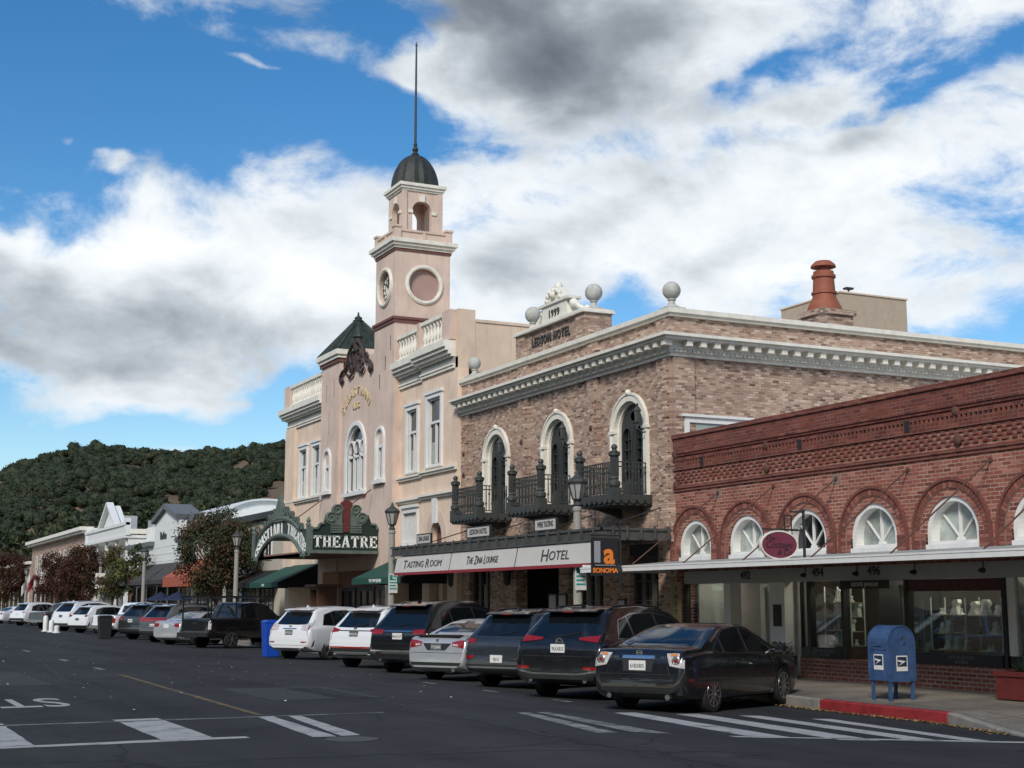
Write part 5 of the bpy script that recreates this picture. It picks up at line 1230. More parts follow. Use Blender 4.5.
        if not mb.f: return None
        return mb.build(name, mat, parent or s.root, smooth=smooth, local=True)
    def sym(s, name, mat, bottom, topl, **k):            # the same lamp left and right on the tail
        r = []
        for sg in (1, -1):
            r.append(s.patch(name, mat, 'B', [(sg * a, b) for a, b in bottom], [(sg * a, b) for a, b in topl], xmax=.40, **k))
        return r
    def wheel(s, a, y, sy, rim, spokes):
        mb = MB(); r = s.r; w = .105
        mb.lathe([(r * .66, -w), (r * .9, -w), (r * .985, -w * .75), (r, -w * .4), (r, w * .4), (r * .985, w * .75), (r * .9, w), (r * .66, w)], (a, y, r), 28, 'y')
        t_ = mb.build('wheel', M['rubber'], s.root, smooth=35, local=True)
        mb = MB(); yo = y + sy * (w - .01)
        mb.lathe([(r * .64, -sy * .05), (.001, -sy * .06)], (a, yo, r), 28, 'y')
        mb.cur = 1; mb.lathe([(r * .66, 0), (r * .72, .0), (r * .71, sy * .014), (r * .66, sy * .012), (r * .63, -sy * .05), (r * .66, -sy * .05)], (a, yo, r), 28, 'y')
        for i in range(spokes):
            q = 2 * math.pi * i / spokes + .2; c, sn = math.cos(q), math.sin(q)
            mb.bar((a + c * .05, yo, r + sn * .05), (a + c * r * .66, yo + sy * .0, r + sn * r * .66), .055 if spokes < 8 else .034, .03)
        mb.lathe([(.062, -sy * .02), (.062, sy * .014), (.001, sy * .016)], (a, yo, r), 14, 'y')
        mb.build('rim', [M['alloydark'], M[rim]], t_, smooth=35, local=True)
    def windows(s, frame='trimblack', sides=('R', 'L'), rear=True):
        T = s.T; X, Z = s.X, s.Z
        bt, tp = [[(X(a), Z(b)) for a, b in P] for P in T['dlo']]
        for d in sides:
            fr = s.patch('window_frame', M[frame], d, [(bt[0][0] - .035, bt[0][1] - .02)] + [(a, b - .03) for a, b in bt[1:-1]] + [(bt[-1][0] + .05, bt[-1][1] - .03)], [(tp[0][0] - .04, tp[0][1] + .01)] + [(a, b + .028) for a, b in tp[1:-1]] + [(tp[-1][0] + .05, tp[-1][1] + .01)], off=.004)
            cut = [bt[0][0]] + [X(p) for p in T['pillars']] + [bt[-1][0]]
            bx, bz = zip(*bt); txx, tz = zip(*tp)
            for i in range(len(cut) - 1):
                a, b = cut[i] + (.03 if i else 0), cut[i + 1] - (.03 if i < len(cut) - 2 else 0)
                u = np.linspace(a, b, 9); ta = max(a, txx[0]); 
                ut = np.linspace(ta if i == 0 else a, min(b, txx[-1]), 9)
                s.patch('side_window', M['carglass'], d, [(q, float(np.interp(q, bx, bz))) for q in u], [(q, max(float(np.interp(q, txx, tz)), float(np.interp(q, bx, bz)) + .02)) for q in ut], off=.009, parent=fr)
        if rear and T['rglass']:
            a, b, z0, z1 = T['rglass']; z0, z1 = Z(z0), Z(z1); k = s.W / T['W']; a *= k; b *= k
            s.patch('rear_window', M['carglass'], 'B', [(-a, z0), (-a * .5, z0 - .012), (a * .5, z0 - .012), (a, z0)], [(-b, z1), (-b * .5, z1 + .012), (b * .5, z1 + .012), (b, z1)], off=.005, n=6)
        k = s.W / 2
        zc = float(np.interp(T['dlo'][1][-1][0], *zip(*T['top'])))
        s.patch('windscreen', M['carglass'], 'F', [(-k * .72, Z(zc + .06)), (k * .72, Z(zc + .06))], [(-k * .58, Z(max(p[1] for p in T['top']) - .13)), (k * .58, Z(max(p[1] for p in T['top']) - .13))], off=.005, n=6)
    def common(s, pcol, plate='7KLB392', plate_z=.86, plate_mat='plate', mirror=True, handles='R', seams=True, plate_txt=None):
        T = s.T; X, Z = s.X, s.Z
        h = s.cast('B', 0, plate_z)
        if h:
            x = h[0].x - .012; mb = MB(); mb.box(x - .012, x + .01, -.155, .155, plate_z - .078, plate_z + .078)
            p = mb.build('number_plate', M[plate_mat], s.root, local=True)
            if plate: text_mesh(plate, .095, .002, M['letter_dark'] if plate_mat == 'plate' else M['plate'], 'plate_characters', None, (x - .014, 0, plate_z - .012), (0, -1, 0), (0, 0, 1), sx=.72).parent = p
        if mirror:
            for sy in (1, -1):
                xm = X(T['dlo'][0][-1][0]) - .02; zm = Z(T['dlo'][0][-1][1]) + .04; hy = s.W / 2
                mb = MB(); mb.tube([(xm, sy * (hy - .10), zm - .02), (xm, sy * (hy + .05), zm)], .03, 6)
                mb.prism([(hy + .02, zm - .07), (hy + .19, zm - .055), (hy + .21, zm + .05), (hy + .16, zm + .085), (hy + .03, zm + .07)], lambda a, b, d: (xm + d, sy * a, b), -.05, .10)
                mm = mb.build('mirror', pcol, s.root, bevel=.02, local=True)
                mb = MB(); mb.prism([(hy + .035, zm - .055), (hy + .18, zm - .042), (hy + .195, zm + .042), (hy + .15, zm + .07), (hy + .04, zm + .055)], lambda a, b, d: (xm + d, sy * a, b), -.056, -.051); mb.build('mirror_glass', M['carglass'], mm, local=True)
        cuts = [X(p) for p in T['pillars'][-2:]]; zb = Z(float(np.interp(T['pillars'][-1], *zip(*T['dlo'][0]))))
        fd = X(T['dlo'][0][-1][0]) - .05
        for d in handles:
            for xh in (cuts[-1] + .06 - .30 * 0, ) + ((cuts[0] + .06,) if len(cuts) > 1 else ()):
                q = s.cast(d, xh + .1, zb - .13)
                if q: mb = MB(); y = q[0].y; sg = 1 if y > 0 else -1; mb.box(xh, xh + .2, y - .01, y + .03 * sg, zb - .145, zb - .115) if sg > 0 else mb.box(xh, xh + .2, y - .03, y + .01, zb - .145, zb - .115); mb.build('door_handle', pcol, s.root, bevel=.008, local=True)
            if seams:
                for xs_ in [cuts[-1], fd - .02] + ([max(cuts[0] - .22, s.ax[0] + .25)] if len(cuts) > 1 else []):
                    s.patch('door_seam', M['trimblack'], d, [(xs_ - .005, .38), (xs_ + .005, .38)], [(xs_ - .005, zb - .035), (xs_ + .005, zb - .035)], off=.002, m=2, n=10)
    def lowtrim(s, rear=True, sides=('R', 'L'), z1=.56, mat='trimblack'):
        hw = s.W / 2
        if rear: s.patch('bumper', M[mat], 'B', [(-hw * .84, .40), (hw * .84, .40)], [(-hw * .92, z1), (hw * .92, z1)], off=.02, n=4)
        for d in sides:
            s.patch('sill_cladding', M[mat], d, [(s.ax[0] + s.r + .06, .29), (s.ax[1] - s.r - .06, .29)], [(s.ax[0] + s.r + .06, .42), (s.ax[1] - s.r - .06, .42)], off=.008)
            for a in s.ax:
                A = np.linspace(-.25, math.pi + .25, 17); r0, r1 = s.r + .055, s.r + .115
                s.patch('arch_cladding', M[mat], d, [(a + r0 * math.cos(q), max(.28, s.r + r0 * math.sin(q))) for q in A], [(a + r1 * math.cos(q), max(.28, s.r + r1 * math.sin(q))) for q in A], off=.008, n=2)
    def rails(s, mat='trimblack', z=.03):
        T = s.T; hw = s.W / 2
        for sg in (1, -1):
            P = [];
            for x in np.linspace(s.X(.75), s.X(2.75), 9):
                h = s.cast('T', x, sg * hw * .62); P.append((x, sg * hw * .62, h[0].z + (z if .8 < x < s.X(2.7) else 0)))
            mb = MB(); mb.tube(P, .018, 6); mb.build('roof_rail', M[mat], s.root, local=True)
    def spoiler(s, pcol, z=None, w=.6):
        T = s.T; z = z or s.Z(1.63); h = s.cast('T', s.X(.72), 0); x = s.X(.46); hw = s.W / 2 * w; zz = h[0].z
        mb = MB(); mb.prism([(x - .05, zz - .055), (x + .3, zz - .03), (x + .3, zz + .01), (x + .12, zz + .012), (x - .06, zz - .03)], lambda a, b, d: (a, d, b), -hw, hw)
        o = mb.build('spoiler', pcol, s.root, bevel=.01, local=True)
        mb = MB(); mb.box(x - .065, x - .05, -.12, .12, zz - .052, zz - .036); mb.build('brake_light', M['taillight'], o, local=True)
    def wiper(s):
        T = s.T; a, b, z0, z1 = T['rglass']; h0 = s.cast('B', .05, s.Z(z0) + .02); h1 = s.cast('B', -.38, s.Z(z0) + .09)
        mb = MB(); mb.tube([h0[0] + Vector((-.02, 0, 0)), h1[0] + Vector((-.02, 0, 0))], .012, 5); mb.build('rear_wiper', M['trimblack'], s.root, local=True)
    def fin(s, pcol):
        h = s.cast('T', s.X(.95), 0); x, z = h[0].x, h[0].z
        mb = MB(); mb.prism([(x - .08, z - .02), (x + .12, z - .02), (x + .0, z + .03), (x - .07, z + .07)], lambda a, b, d: (a, d, b), -.02, .02); mb.build('antenna_fin', pcol, s.root, local=True)
    def exhaust(s, ys, z=.30, mat='chrome', r=.045):
        for y in ys:
            mb = MB(); mb.lathe([(r, -.02), (r, .2), (r * .8, .2), (r * .78, -.015)], (.06, y, z), 12, 'x'); mb.cur = 1; mb.lathe([(.001, .02), (r * .78, .02)], (.06, y, z), 12, 'x'); mb.build('exhaust_pipe', [M[mat], M['dark']], s.root, smooth=40, local=True)
    def badge(s, z, w=.09, h=.065, mat='chrome'):
        q = s.cast('B', 0, z)
        mb = MB(); P = [(w * math.cos(a), z + h * math.sin(a)) for a in np.linspace(0, 2 * math.pi, 19)[:-1]]; P2 = [(w * .78 * math.cos(a), z + h * .74 * math.sin(a)) for a in np.linspace(0, 2 * math.pi, 19)[:-1]]
        x = q[0].x; mb.prism([P, P2], lambda a, b, d: (x + d, a, b), -.02, .01); mb.bar((x - .015, -w * .9, z), (x - .015, w * .9, z), .012, .018); mb.build('badge', M[mat], s.root, local=True)

GRP = 'cars parked nose-in along the kerb'
def spot(x, y, ro, W, rz=29.0, up=0.0):           # rear left tyre contact -> car origin
    q = R(rz); lx, ly = ro, W / 2 - .11
    return (x - lx * math.cos(q) + ly * math.sin(q), y - lx * math.sin(q) - ly * math.cos(q), zroad(x + 1.5) + up)

# 1 black saloon nearest the red kerb
P_ = PAINT['black']
c = Car('parked_car', 'black saloon car with clear round tail lamps, parked nearest the red kerb', 'car', spot(12.62, 21.52, 1.03, 1.80), GRP, 'sedan', P_, rim='alloy', spokes=10, W=1.80)
c.windows(frame='chrome'); c.common(P_, '6VBX805', .80)
for sg in (1, -1):
    l = c.patch('tail_lamp', M['lampclear'], 'B', [(sg * .60, .80), (sg * .84, .76)], [(sg * .52, .99), (sg * .70, 1.0), (sg * .83, .985)], off=.012, n=5, xmax=.40)
    h = c.cast('B', sg * .71, .885)
    mb = MB(); mb.lathe([(.075, -.026), (.07, -.03), (.052, -.03), (.05, -.02)], (h[0].x, h[0].y, h[0].z), 16, 'x'); mb.build('lamp_ring', M['chrome'], l, smooth=40, local=True)
    mb = MB(); mb.lathe([(.05, -.024), (.001, -.03)], (h[0].x, h[0].y, h[0].z), 16, 'x'); mb.build('red_lens', M['taillight'], l, local=True)
    c.patch('amber_lens', M['lampamber'], 'B', [(sg * .60, .945), (sg * .72, .955)], [(sg * .60, .985), (sg * .72, .99)], off=.02, n=2, parent=l)
c.patch('chrome_bar', M['chrome'], 'B', [(-.30, .905), (.30, .905)], [(-.30, .955), (.30, .955)], off=.02, n=2)
c.patch('plate_recess', M['trimblack'], 'B', [(-.27, .70), (.27, .70)], [(-.30, .90), (.30, .90)], off=.004, n=3)
c.patch('bumper_seam', M['trimblack'], 'B', [(-.72, .655), (.72, .655)], [(-.72, .665), (.72, .665)], off=.004, n=1)
c.patch('trunk_seam', M['trimblack'], 'B', [(-.60, .655), (-.59, .655)], [(-.56, .80), (-.55, .80)], off=.004, n=3, m=2); c.patch('trunk_seam', M['trimblack'], 'B', [(.60, .655), (.59, .655)], [(.56, .80), (.55, .80)], off=.004, n=3, m=2)
c.badge(1.0, .06, .045); c.exhaust((-.55, .55), .30); c.patch('sill_trim', M['trimblack'], 'R', [(1.5, .23), (3.3, .23)], [(1.5, .27), (3.3, .27)], off=.006)
for y, tx in ((.47, 'ALTIMA'), (-.47, '2.5 S')): text_mesh(tx, .055, .002, M['chrome'], 'badge_lettering', None, (c.cast('B', y, .93)[0].x - .008, y, .93), (0, -1, 0), (0, 0, 1)).parent = c.root
for d in 'R': c.patch('side_reflector', M['taillight'], d, [(.22, .56), (.36, .56)], [(.22, .585), (.36, .585)], off=.006, n=1)

def suv(label, loc, pcol, H, L, W, spec, name='parked_suv', cat='car', rim='alloy', spokes=5, frame='trimblack', ro=.98):
    H += .045; W *= 1.02; loc = (loc[0] + .0025 * loc[1], loc[1] - .0012 * loc[1])
    c = Car(name, label, cat, spot(*loc, ro * L / 4.75, W), GRP, 'suv', pcol, H=H, L=L, W=W, rim=rim, spokes=spokes)
    hw = W / 2; c.patch('bumper', pcol, 'B', [(-hw * .86, .50), (hw * .86, .50)], [(-hw * .90, .77), (hw * .90, .77)], off=.014, n=3)
    for sg in (1, -1): c.patch('hatch_seam', M['trimblack'], 'B', [(sg * hw * .86, .80), (sg * (hw * .86 - .012), .80)], [(sg * hw * .80, 1.13), (sg * (hw * .80 - .012), 1.13)], off=.004, m=2, n=5)
    c.windows(frame=frame, sides=('R', 'L')); c.spoiler(pcol); c.fin(pcol)
    return c
# 2 dark grey crossover
P_ = PAINT['darkgrey']
c = suv('dark grey large crossover with slim red tail lamps and chrome window surround', (12.75, 24.95), P_, 1.73, 5.05, 1.97, None, frame='chrome')
c.common(P_, '9EAX832', .98); c.wiper(); c.rails('trimblack')
for q in c.sym('tail_lamp', M['taillight'], [(.42, 1.13), (.92, 1.08)], [(.40, 1.17), (.70, 1.20), (.92, 1.22)], off=.014): pass
c.patch('bumper', M['trimblack'], 'B', [(-.80, .42), (.80, .42)], [(-.88, .58), (.88, .58)], off=.02)
c.patch('bumper_trim', M['chrome'], 'B', [(-.9, .56), (-.5, .50), (.5, .50), (.9, .56)], [(-.9, .60), (-.5, .53), (.5, .53), (.9, .60)], off=.028, n=2)
c.sym('reflector', M['taillight'], [(.60, .60), (.86, .60)], [(.60, .65), (.86, .65)], off=.016, n=2); c.sym('bumper_inlay', M['grey' if 'grey' in M else 'alloy'], [(.40, .66), (.62, .66)], [(.38, .74), (.62, .74)], off=.008, n=2)
c.patch('hatch_seam', M['trimblack'], 'B', [(-.78, .83), (.78, .83)], [(-.78, .842), (.78, .842)], off=.004, n=1); c.badge(1.10, .085, .07); c.exhaust((-.6, .6), .40); c.lowtrim(rear=False, z1=.5)
# 3 slate compact suv
P_ = PAINT['grey']
c = suv('small slate grey hatchback suv between silver saloon and dark crossover', (13.15, 28.45), P_, 1.66, 4.40, 1.80, None, rim='alloydark')
c.common(P_, 'PJ610', .66); c.wiper()
c.sym('tail_lamp', M['taillight'], [(.62, .98), (.86, .98)], [(.60, 1.06), (.86, 1.08)], off=.012); c.lowtrim(z1=.54); c.rails('trimblack')
c.patch('bumper_trim', M['alloy'], 'B', [(-.8, .46), (.8, .46)], [(-.8, .50), (.8, .50)], off=.03, n=1); c.sym('reflector', M['taillight'], [(.60, .66), (.80, .66)], [(.60, .72), (.80, .72)], off=.016, n=2)
c.patch('hatch_seam', M['trimblack'], 'B', [(-.76, .80), (.76, .80)], [(-.76, .81), (.76, .81)], off=.004, n=1); c.patch('hatch_crease', M['trimblack'], 'B', [(-.7, 1.08), (.7, 1.08)], [(-.7, 1.09), (.7, 1.09)], off=.003, n=1)
# 4 silver saloon
P_ = PAINT['silver']
c = Car('parked_car', 'silver saloon car with wide red tail lamps and a small boot lip', 'car', spot(13.28, 31.7, 1.0, 1.78), GRP, 'sedan', P_, H=1.45, L=4.65, W=1.78, spokes=5)
c.windows(); c.common(P_, '7TGK045', .82, plate_mat='platedark')
for sg in (1, -1):
    l = c.patch('tail_lamp', M['taillight'], 'B', [(sg * .46, .84), (sg * .85, .78)], [(sg * .44, .93), (sg * .66, .97), (sg * .85, .97)], off=.012, xmax=.4)
    c.patch('reverse_lens', M['lampclear'], 'B', [(sg * .48, .85), (sg * .62, .84)], [(sg * .48, .885), (sg * .62, .88)], off=.017, n=2, parent=l)
c.patch('plate_recess', M['trimblack'], 'B', [(-.26, .74), (.26, .74)], [(-.42, .90), (.42, .90)], off=.004); c.badge(.96, .05, .038)
c.patch('bumper_lip', M['trimblack'], 'B', [(-.7, .40), (.7, .40)], [(-.74, .47), (.74, .47)], off=.01, n=2); c.patch('bumper_seam', M['trimblack'], 'B', [(-.8, .68), (.8, .68)], [(-.8, .69), (.8, .69)], off=.003, n=1)
mb = MB(); mb.prism([(.10, 1.05), (.30, 1.065), (.30, 1.09), (.10, 1.10)], lambda a, b, d: (a, d, b), -.62, .62); mb.build('boot_lip', M['trimblack'], c.root, bevel=.01, local=True); c.exhaust((-.5,), .30)
# 5 black large suv
P_ = PAINT['black']
c = suv('black upright suv with broad red tail lamps and chrome bumper strip', (13.55, 35.4), P_, 1.84, 4.85, 1.95, None)
c.common(P_, '8NAX127', .99); c.wiper(); c.rails('chrome')
c.sym('tail_lamp', M['taillight'], [(.50, 1.04), (.92, 1.02)], [(.48, 1.14), (.92, 1.17)], off=.014); c.patch('bumper_trim', M['chrome'], 'B', [(-.88, .60), (.88, .60)], [(-.88, .635), (.88, .635)], off=.02, n=1)
c.patch('chrome_bar', M['chrome'], 'B', [(-.46, 1.10), (.46, 1.10)], [(-.46, 1.125), (.46, 1.125)], off=.012, n=1); c.lowtrim(z1=.52, rear=False); c.patch('hatch_seam', M['trimblack'], 'B', [(-.8, .80), (.8, .80)], [(-.8, .812), (.8, .812)], off=.004, n=1); c.exhaust((-.55, .55), .40)
# 6 white suv with slim lamps
P_ = PAINT['white']
c = suv('white suv with a red light strip low across its dark bumper, beside the black suv', (13.6, 38.9), P_, 1.70, 4.78, 1.90, None)
c.common(P_, '8WKD553', .98, plate_mat='platedark'); c.wiper(); c.rails('chrome'); c.badge(1.12, .06, .04)
c.sym('tail_lamp', M['taillight'], [(.58, 1.04), (.90, 1.0)], [(.55, 1.09), (.90, 1.16)], off=.014); c.lowtrim(z1=.62); c.patch('reflector_strip', M['taillight'], 'B', [(-.8, .585), (.8, .585)], [(-.8, .63), (.8, .63)], off=.03, n=1)
c.patch('lamp_strip', M['trimblack'], 'B', [(-.55, 1.05), (.55, 1.05)], [(-.55, 1.075), (.55, 1.075)], off=.006, n=1); c.patch('skid_plate', M['alloy'], 'B', [(-.55, .44), (.55, .44)], [(-.7, .49), (.7, .49)], off=.035, n=1)
c.patch('bumper_seam', M['trimblack'], 'B', [(-.8, .76), (.8, .76)], [(-.8, .77), (.8, .77)], off=.003, n=1)
# 7 white suv with clear lamps, beside the blue bin
c = suv('white suv with clear tail lamps, parked beside the blue bin', (13.75, 45.5), P_, 1.68, 4.75, 1.86, None)
c.common(P_, '6DXL218', .90, plate_mat='platedark'); c.wiper()
for sg in (1, -1):
    l = c.patch('tail_lamp', M['lampclear'], 'B', [(sg * .52, .98), (sg * .89, .94)], [(sg * .50, 1.12), (sg * .70, 1.18), (sg * .89, 1.20)], off=.014, xmax=.4)
    c.patch('red_lens', M['taillight'], 'B', [(sg * .80, .99), (sg * .88, .98)], [(sg * .80, 1.10), (sg * .88, 1.12)], off=.02, n=2, parent=l)
c.sym('reflector', M['taillight'], [(.58, .57), (.80, .57)], [(.58, .62), (.80, .62)], off=.016, n=2); c.patch('chrome_bar', M['chrome'], 'B', [(-.3, 1.0), (.3, 1.0)], [(-.3, 1.03), (.3, 1.03)], off=.012, n=1); c.badge(1.08, .055, .04)
c.patch('bumper_seam', M['trimblack'], 'B', [(-.8, .72), (.8, .72)], [(-.8, .732), (.8, .732)], off=.003, n=1); c.patch('bumper', M['trimblack'], 'B', [(-.78, .41), (.78, .41)], [(-.8, .46), (.8, .46)], off=.01, n=1); c.exhaust((-.5,), .38)
# 8 black pickup with ladder rack
def pickup(label, loc, pcol, H, L, W, rack=False, rim='alloy', rz=29.0, plate='41256W2', tail='taillight'):
    c = Car('parked_pickup', label, 'pickup truck', spot(*loc, 1.2 * L / 5.4, W, rz), GRP, 'pickup', pcol, H=H, L=L, W=W, rim=rim, spokes=6, rz=rz)
    c.windows(); c.common(pcol, plate, .58, handles='RL'); hw = W / 2; X, Z = c.X, c.Z
    c.patch('load_bed', M['dark'], 'T', [(X(.14), -hw * .78), (X(1.6), -hw * .78)], [(X(.14), hw * .78), (X(1.6), hw * .78)], off=.004)
    c.patch('tailgate', pcol, 'B', [(-hw * .80, .72), (hw * .80, .72)], [(-hw * .80, 1.10), (hw * .80, 1.10)], off=.012, n=3)
    c.patch('tailgate_handle', M['trimblack'], 'B', [(-.13, .98), (.13, .98)], [(-.13, 1.05), (.13, 1.05)], off=.022, n=1)
    for sg in (1, -1): c.patch('tail_lamp', M[tail], 'B', [(sg * hw * .82, .78), (sg * hw * .93, .78)], [(sg * hw * .82, 1.10), (sg * hw * .93, 1.10)], off=.014)
    mb = MB(); mb.box(-.14, .02, -hw * .92, hw * .92, .48, .66); mb.box(-.16, -.05, -.3, .3, .44, .5); mb.build('bumper', M['trimblack'] if rack else M['chrome'], c.root, bevel=.02, local=True)
    c.patch('back_window', M['carglass'], 'B', [(-hw * .6, 1.30), (hw * .6, 1.30)], [(-hw * .55, Z(1.60)), (hw * .55, Z(1.60))], off=.006, n=4)
    c.patch('bed_gap', M['trimblack'], 'R', [(X(1.72), .45), (X(1.745), .45)], [(X(1.72), 1.08), (X(1.745), 1.08)], off=.003, m=2, n=5)
    c.lowtrim(rear=False)
    if rack:
        mb = MB(); zt = Z(1.775) + .16
        for x in (X(.12), X(1.5), X(3.2)):
            mb.bar((x, -hw * .86, zt), (x, hw * .86, zt), .05, .05)
            for sg in (1, -1): mb.bar((x, sg * hw * .86, 1.1 if x < X(1.7) else Z(1.66)), (x, sg * hw * .86, zt), .05, .05)
        for sg in (1, -1): mb.bar((X(.0), sg * hw * .86, zt + .04), (X(3.7), sg * hw * .86, zt + .04), .05, .05)
        mb.build('ladder_rack', M['trimblack'], c.root, local=True)
    return c
pickup('black pickup truck with a ladder rack, left of the blue bin', (14.0, 58.2), PAINT['black'], 1.88, 5.3, 1.90, rack=True, tail='lampclear')
# farther along the kerb
P_ = PAINT['silver']
c = Car('parked_car', 'silver saloon half hidden behind the black pickup truck', 'car', spot(13.7, 62.6, 1.0, 1.78), GRP, 'sedan', P_, H=1.45, L=4.6, W=1.78, spokes=5)
c.windows(); c.common(P_, None, .84); c.sym('tail_lamp', M['taillight'], [(.5, .82), (.85, .78)], [(.48, .95), (.85, .97)], off=.012)
P_ = PAINT['midgrey']
c = suv('grey suv with a red lamp band across its tailgate', (13.7, 66.6), P_, 1.74, 4.9, 1.93, None); c.common(P_, '8LTR664', .80); c.lowtrim(z1=.56); c.rails('trimblack')
c.patch('tail_lamp', M['taillight'], 'B', [(-.90, .98), (.90, .98)], [(-.88, 1.14), (.88, 1.14)], off=.014, n=3, xmax=.4); c.patch('bumper_trim', M['alloy'], 'B', [(-.85, .60), (.85, .60)], [(-.85, .66), (.85, .66)], off=.02, n=1)
P_ = PAINT['olive']
c = suv('dark charcoal suv with small red lamps, left of the grey suv', (13.7, 72.0), P_, 1.78, 4.9, 1.95, None); c.common(P_, '7XPM310', .96); c.lowtrim(z1=.56); c.rails('trimblack'); c.wiper()
c.sym('tail_lamp', M['taillight'], [(.60, 1.0), (.92, .98)], [(.58, 1.12), (.92, 1.16)], off=.014); c.patch('bumper_trim', M['alloy'], 'B', [(-.85, .56), (.85, .56)], [(-.85, .62), (.85, .62)], off=.024, n=1)
pickup('white pickup truck with dark tailgate badge behind the black litter bin', (13.7, 77.4), PAINT['white'], 1.85, 5.4, 1.95, plate='38T9021')
P_ = PAINT['white']
c = suv('white crossover with a dark rear window, left of the black litter bin', (13.7, 88.5), P_, 1.64, 4.6, 1.85, None); c.common(P_, None, .84, plate_mat='platedark')
c.sym('tail_lamp', M['taillight'], [(.58, 1.0), (.88, .98)], [(.56, 1.08), (.88, 1.12)], off=.014); c.lowtrim(z1=.5)
c = suv('tall white suv with an upright tail, left of the white crossover', (13.7, 95.0), P_, 1.90, 5.2, 2.02, None); c.common(P_, None, .98, plate_mat='platedark'); c.rails('chrome')
c.sym('tail_lamp', M['taillight'], [(.84, .90), (.95, .90)], [(.84, 1.30), (.93, 1.30)], off=.014); c.lowtrim(z1=.54)
pickup('dark grey pickup truck with bare tailgate, right of the white posts', (13.7, 103.2), PAINT['olive'], 1.80, 5.3, 1.90, plate='20K7744')
c = suv('white suv with dark lower bumper, behind the white posts', (13.7, 118.5), P_, 1.80, 4.9, 1.95, None); c.common(P_, None, .92); c.lowtrim(z1=.62)
c.sym('tail_lamp', M['taillight'], [(.62, 1.04), (.92, 1.02)], [(.60, 1.10), (.92, 1.14)], off=.014)
P_ = PAINT['white']
c = Car('parked_car', 'white saloon car farthest along the kerb at the left edge', 'car', spot(13.7, 129.5, 1.0, 1.78), GRP, 'sedan', P_, H=1.48, L=4.6, W=1.80, spokes=5)
c.windows(); c.common(P_, None, .84); c.sym('tail_lamp', M['taillight'], [(.5, .82), (.85, .78)], [(.48, .95), (.85, .97)], off=.012)
# ================================================================ theatre marquee
mq = thing('theatre_marquee', (17.5, 54.1, 3.45), 'dark green theatre marquee with white slab letters and an arched front', 'marquee')
AX, AY, AY2 = 16.0, 50.3, 57.9
w = MB(); w.box(AX + .1, X0 - .19, AY + .1, AY2 - .1, 3.50, 3.60); w.build('soffit', plain('marquee_soffit', (0.23, 0.13, 0.10), .8), mq)
w = MB(); w.box(AX + .1, X0 - .19, AY + .1, AY2 - .1, 4.25, 4.35); w.build('roof', M['mgreen'], mq)
fr_ = lambda s, z, d: (AX + s, AY - d, z)                     # right hand face, towards -Y
w = MB(); w.prism([(0, 3.55), (2.84, 3.55), (2.84, 4.42), (2.66, 4.42), (2.60, 4.58), (2.42, 4.62), (2.3, 4.95), (1.95, 5.0), (.9, 5.0), (.62, 4.95), (.55, 4.62), (.36, 4.58), (.28, 4.42), (0, 4.42)], fr_, -.1, 0)
pn = w.build('end_board', M['mgreen'], mq)
w = MB(); w.prism([rect(-.05, 2.84, 3.50, 3.62)], fr_, 0, .07); w.prism([rect(-.05, .10, 3.62, 4.5)], fr_, 0, .06)
for a, b in (((.1, 4.42), (.28, 4.42)), ((.28, 4.42), (.38, 4.60)), ((.38, 4.60), (.55, 4.62)), ((2.84, 4.42), (2.64, 4.42)), ((2.64, 4.42), (2.58, 4.60)), ((2.58, 4.60), (2.40, 4.62))): w.bar(fr_(*a, .03), fr_(*b, .03), .09, .07)
for sg in (-1, 1):
    for s_, z_, r_ in ((.60, 4.82, .23), (.36, 5.12, .22)):
        w.prism([(1.4 + sg * s_ + r_ * math.cos(a), z_ + r_ * math.sin(a)) for a in np.linspace(0, 6.28, 17)[:-1]], fr_, -.02, .05)
        P = [fr_(1.4 + sg * s_ + r_ * (1 - q * .8) * math.cos(9 * q), z_ + r_ * (1 - q * .8) * math.sin(9 * q), .07) for q in np.linspace(0, 1, 22)]; w.tube(P, .032, 5)
    w.prism([rect(min(1.4 + sg * .16, 1.4 + sg * .44), max(1.4 + sg * .16, 1.4 + sg * .44), 4.30, 5.0)], fr_, 0, .04)
    for k in range(4): w.prism([rect(min(1.4 + sg * .14, 1.4 + sg * .62), max(1.4 + sg * .14, 1.4 + sg * .62), 4.27 + k * .09, 4.33 + k * .09)], fr_, .04, .07)
w.build('scroll_crest', M['mtrim'], pn)
w = MB(); w.prism([(1.28, 4.30), (1.52, 4.30), (1.54, 5.1), (1.66, 5.25), (1.60, 5.42), (1.4, 5.52), (1.2, 5.42), (1.14, 5.25), (1.26, 5.1)], fr_, -.05, .06); w.build('red_crest', M['mred'], pn)
for i, ch in enumerate('THEATRE'):
    w = MB(); x0_ = .14 + i * .366; slab_letter(w, ch, .32, .44, lambda x, y, d: fr_(x0_ + x, 3.72 + y, .005 + d * .03)); w.build('letter', M['letter_white'], pn, normals=True)
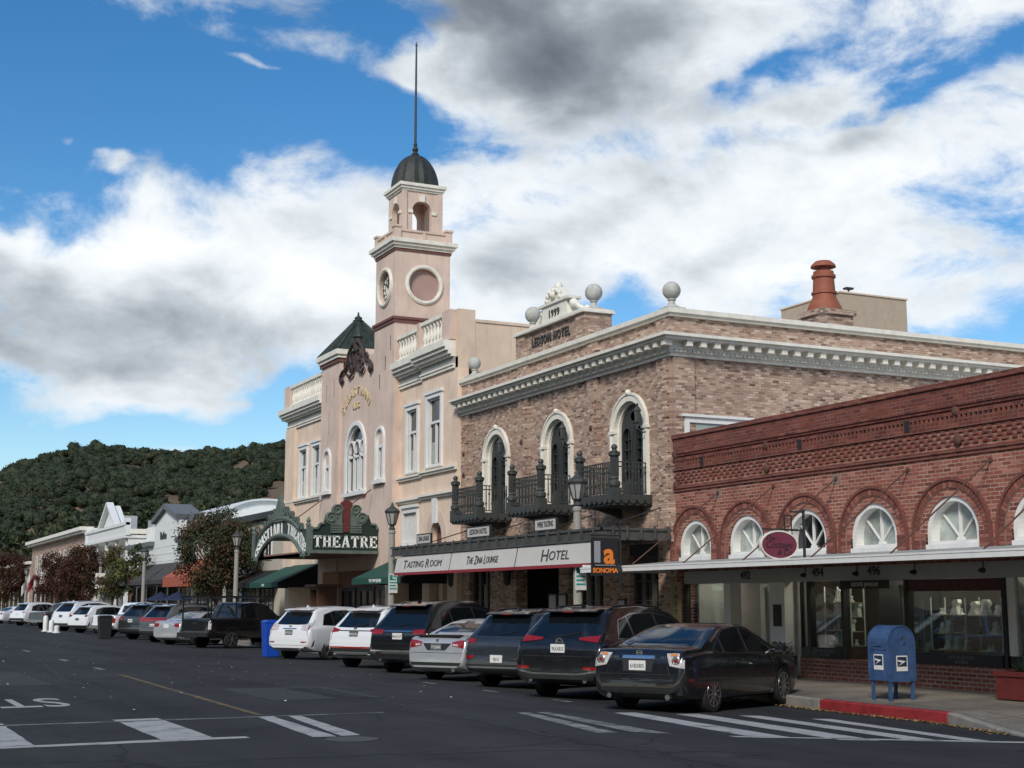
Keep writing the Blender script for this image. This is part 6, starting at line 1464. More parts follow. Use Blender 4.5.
# arched front, towards the street
CY, CZ = 54.1, 3.1
def ell_pt(r, a): return (CY + (3.05 + r) * math.cos(R(a)), CZ + (1.20 + r * .85) * math.sin(R(a)))
ff = lambda y, z, d: (AX - d, y, z)
inner = [ell_pt(.0, a) for a in np.linspace(8, 172, 30)]; outer = [ell_pt(.78, a) for a in np.linspace(14, 166, 30)]
w = MB(); w.prism([(AY, 3.5), (inner[0][0], 3.5 if inner[0][1] < 3.5 else inner[0][1])] + [p for p in inner if p[1] > 3.5] + [(inner[-1][0], 3.5), (AY2, 3.5), (AY2, 4.42)] + list(reversed([p for p in outer if p[1] > 4.0])) [0:0] + [p for p in reversed(outer) if p[1] > 4.42] + [(AY, 4.42)], ff, -.1, 0)
fb = w.build('arched_board', M['mgreen'], mq)
w = MB()
ins = [p for p in inner if p[1] > 3.45]; ous = [p for p in outer if p[1] > 4.35]
w.tube([ff(y, z, .03) for y, z in ins], .09, 6); w.tube([ff(y, z, .03) for y, z in ous], .10, 6)
for y in (AY + .08, AY2 - .08): w.prism([rect(y - .12, y + .12, 3.42, 4.55)], ff, -.02, .08); w.lathe([(.12, 0), (.06, .08), (.09, .16), (.02, .3)], ff(y, 4.55, .03), 8)
w.prism([rect(AY, ins[0][0], 3.40, 3.52)], ff, -.02, .08); w.prism([rect(ins[-1][0], AY2, 3.40, 3.52)], ff, -.02, .08)
for k in range(-5, 6):                                        # stepped cresting along the arch
    if k == 0: continue
    a = 90 - k * 10.5; y, z = ell_pt(.84, a); h_ = .34 * math.exp(-(k / 2.4) ** 2) + .07
    if z < 4.4: continue
    w.prism([rect(y - .26, y + .26, z - .1, z + h_)], ff, -.08, .04); w.prism([rect(y - .20, y + .20, z + h_, z + h_ + .06)], ff, -.06, .06)
    P = [ff(y + .17 * (1 - q * .8) * math.cos(8 * q), z + h_ * .5 + .17 * (1 - q * .8) * math.sin(8 * q), .07) for q in np.linspace(0, 1, 16)]; w.tube(P, .03, 5)
w.prism([(CY - .62, 4.85), (CY + .62, 4.85), (CY + .60, 5.18), (CY + .40, 5.28), (CY + .36, 5.48), (CY + .17, 5.62), (CY + .10, 5.80), (CY, 5.9), (CY - .10, 5.80), (CY - .17, 5.62), (CY - .36, 5.48), (CY - .40, 5.28), (CY - .60, 5.18)], ff, -.06, .1)
w.build('arch_trim', M['mtrim'], fb)
tx_ = 'SEBASTIANI THEATRE'
for i, ch in enumerate(tx_):
    if ch == ' ': continue
    a = 20 + 140 * i / (len(tx_) - 1)
    y, z = ell_pt(.39, a); y1, z1 = ell_pt(.39, a + 1); rt = Vector((0, y1 - y, z1 - z)).normalized() * -1; up = Vector((0, -rt.z * -1, -rt.y)) 
    rt = Vector((0, y1 - y, z1 - z)).normalized(); up = Vector((0, rt.z, -rt.y))
    w = MB(); base = Vector((AX, y, z)); lw, lh = .37, .50
    slab_letter(w, ch, lw, lh, lambda px_, py_, d: base + rt * (px_ - lw / 2) + up * (py_ - lh / 2) + Vector((-.005 - d * .03, 0, 0)))
    w.build('letter', M['letter_white'], fb)
for y in (51.2, 57.2):
    w = MB(); w.tube([(X0 - .3, y, 6.0), (AX + .5, y, 4.35)], .025); w.build('tie_rod', M['mred'], mq)
# green shop awnings under the marquee's ends
def awning(y0, y1, label, mat, endmat, zt=3.35, zb=2.55, xo=17.2, val=.22, text=None, name='shop_awning', group=None, X=None):
    X = X or X0 - .02
    a = thing(name, (X, (y0 + y1) / 2, zb), label, 'awning', group)
    w = MB(); w.add([(X, y0, zt), (X, y1, zt), (xo, y1, zb), (xo, y0, zb), (X, y0, zt - .03), (X, y1, zt - .03), (xo + .02, y1, zb - .03), (xo + .02, y0, zb - .03)], [(0, 1, 2, 3), (7, 6, 5, 4), (0, 4, 5, 1), (1, 5, 6, 2), (2, 6, 7, 3), (3, 7, 4, 0)])
    w.build('canopy', mat, a)
    w = MB(); w.box(xo - .02, xo - .002, y0, y1, zb - val, zb); o = w.build('valance', mat, a)
    if text: text_mesh(text, val * .75, .003, M['letter_white'], 'lettering', o, (xo - .026, (y0 + y1) / 2, zb - val / 2), ST_X, UPZ, sx=.8)
    for y in (y0, y1):
        w = MB(); w.prism([(X, zt - .04), (xo + .02, zb - .04), (xo + .02, zb - val), (X, zb - val)], lambda p, q, d: (p, y + d, q), -.012, .012); w.build('end_panel', endmat, a)
    return a
awning(58.3, 62.8, 'dark green canvas shop awning left of the theatre entrance', M['greenaw'], M['blackaw'], text='the loft')
awning(44.1, 48.9, 'dark green canvas shop awning right of the theatre entrance', M['greenaw'], M['blackaw'], text='THE TOWN SQUARE')

# ================================================================ street lamps
def lamp(x, y, label, sign=False, boards=0):
    z = .03; o = thing('street_lamp', (x, y, z), label, 'street lamp', 'lamp posts along the pavement')
    w = MB(); w.lathe([(.20, 0), (.20, .25), (.15, .32), (.135, .5), (.12, 1.4), (.10, 3.95), (.12, 3.97), (.12, 4.05), (.09, 4.08)], (x, y, z), 12); w.build('post', M['aggregate'], o, smooth=40)
    w = MB(); w.lathe([(.09, 4.08), (.12, 4.12), (.07, 4.20), (.13, 4.26), (.13, 4.28)], (x, y, z), 8); w.lathe([(.26, 4.66), (.28, 4.70), (.24, 4.76), (.11, 4.84), (.08, 4.88), (.05, 4.90), (.05, 4.95), (.01, 5.02)], (x, y, z), 8)
    for k in range(8):
        a = 2 * math.pi * k / 8; w.bar((x + .13 * math.cos(a), y + .13 * math.sin(a), z + 4.27), (x + .245 * math.cos(a), y + .245 * math.sin(a), z + 4.68), .022, .022)
    h = w.build('lantern', M['iron'], o); w = MB(); w.lathe([(.115, 4.28), (.225, 4.66)], (x, y, z), 8); w.build('glass', M['lampglass'], h)
    if sign:
        w = MB(); w.box(x - .155, x + .155, y - .165, y - .15, z + 1.98, z + 2.62); w.tube([(x, y - .15, z + 2.3), (x, y - .1, z + 2.3)], .03); s_ = w.build('parking_sign', M['plate'], o)
        w = MB(); w.box(x - .13, x - .02, y - .169, y - .166, z + 2.44, z + 2.58)
        for q in range(5): w.box(x - .13 + (.14 if q == 0 else 0), x + .13 - .03 * (q % 2), y - .169, y - .166, z + 2.50 - q * .10, z + 2.545 - q * .10)
        w.build('teal_print', M['teal'], s_)
    for q in range(boards):
        w = MB(); w.box(x - .35, x + .35, y - .17, y - .15, z + 2.6 + q * .38, z + 2.9 + q * .38); w.build('direction_board', M['trim'], o)
    return o
lamp(17.05, 31.45, 'street lamp before the hotel canopy, with a white and teal parking sign', True)
lamp(17.05, 44.55, 'street lamp by the tasting room banner, with a white and teal sign', True)
lamp(17.05, 64.6, 'street lamp rising out of the rust coloured tree left of the marquee')
lamp(17.05, 85.8, 'street lamp in front of the charcoal awnings and gabled shop')
lamp(17.05, 100.8, 'street lamp carrying boards between the red tree and the porch', boards=3)
lamp(17.05, 141, 'farthest street lamp beside the flags at the left edge')

# ================================================================ signs
def board(name, label, x0, x1, y, z0, z1, mat, d=.05, cat='sign'):
    o = thing(name, ((x0 + x1) / 2, y, z0), label, cat); w = MB(); w.box(x0, x1, y - d / 2, y + d / 2, z0, z1); w.build('board', mat, o); return o
RX = (1, 0, 0)
s_ = board('hanging_sign', 'black hanging sign with a grey l and orange a above the word SONOMA', 15.64, 16.34, 28.2, 2.30, 3.17, M['black'])
yq = 28.2 - .03
w = MB(); w.box(15.70, 15.86, yq - .006, yq, 2.60, 3.09); w.build('grey_letter', M['greyprint'], s_)
text_mesh('a', .66, .004, M['orange'], 'orange_letter', s_, (16.09, yq, 2.79), RX, UPZ, sx=.98, bold=.02)
text_mesh('SONOMA', .15, .003, M['orange'], 'lettering', s_, (15.99, yq, 2.42), RX, UPZ, sx=1.0, bold=.006)
w = MB(); w.box(15.72, 16.26, yq - .004, yq, 2.535, 2.555); w.build('small_print', M['greyprint'], s_)
w = MB(); w.tube([(16.40, 28.2, 1.95), (16.40, 28.2, 3.55)], .028); w.bar((15.62, 28.2, 3.22), (16.42, 28.2, 3.22), .04, .04); w.bar((16.40, 28.2, 2.45), (16.46, 28.2, 2.45), .05, .05); w.build('bracket', M['black'], s_)
s_ = board('vertical_sign', 'tall tan sign spelling TASTING downwards at the hotel corner', 18.52, 18.82, 29.45, .10, 2.20, M['signtan'])
for i, ch in enumerate('TASTING'): text_mesh(ch, .17, .003, M['letter_dark'], 'lettering', s_, (18.67, 29.42, 2.02 - i * .185), RX, UPZ)
for tx, y0, y1, z, lab in (('LEDSON HOTEL', 36.6, 38.15, 3.60, 'cream board lettered LEDSON HOTEL standing on the canopy'), ('WINE TASTING', 32.5, 33.7, 3.60, 'cream board lettered WINE TASTING on the canopy behind the street lamp'), ('ZINA LOUNGE', 41.0, 42.1, 3.56, 'small pale board on the canopy end nearest the theatre')):
    o = thing('canopy_sign', (17.0, (y0 + y1) / 2, z - .04), lab, 'sign', 'boards on the hotel canopy')
    w = MB(); w.box(16.98, 17.03, y0, y1, z, z + .27); bb = w.build('board', M['signtan'] if 0 else M['canvas'], o)
    w = MB()
    for a, b, c_, d_ in ((y0 - .03, y1 + .03, z - .03, z), (y0 - .03, y1 + .03, z + .27, z + .30), (y0 - .03, y0, z, z + .27), (y1, y1 + .03, z, z + .27)): w.box(16.97, 17.04, a, b, c_, d_)
    w.build('frame', M['irond'], o); text_mesh(tx, .21, .003, M['letter_dark'], 'lettering', bb, (16.975, (y0 + y1) / 2, z + .135), ST_X, UPZ, sx=(y1 - y0) * .92 / (len(tx) * .145), bold=.004)
# oval sign on the awning
o = thing('oval_sign', (16.95, 23.0, 2.5), 'plum oval sign with pale rim and script lettering standing on the awning', 'sign')
EX, EY, EZ = 16.95, 22.9, 2.83
ov = lambda a_, b_: [(EX + a_ * math.cos(q), EZ + b_ * math.sin(q)) for q in np.linspace(0, 2 * math.pi, 33)[:-1]]
w = MB(); w.prism([ov(.43, .265)], lambda a, b, d: (a, EY + d, b), -.02, .02); bd = w.build('board', M['plum'], o)
w = MB(); w.prism([ov(.455, .29), ov(.425, .26)], lambda a, b, d: (a, EY + d, b), -.03, .03); w.build('rim', M['trim'], bd)
for tx, x, z, sz in (('The', 16.72, 2.96, .15), ('Cottage', 16.93, 2.83, .20), ('& Co', 17.06, 2.68, .16)): text_mesh(tx, sz, .002, M['black'], 'lettering', bd, (x, EY - .022, z), RX, UPZ, shear=.35)
w = MB(); w.tube([(17.0, EY + .04, 2.53), (17.0, EY + .04, 3.15)], .02); w.tube([(16.6, EY + .04, 3.14), (17.45, EY + .04, 3.14)], .018); w.tube([(16.6, EY + .04, 3.14), (16.6, EY + .02, 3.0)], .01); w.tube([(17.3, EY + .04, 3.14), (17.3, EY + .02, 3.0)], .01); w.build('bracket', M['irond'], o)
o = thing('awning_post', (16.62, 21.66, 2.53), 'thin black post with a square lantern bracket on the awning edge', 'post')
w = MB(); w.tube([(16.62, 21.66, 2.40), (16.62, 21.66, 3.45)], .03); w.tube([(16.62, 21.66, 3.4), (16.3, 21.66, 3.4)], .014); w.tube([(16.62, 21.66, 3.05), (16.3, 21.66, 3.05)], .014); w.build('post', M['irond'], o)
w = MB(); w.prism([rect(16.16, 16.34, 3.04, 3.34), rect(16.18, 16.32, 3.06, 3.32)], lambda a, b, d: (a, 21.66 + d, b), -.012, .012); w.build('lantern_frame', M['irond'], o)

# ================================================================ mailbox, planters, bins, posts
def mailbox():
    x, y, z = 16.66, 19.38, .045
    o = thing('mailbox', (x, y, z), 'worn blue postal collection box on four legs by the red kerb', 'mailbox')
    prof = [(-.29, .33), (.29, .33), (.29, .98)] + [(.29 * math.cos(a), .98 + .29 * math.sin(a)) for a in np.linspace(0, math.pi, 15)][1:]
    w = MB(); w.prism(prof, lambda a, b, d: (x + a, y + d, z + b), -.25, .25); bd = w.build('body', M['bluebox'], o, bevel=.012)
    for sy in (-.262, .25):
        w = MB(); w.prism([[(p * 1.04, (q - .33) * 1.012 + .325) for p, q in prof], [(p * .93, (q - .33) * .965 + .345) for p, q in prof]], lambda a, b, d: (x + a, y + sy + d, z + b), 0, .012); w.build('rim', M['bluebox'], bd)
    for sx in (-1, 1):
        for sy in (-1, 1):
            w = MB(); w.prism([(-.02, 0), (.045, 0), (.035, .33), (-.03, .33)], lambda a, b, d: (x + sx * .25 - sx * a * .6, y + sy * .215 + d, z + b), -.03, .03); w.build('leg', M['bluebox'], o)
    w = MB(); w.box(x - .302, x - .292, y - .2, y + .2, z + .86, z + .90); w.box(x - .32, x - .292, y - .09, y + .09, z + .92, z + .95); w.build('pull_door', M['bluebox'], bd)
    w = MB(); w.lathe([(.02, -.012), (.02, 0)], (x + .05, y - .255, z + .96), 10, 'y'); w.lathe([(.025, -.012), (.025, 0)], (x + .02, y - .255, z + 1.06), 10, 'y'); w.build('lock', M['chrome'], bd)
    def decal(fn):
        w = MB(); w.prism([rect(0, .24, 0, .26)], fn, 0, .004); d_ = w.build('decal', M['plate'], bd)
        w = MB(); w.prism([rect(.018, .222, .075, .24)], fn, .004, .006); dk = w.build('emblem_ground', plain('dark_blue_print', (0.02, 0.03, 0.06), .5) if 'dk' not in MATS else MATS['dk'], d_)
        w = MB(); w.prism([(.03, .19), (.20, .165), (.155, .142), (.04, .09), (.12, .145), (.03, .165)], fn, .006, .008); w.prism([rect(.03, .21, .045, .058)], fn, .004, .006); w.prism([rect(.03, .17, .02, .032)], fn, .004, .006); w.build('emblem', M['plate'], d_)
    decal(lambda a, b, d: (x - .12 + a, y - .252 - d, z + .50 + b)); decal(lambda a, b, d: (x - .292 - d, y + .12 - a, z + .52 + b))
mailbox()
def leafy(name, c, r, n, mat, parent, length=.16, up=.3, seed=1):
    rg = random.Random(seed); w = MB()
    for i in range(n):
        a = rg.uniform(0, 6.28); e = rg.uniform(-.2, 1.3); q = r * rg.uniform(.3, 1); p = Vector((c[0] + q * math.cos(a) * math.cos(e), c[1] + q * math.sin(a) * math.cos(e), c[2] + q * math.sin(e) * up * 2))
        d = Vector((math.cos(a), math.sin(a), rg.uniform(-.3, .9))).normalized() * length * rg.uniform(.6, 1.3); s = d.cross(Vector((0, 0, 1))).normalized() * length * .22
        w.add([p, p + d * .5 + s, p + d, p + d * .5 - s], [(0, 1, 2, 3)])
    return w.build(name, mat, parent, normals=False)
M['leaf'] = foliage_mat('green_leaf', (0.02, 0.05, 0.015), (0.07, 0.12, 0.04), scale=6)
M['agave'] = foliage_mat('grey_green_leaf', (0.05, 0.09, 0.05), (0.13, 0.17, 0.10), scale=6)
o = thing('planter_box', (18.45, 17.65, .1), 'dark red wooden planter box with spiky agave leaves by the shop wall', 'planter')
w = MB(); w.prism([rect(17.95, 18.85, 17.0, 18.3), rect(18.0, 18.8, 17.05, 18.25)], lambda a, b, d: (a, b, d), .1, .53); w.box(17.92, 18.88, 16.97, 17.05, .48, .56); w.box(17.92, 18.88, 18.25, 18.33, .48, .56); w.box(17.92, 17.99, 17.05, 18.25, .48, .56); w.box(18.8, 18.88, 17.05, 18.25, .48, .56); bx = w.build('box', M['plantred'], o)
w = MB(); w.box(18.0, 18.8, 17.05, 18.25, .4, .48); w.build('soil', M['shade'], bx)
for k in range(3):
    w = MB(); cx_, cy_ = 18.4, 17.27 + k * .38
    for i in range(26):
        a = i * 2.4; e = .35 + .9 * (i / 26); L = .36; d = Vector((math.cos(a) * math.cos(e), math.sin(a) * math.cos(e), math.sin(e))); s = d.cross(Vector((0, 0, 1))).normalized() * .035; p = Vector((cx_, cy_, .49))
        w.add([p + s, p + d * L * .5 + s * 1.2, p + d * L, p + d * L * .5 - s * 1.2, p - s], [(0, 1, 2, 3, 4)])
    w.build('agave', M['agave'], o, normals=False)
o = thing('potted_plant', (18.3, 24.75, .1), 'black square pot of green shrub beside the shop bulkhead', 'potted plant')
w = MB(); w.prism([(-.20, 0), (.20, 0), (.25, .50), (-.25, .50)], lambda a, b, d: (18.3 + a, 24.75 + d, .1 + b), -.23, .23); w.build('pot', M['black'], o); leafy('shrub', (18.3, 24.75, .62), .36, 420, M['leaf'], o, .11, .35)
o = thing('sandwich_board', (17.75, 26.0, .1), 'small white folding board on the pavement behind the black saloon', 'sandwich board')
for sg in (1, -1):
    w = MB(); w.prism([(-.26, 0), (.26, 0), (.26, .8), (.2, .88), (-.2, .88), (-.26, .8)], lambda a, b, d: (17.75 + a, 26.0 + sg * (.24 - .22 * b / .88) + d, .1 + b), -.012, .012); w.build('panel', M['white'], o)
def wheelie(x, y, label, mat, h, wd, name='wheeled_bin'):
    z = zroad(x); o = thing(name, (x, y, z), label, 'bin')
    w = MB(); k = wd / 2; b0 = [(x - k * .82, y - k * .8, z), (x + k * .82, y - k * .8, z), (x + k * .82, y + k * .8, z), (x - k * .82, y + k * .8, z)]; t0 = [(x - k, y - k, z + h * .92), (x + k, y - k, z + h * .92), (x + k, y + k, z + h * .92), (x - k, y + k, z + h * .92)]
    w.add(b0 + t0, [(3, 2, 1, 0), (4, 5, 6, 7), (0, 1, 5, 4), (1, 2, 6, 5), (2, 3, 7, 6), (3, 0, 4, 7)]); w.build('body', mat, o, bevel=.02)
    w = MB(); w.box(x - k * 1.05, x + k * 1.05, y - k * 1.05, y + k * 1.05, z + h * .92, z + h * .955); w.prism([(-k, h * .955), (k, h * .955), (k * .75, h), (-k * .75, h)], lambda a, b, d: (x + a, y + d, z + b), -k, k); w.build('lid', mat, o, bevel=.015)
    w = MB(); w.tube([(x - k * .8, y + k * 1.1, z + h * .9), (x + k * .8, y + k * 1.1, z + h * .9)], .02); w.build('handle', M['black'], o)
    return o
wheelie(13.55, 46.6, 'tall bright blue plastic bin standing between the white suv and black pickup', M['bluebin'], 1.22, .56)
wheelie(12.4, 71.4, 'black square litter bin on the road edge before the white pickup', M['black'], 1.15, .64, 'litter_bin')
for i, (x, y, h_, lb) in enumerate(((12.3, 91.3, .95, 'tall white post, leftmost of the row by the far white suv'), (12.3, 88.8, .72, 'middle sized white post between two others at the far cars'), (12.3, 86.6, .42, 'short white post nearest the dark grey pickup'))):
    o = thing('bollard', (x, y, zroad(x)), lb, 'bollard', 'white posts in the road'); z = zroad(x)
    w = MB(); w.lathe([(.15, 0), (.15, h_ * .88), (.10, h_), (.001, h_ + .02)], (x, y, z), 12); w.build('post', M['white'], o, smooth=40); w = MB(); w.lathe([(.24, 0), (.24, .05), (.16, .06)], (x, y, z), 12); w.build('base', M['white'], o)

# ================================================================ things in the shop windows
def display(label, x, y0, y1, levels, z0, seed):
    rg = random.Random(seed); o = thing('display_shelves', (x, (y0 + y1) / 2, z0), label, 'display shelves')
    w = MB()
    for yy in (y0, (y0 + y1) / 2, y1):
        for xx in (x - .18, x + .18): w.box(xx - .012, xx + .012, yy - .012, yy + .012, z0, levels[-1] + .34)
    w.build('frame', M['white'], o)
    w = MB()
    for z in [z0] + levels: w.box(x - .2, x + .2, y0, y1, z - .012, z + .006)
    w.build('shelf', M['tan'], o)
    for z in [z0] + levels[:-1] + levels[-1:]:
        y = y0 + .1
        while y < y1 - .1:
            s = rg.uniform(.95, 1.45); xx = x + rg.uniform(-.12, .08)
            k = rg.random(); w = MB()
            if k < .6:
                w.prism([(-.07, 0), (.07, 0), (.055, .04), (.03, .14), (.055, .19), (.03, .24), (-.03, .24), (-.055, .19), (-.03, .14), (-.055, .04)], lambda a, b, d: (xx + d + b * .25, y + a * s * 1.15, z + .008 + b * s * .85), -.05, .05)
                tag = w.build('necklace_bust', M['white'], None)
                tag['label'] = 'white jewellery bust on a display shelf'; tag['category'] = 'jewellery bust'; tag['group'] = 'jewellery displays in the shop windows'
            else:
                w.lathe([(.05, 0), (.06, .02), (.03, .05), (.025, .09), (.04, .12), (.001, .13)], (xx, y, z + .008), 10); tag = w.build('ring_stand', M['gold'] if k > .85 else M['white'], None)
                tag['label'] = 'small ring stand on a display shelf'; tag['category'] = 'ring stand'; tag['group'] = 'ring stands in the shop windows'
            if rg.random() < .5:
                w = MB(); w.box(xx - .17, xx - .07, y - .08, y + .08, z + .007, z + .03); tr = w.build('jewellery_tray', M['white'], None); tr['label'] = 'flat white tray lying on a display shelf'; tr['category'] = 'tray'; tr['group'] = 'jewellery trays in the shop windows'
            y += rg.uniform(.15, .28)
display('jewellery shelves behind the wide shop window under the maroon board', X0 + .55, 19.5, 21.35, [1.12, 1.46], .80, 3)
display('narrow jewellery shelves behind the window left of the dark entrance', X0 + .55, 23.75, 24.6, [1.1, 1.4, 1.7], .80, 5)
display('jewellery shelves behind the window nearest the right edge', X0 + .5, 17.1, 18.7, [1.15], .80, 8)
o = thing('shop_signboard', (X0 + .02, 20.4, 1.95), 'maroon signboard with dim red capitals across the top of the wide shop window', 'sign')
w = MB(); w.box(X0 + .035, X0 + .085, 19.16, 21.6, 1.92, 2.14); bd = w.build('board', M['maroon_board'], o); text_mesh('HARLEQUIN SPORTS', .17, .003, plain('dim_red_letter', (.16, .05, .05), .5), 'lettering', bd, (X0 + .032, 20.4, 2.03), ST_X, UPZ, sx=1.0, space=1.1)
o = thing('entrance_sign', (X0 - .04, 22.6, 2.05), 'small black sign with pale lettering above the dark shop entrance', 'sign')
w = MB(); w.box(X0 - .06, X0 - .03, 22.05, 23.45, 1.98, 2.146); bd = w.build('board', M['black'], o); text_mesh('ESTATE JEWELRY', .11, .003, M['trim'], 'lettering', bd, (X0 - .064, 22.75, 2.06), ST_X, UPZ)
o = thing('window_poster', (X0 + .09, 25.95, 1.3), 'framed dark poster on the white shop pilaster', 'poster')
w = MB(); w.box(X0 + .075, X0 + .098, 25.78, 26.06, 1.18, 1.66); w.build('frame', M['black'], o); w = MB(); w.box(X0 + .07, X0 + .074, 25.82, 26.02, 1.24, 1.60); w.build('print', M['shade'], o)
for y0, y1, z0, z1, lb in ((36.25, 36.75, 1.1, 1.95, 'white menu board left of the hotel entrance piers'), (35.65, 36.15, 1.1, 1.95, 'white menu board right beside another by the hotel entrance'), (32.35, 32.75, .9, 1.8, 'white notice board on the brick pier under the black sign')):
    o = thing('menu_board', (X0 - .05, (y0 + y1) / 2, z0), lb, 'notice board'); w = MB(); w.box(X0 - .05, X0 - .002, y0, y1, z0, z1); w.build('frame', M['irond'], o); w = MB(); w.box(X0 - .058, X0 - .051, y0 + .05, y1 - .05, z0 + .05, z1 - .05); w.build('sheet', M['canvas'], o)

M['warmbulb'] = emit('lit_shop_lamp', (1.0, .90, .76), 14.0)
for i, (y, lb) in enumerate(((20.4, 'lit ceiling lamp above the wide jewellery window'), (24.2, 'lit ceiling lamp above the narrow jewellery shelves'), (28.6, 'lit ceiling lamp inside the left shop window'), (22.5, 'lit ceiling lamp above the dark shop entrance'))):
    o = thing('ceiling_lamp', (X0 + .75, y, 2.5), lb, 'lamp'); w = MB(); w.box(X0 + .55, X0 + .95, y - .3, y + .3, 2.55, 2.598); w.build('housing', M['black'], o); w = MB(); w.box(X0 + .57, X0 + .93, y - .28, y + .28, 2.535, 2.548); w.build('diffuser', M['warmbulb'], o)
# ================================================================ buildings farther along the street
def opening(par, y0, y1, z0, z1, n=.0, frame='white', glassm='pane', bars=1, name='window', X=X0):
    w = MB(); w.prism([rect(y0, y1, z0, z1), rect(y0 + .09, y1 - .09, z0 + .09, z1 - .09)], lambda a, b, d: (X - n - d, a, b), -.04, .05)
    for i in range(1, bars + 1): y = y0 + (y1 - y0) * i / (bars + 1); w.box(X - n - .03, X - n + .03, y - .025, y + .025, z0 + .09, z1 - .09)
    o = w.build(name, M[frame], par); w = MB(); w.box(X - n - .012, X - n - .003, y0 + .08, y1 - .08, z0 + .08, z1 - .08); w.build('pane', M[glassm], o); return o
# low cream building next to the theatre, mostly behind the rust coloured tree
b = thing('shop_building', (X0, 72.5, .1), 'low cream shop with dark roof edge behind the rust coloured tree', 'building')
w = MB(); w.box(X0, 36, 64.0, 81.0, .1, 5.7); w.build('wall', plain('cream_stucco', (.50, .46, .38), .85, dirt=.15), b)
w = MB(); w.box(X0 - .25, X0 + .2, 63.98, 81.0, 5.7, 6.0); w.box(X0 + .2, 36, 63.98, 64.3, 5.7, 6.0); w.build('roof_edge', M['irond'], b)
for y in (65.0, 68.2, 71.4, 74.6, 77.8): opening(b, y, y + 2.4, .7, 2.6, frame='wframe', bars=2)
for y in (65.5, 69, 72.5, 76): opening(b, y, y + 1.2, 3.7, 5.0)
awning(64.4, 68.6, 'small black awning between marquee and rust coloured tree', M['blackaw'], M['blackaw'], zt=3.2, zb=2.6, xo=17.6, val=.25)
# white gabled shop
M['whitewood'] = plain('white_clapboard', (.74, .75, .71), .75, vary=.06, scale=2, dirt=.12)
M['greytrim'] = plain('slate_grey_trim', (.13, .14, .145), .7, vary=.1)
b = thing('shop_building', (X0, 91, .1), 'white shop with a tall grey edged stepped gable above charcoal awnings', 'building')
w = MB(); w.box(X0, 34, 81.3, 101.3, .1, 5.3)
z = 2.9
while z < 5.2: w.box(X0 - .02, X0, 81.3, 101.3, z, z + .02); z += .45
w.build('wall', M['whitewood'], b)
w = MB(); w.prism([(85.6, 5.3), (92.6, 5.3), (92.6, 6.75), (89.1, 7.55), (85.6, 6.75)], lambda a, c_, d: (X0 + d, a, c_), 0, 1.4); w.build('gable', M['whitewood'], b)
w = MB()
for a, c_ in (((101.35, 5.45), (92.7, 5.45)), ((92.7, 5.35), (92.7, 6.85)), ((92.75, 6.85), (89.1, 7.68)), ((89.1, 7.68), (85.5, 6.85)), ((85.55, 6.9), (85.55, 5.35)), ((85.6, 5.45), (81.3, 5.45))): w.bar((X0 + .6, a[0], a[1]), (X0 + .6, c_[0], c_[1]), 1.7 if abs(a[0] - c_[0]) > .1 else .3, .3 if abs(a[0] - c_[0]) > .1 else 1.7)
w.build('parapet_trim', M['greytrim'], b)
text_mesh('The Barn', .62, .02, M['letter_dark'], 'lettering', b, (X0 - .03, 89.9, 5.85), ST_X, UPZ, sx=.8, bold=.02)
for y in (82, 85.2, 88.4, 91.6, 94.8, 98): opening(b, y, y + 2.6, .6, 2.7, frame='wframe', bars=1)
w = MB(); w.box(X0 + 1.2, X0 + 1.35, 93.2, 101.3, 5.3, 6.9)
for i in range(14): w.box(X0 + 1.16, X0 + 1.2, 93.4 + i * .55, 93.55 + i * .55, 5.6, 6.8)
w.build('roof_screen', M['whitewood'], b)
for i, (a, c_) in enumerate(((82.4, 87.1), (87.3, 92.0), (92.2, 96.9))):
    awning(a, c_, ('charcoal awning right of three, under the grey edged gable', 'charcoal awning in the middle of three beside the white gable', 'charcoal awning left of three, beside the yellow green tree')[i], M['greyaw'], M['greyaw'], zt=4.1, zb=3.0, xo=17.4, val=.25, group='charcoal awnings')
awning(76.4, 81.6, 'bright orange awning behind the rust coloured tree', M['orangeaw'], M['orangeaw'], zt=4.1, zb=3.1, xo=17.3, val=.55)
M['navy'] = plain('navy_canvas', (.010, .018, .05), .8)
for x, y, lb in ((17.2, 81.5, 'navy blue umbrella left of the orange awning'), (17.2, 77.2, 'navy blue umbrella below the orange awning')):
    o = thing('patio_umbrella', (x, y, .05), lb, 'umbrella'); w = MB(); w.lathe([(.85, 1.75), (.83, 1.8), (.04, 2.2), (.001, 2.25)], (x, y, .05), 8); w.build('canopy', M['navy'], o); w = MB(); w.tube([(x, y, .05), (x, y, 2.25)], .03); w.lathe([(.3, 0), (.3, .08)], (x, y, .05), 10); w.build('pole', M['white'], o)
# white porch building
b = thing('porch_building', (X0, 110, .1), 'white two storey building with a pointed gable and dark upper porch', 'building')
w = MB(); w.box(X0 + 2.0, X0 + 3.2, 101.6, 118.6, .1, 6.2); w.box(X0, X0 + 2.0, 101.6, 101.8, .1, 6.2); w.box(X0, X0 + 2, 118.4, 118.6, .1, 6.2); w.build('wall', M['whitewood'], b)
w = MB(); w.box(X0 - .3, X0 + 2.0, 101.5, 118.7, 6.2, 6.4); w.box(X0 - .2, X0 - .05, 101.5, 118.7, 6.4, 7.1); w.box(X0 - .3, X0 + .05, 101.4, 118.8, 7.1, 7.3); w.box(X0 - .25, X0 + .1, 118.0, 118.8, 6.4, 7.6); w.box(X0 - .25, X0 + .1, 101.4, 102.2, 6.4, 7.6); w.build('parapet', M['white'], b)
w = MB(); w.prism([(106.9, 7.3), (113.4, 7.3), (110.2, 9.0)], lambda a, c_, d: (X0 + d, a, c_), .2, 0.9); gb = w.build('gable', M['whitewood'], b)
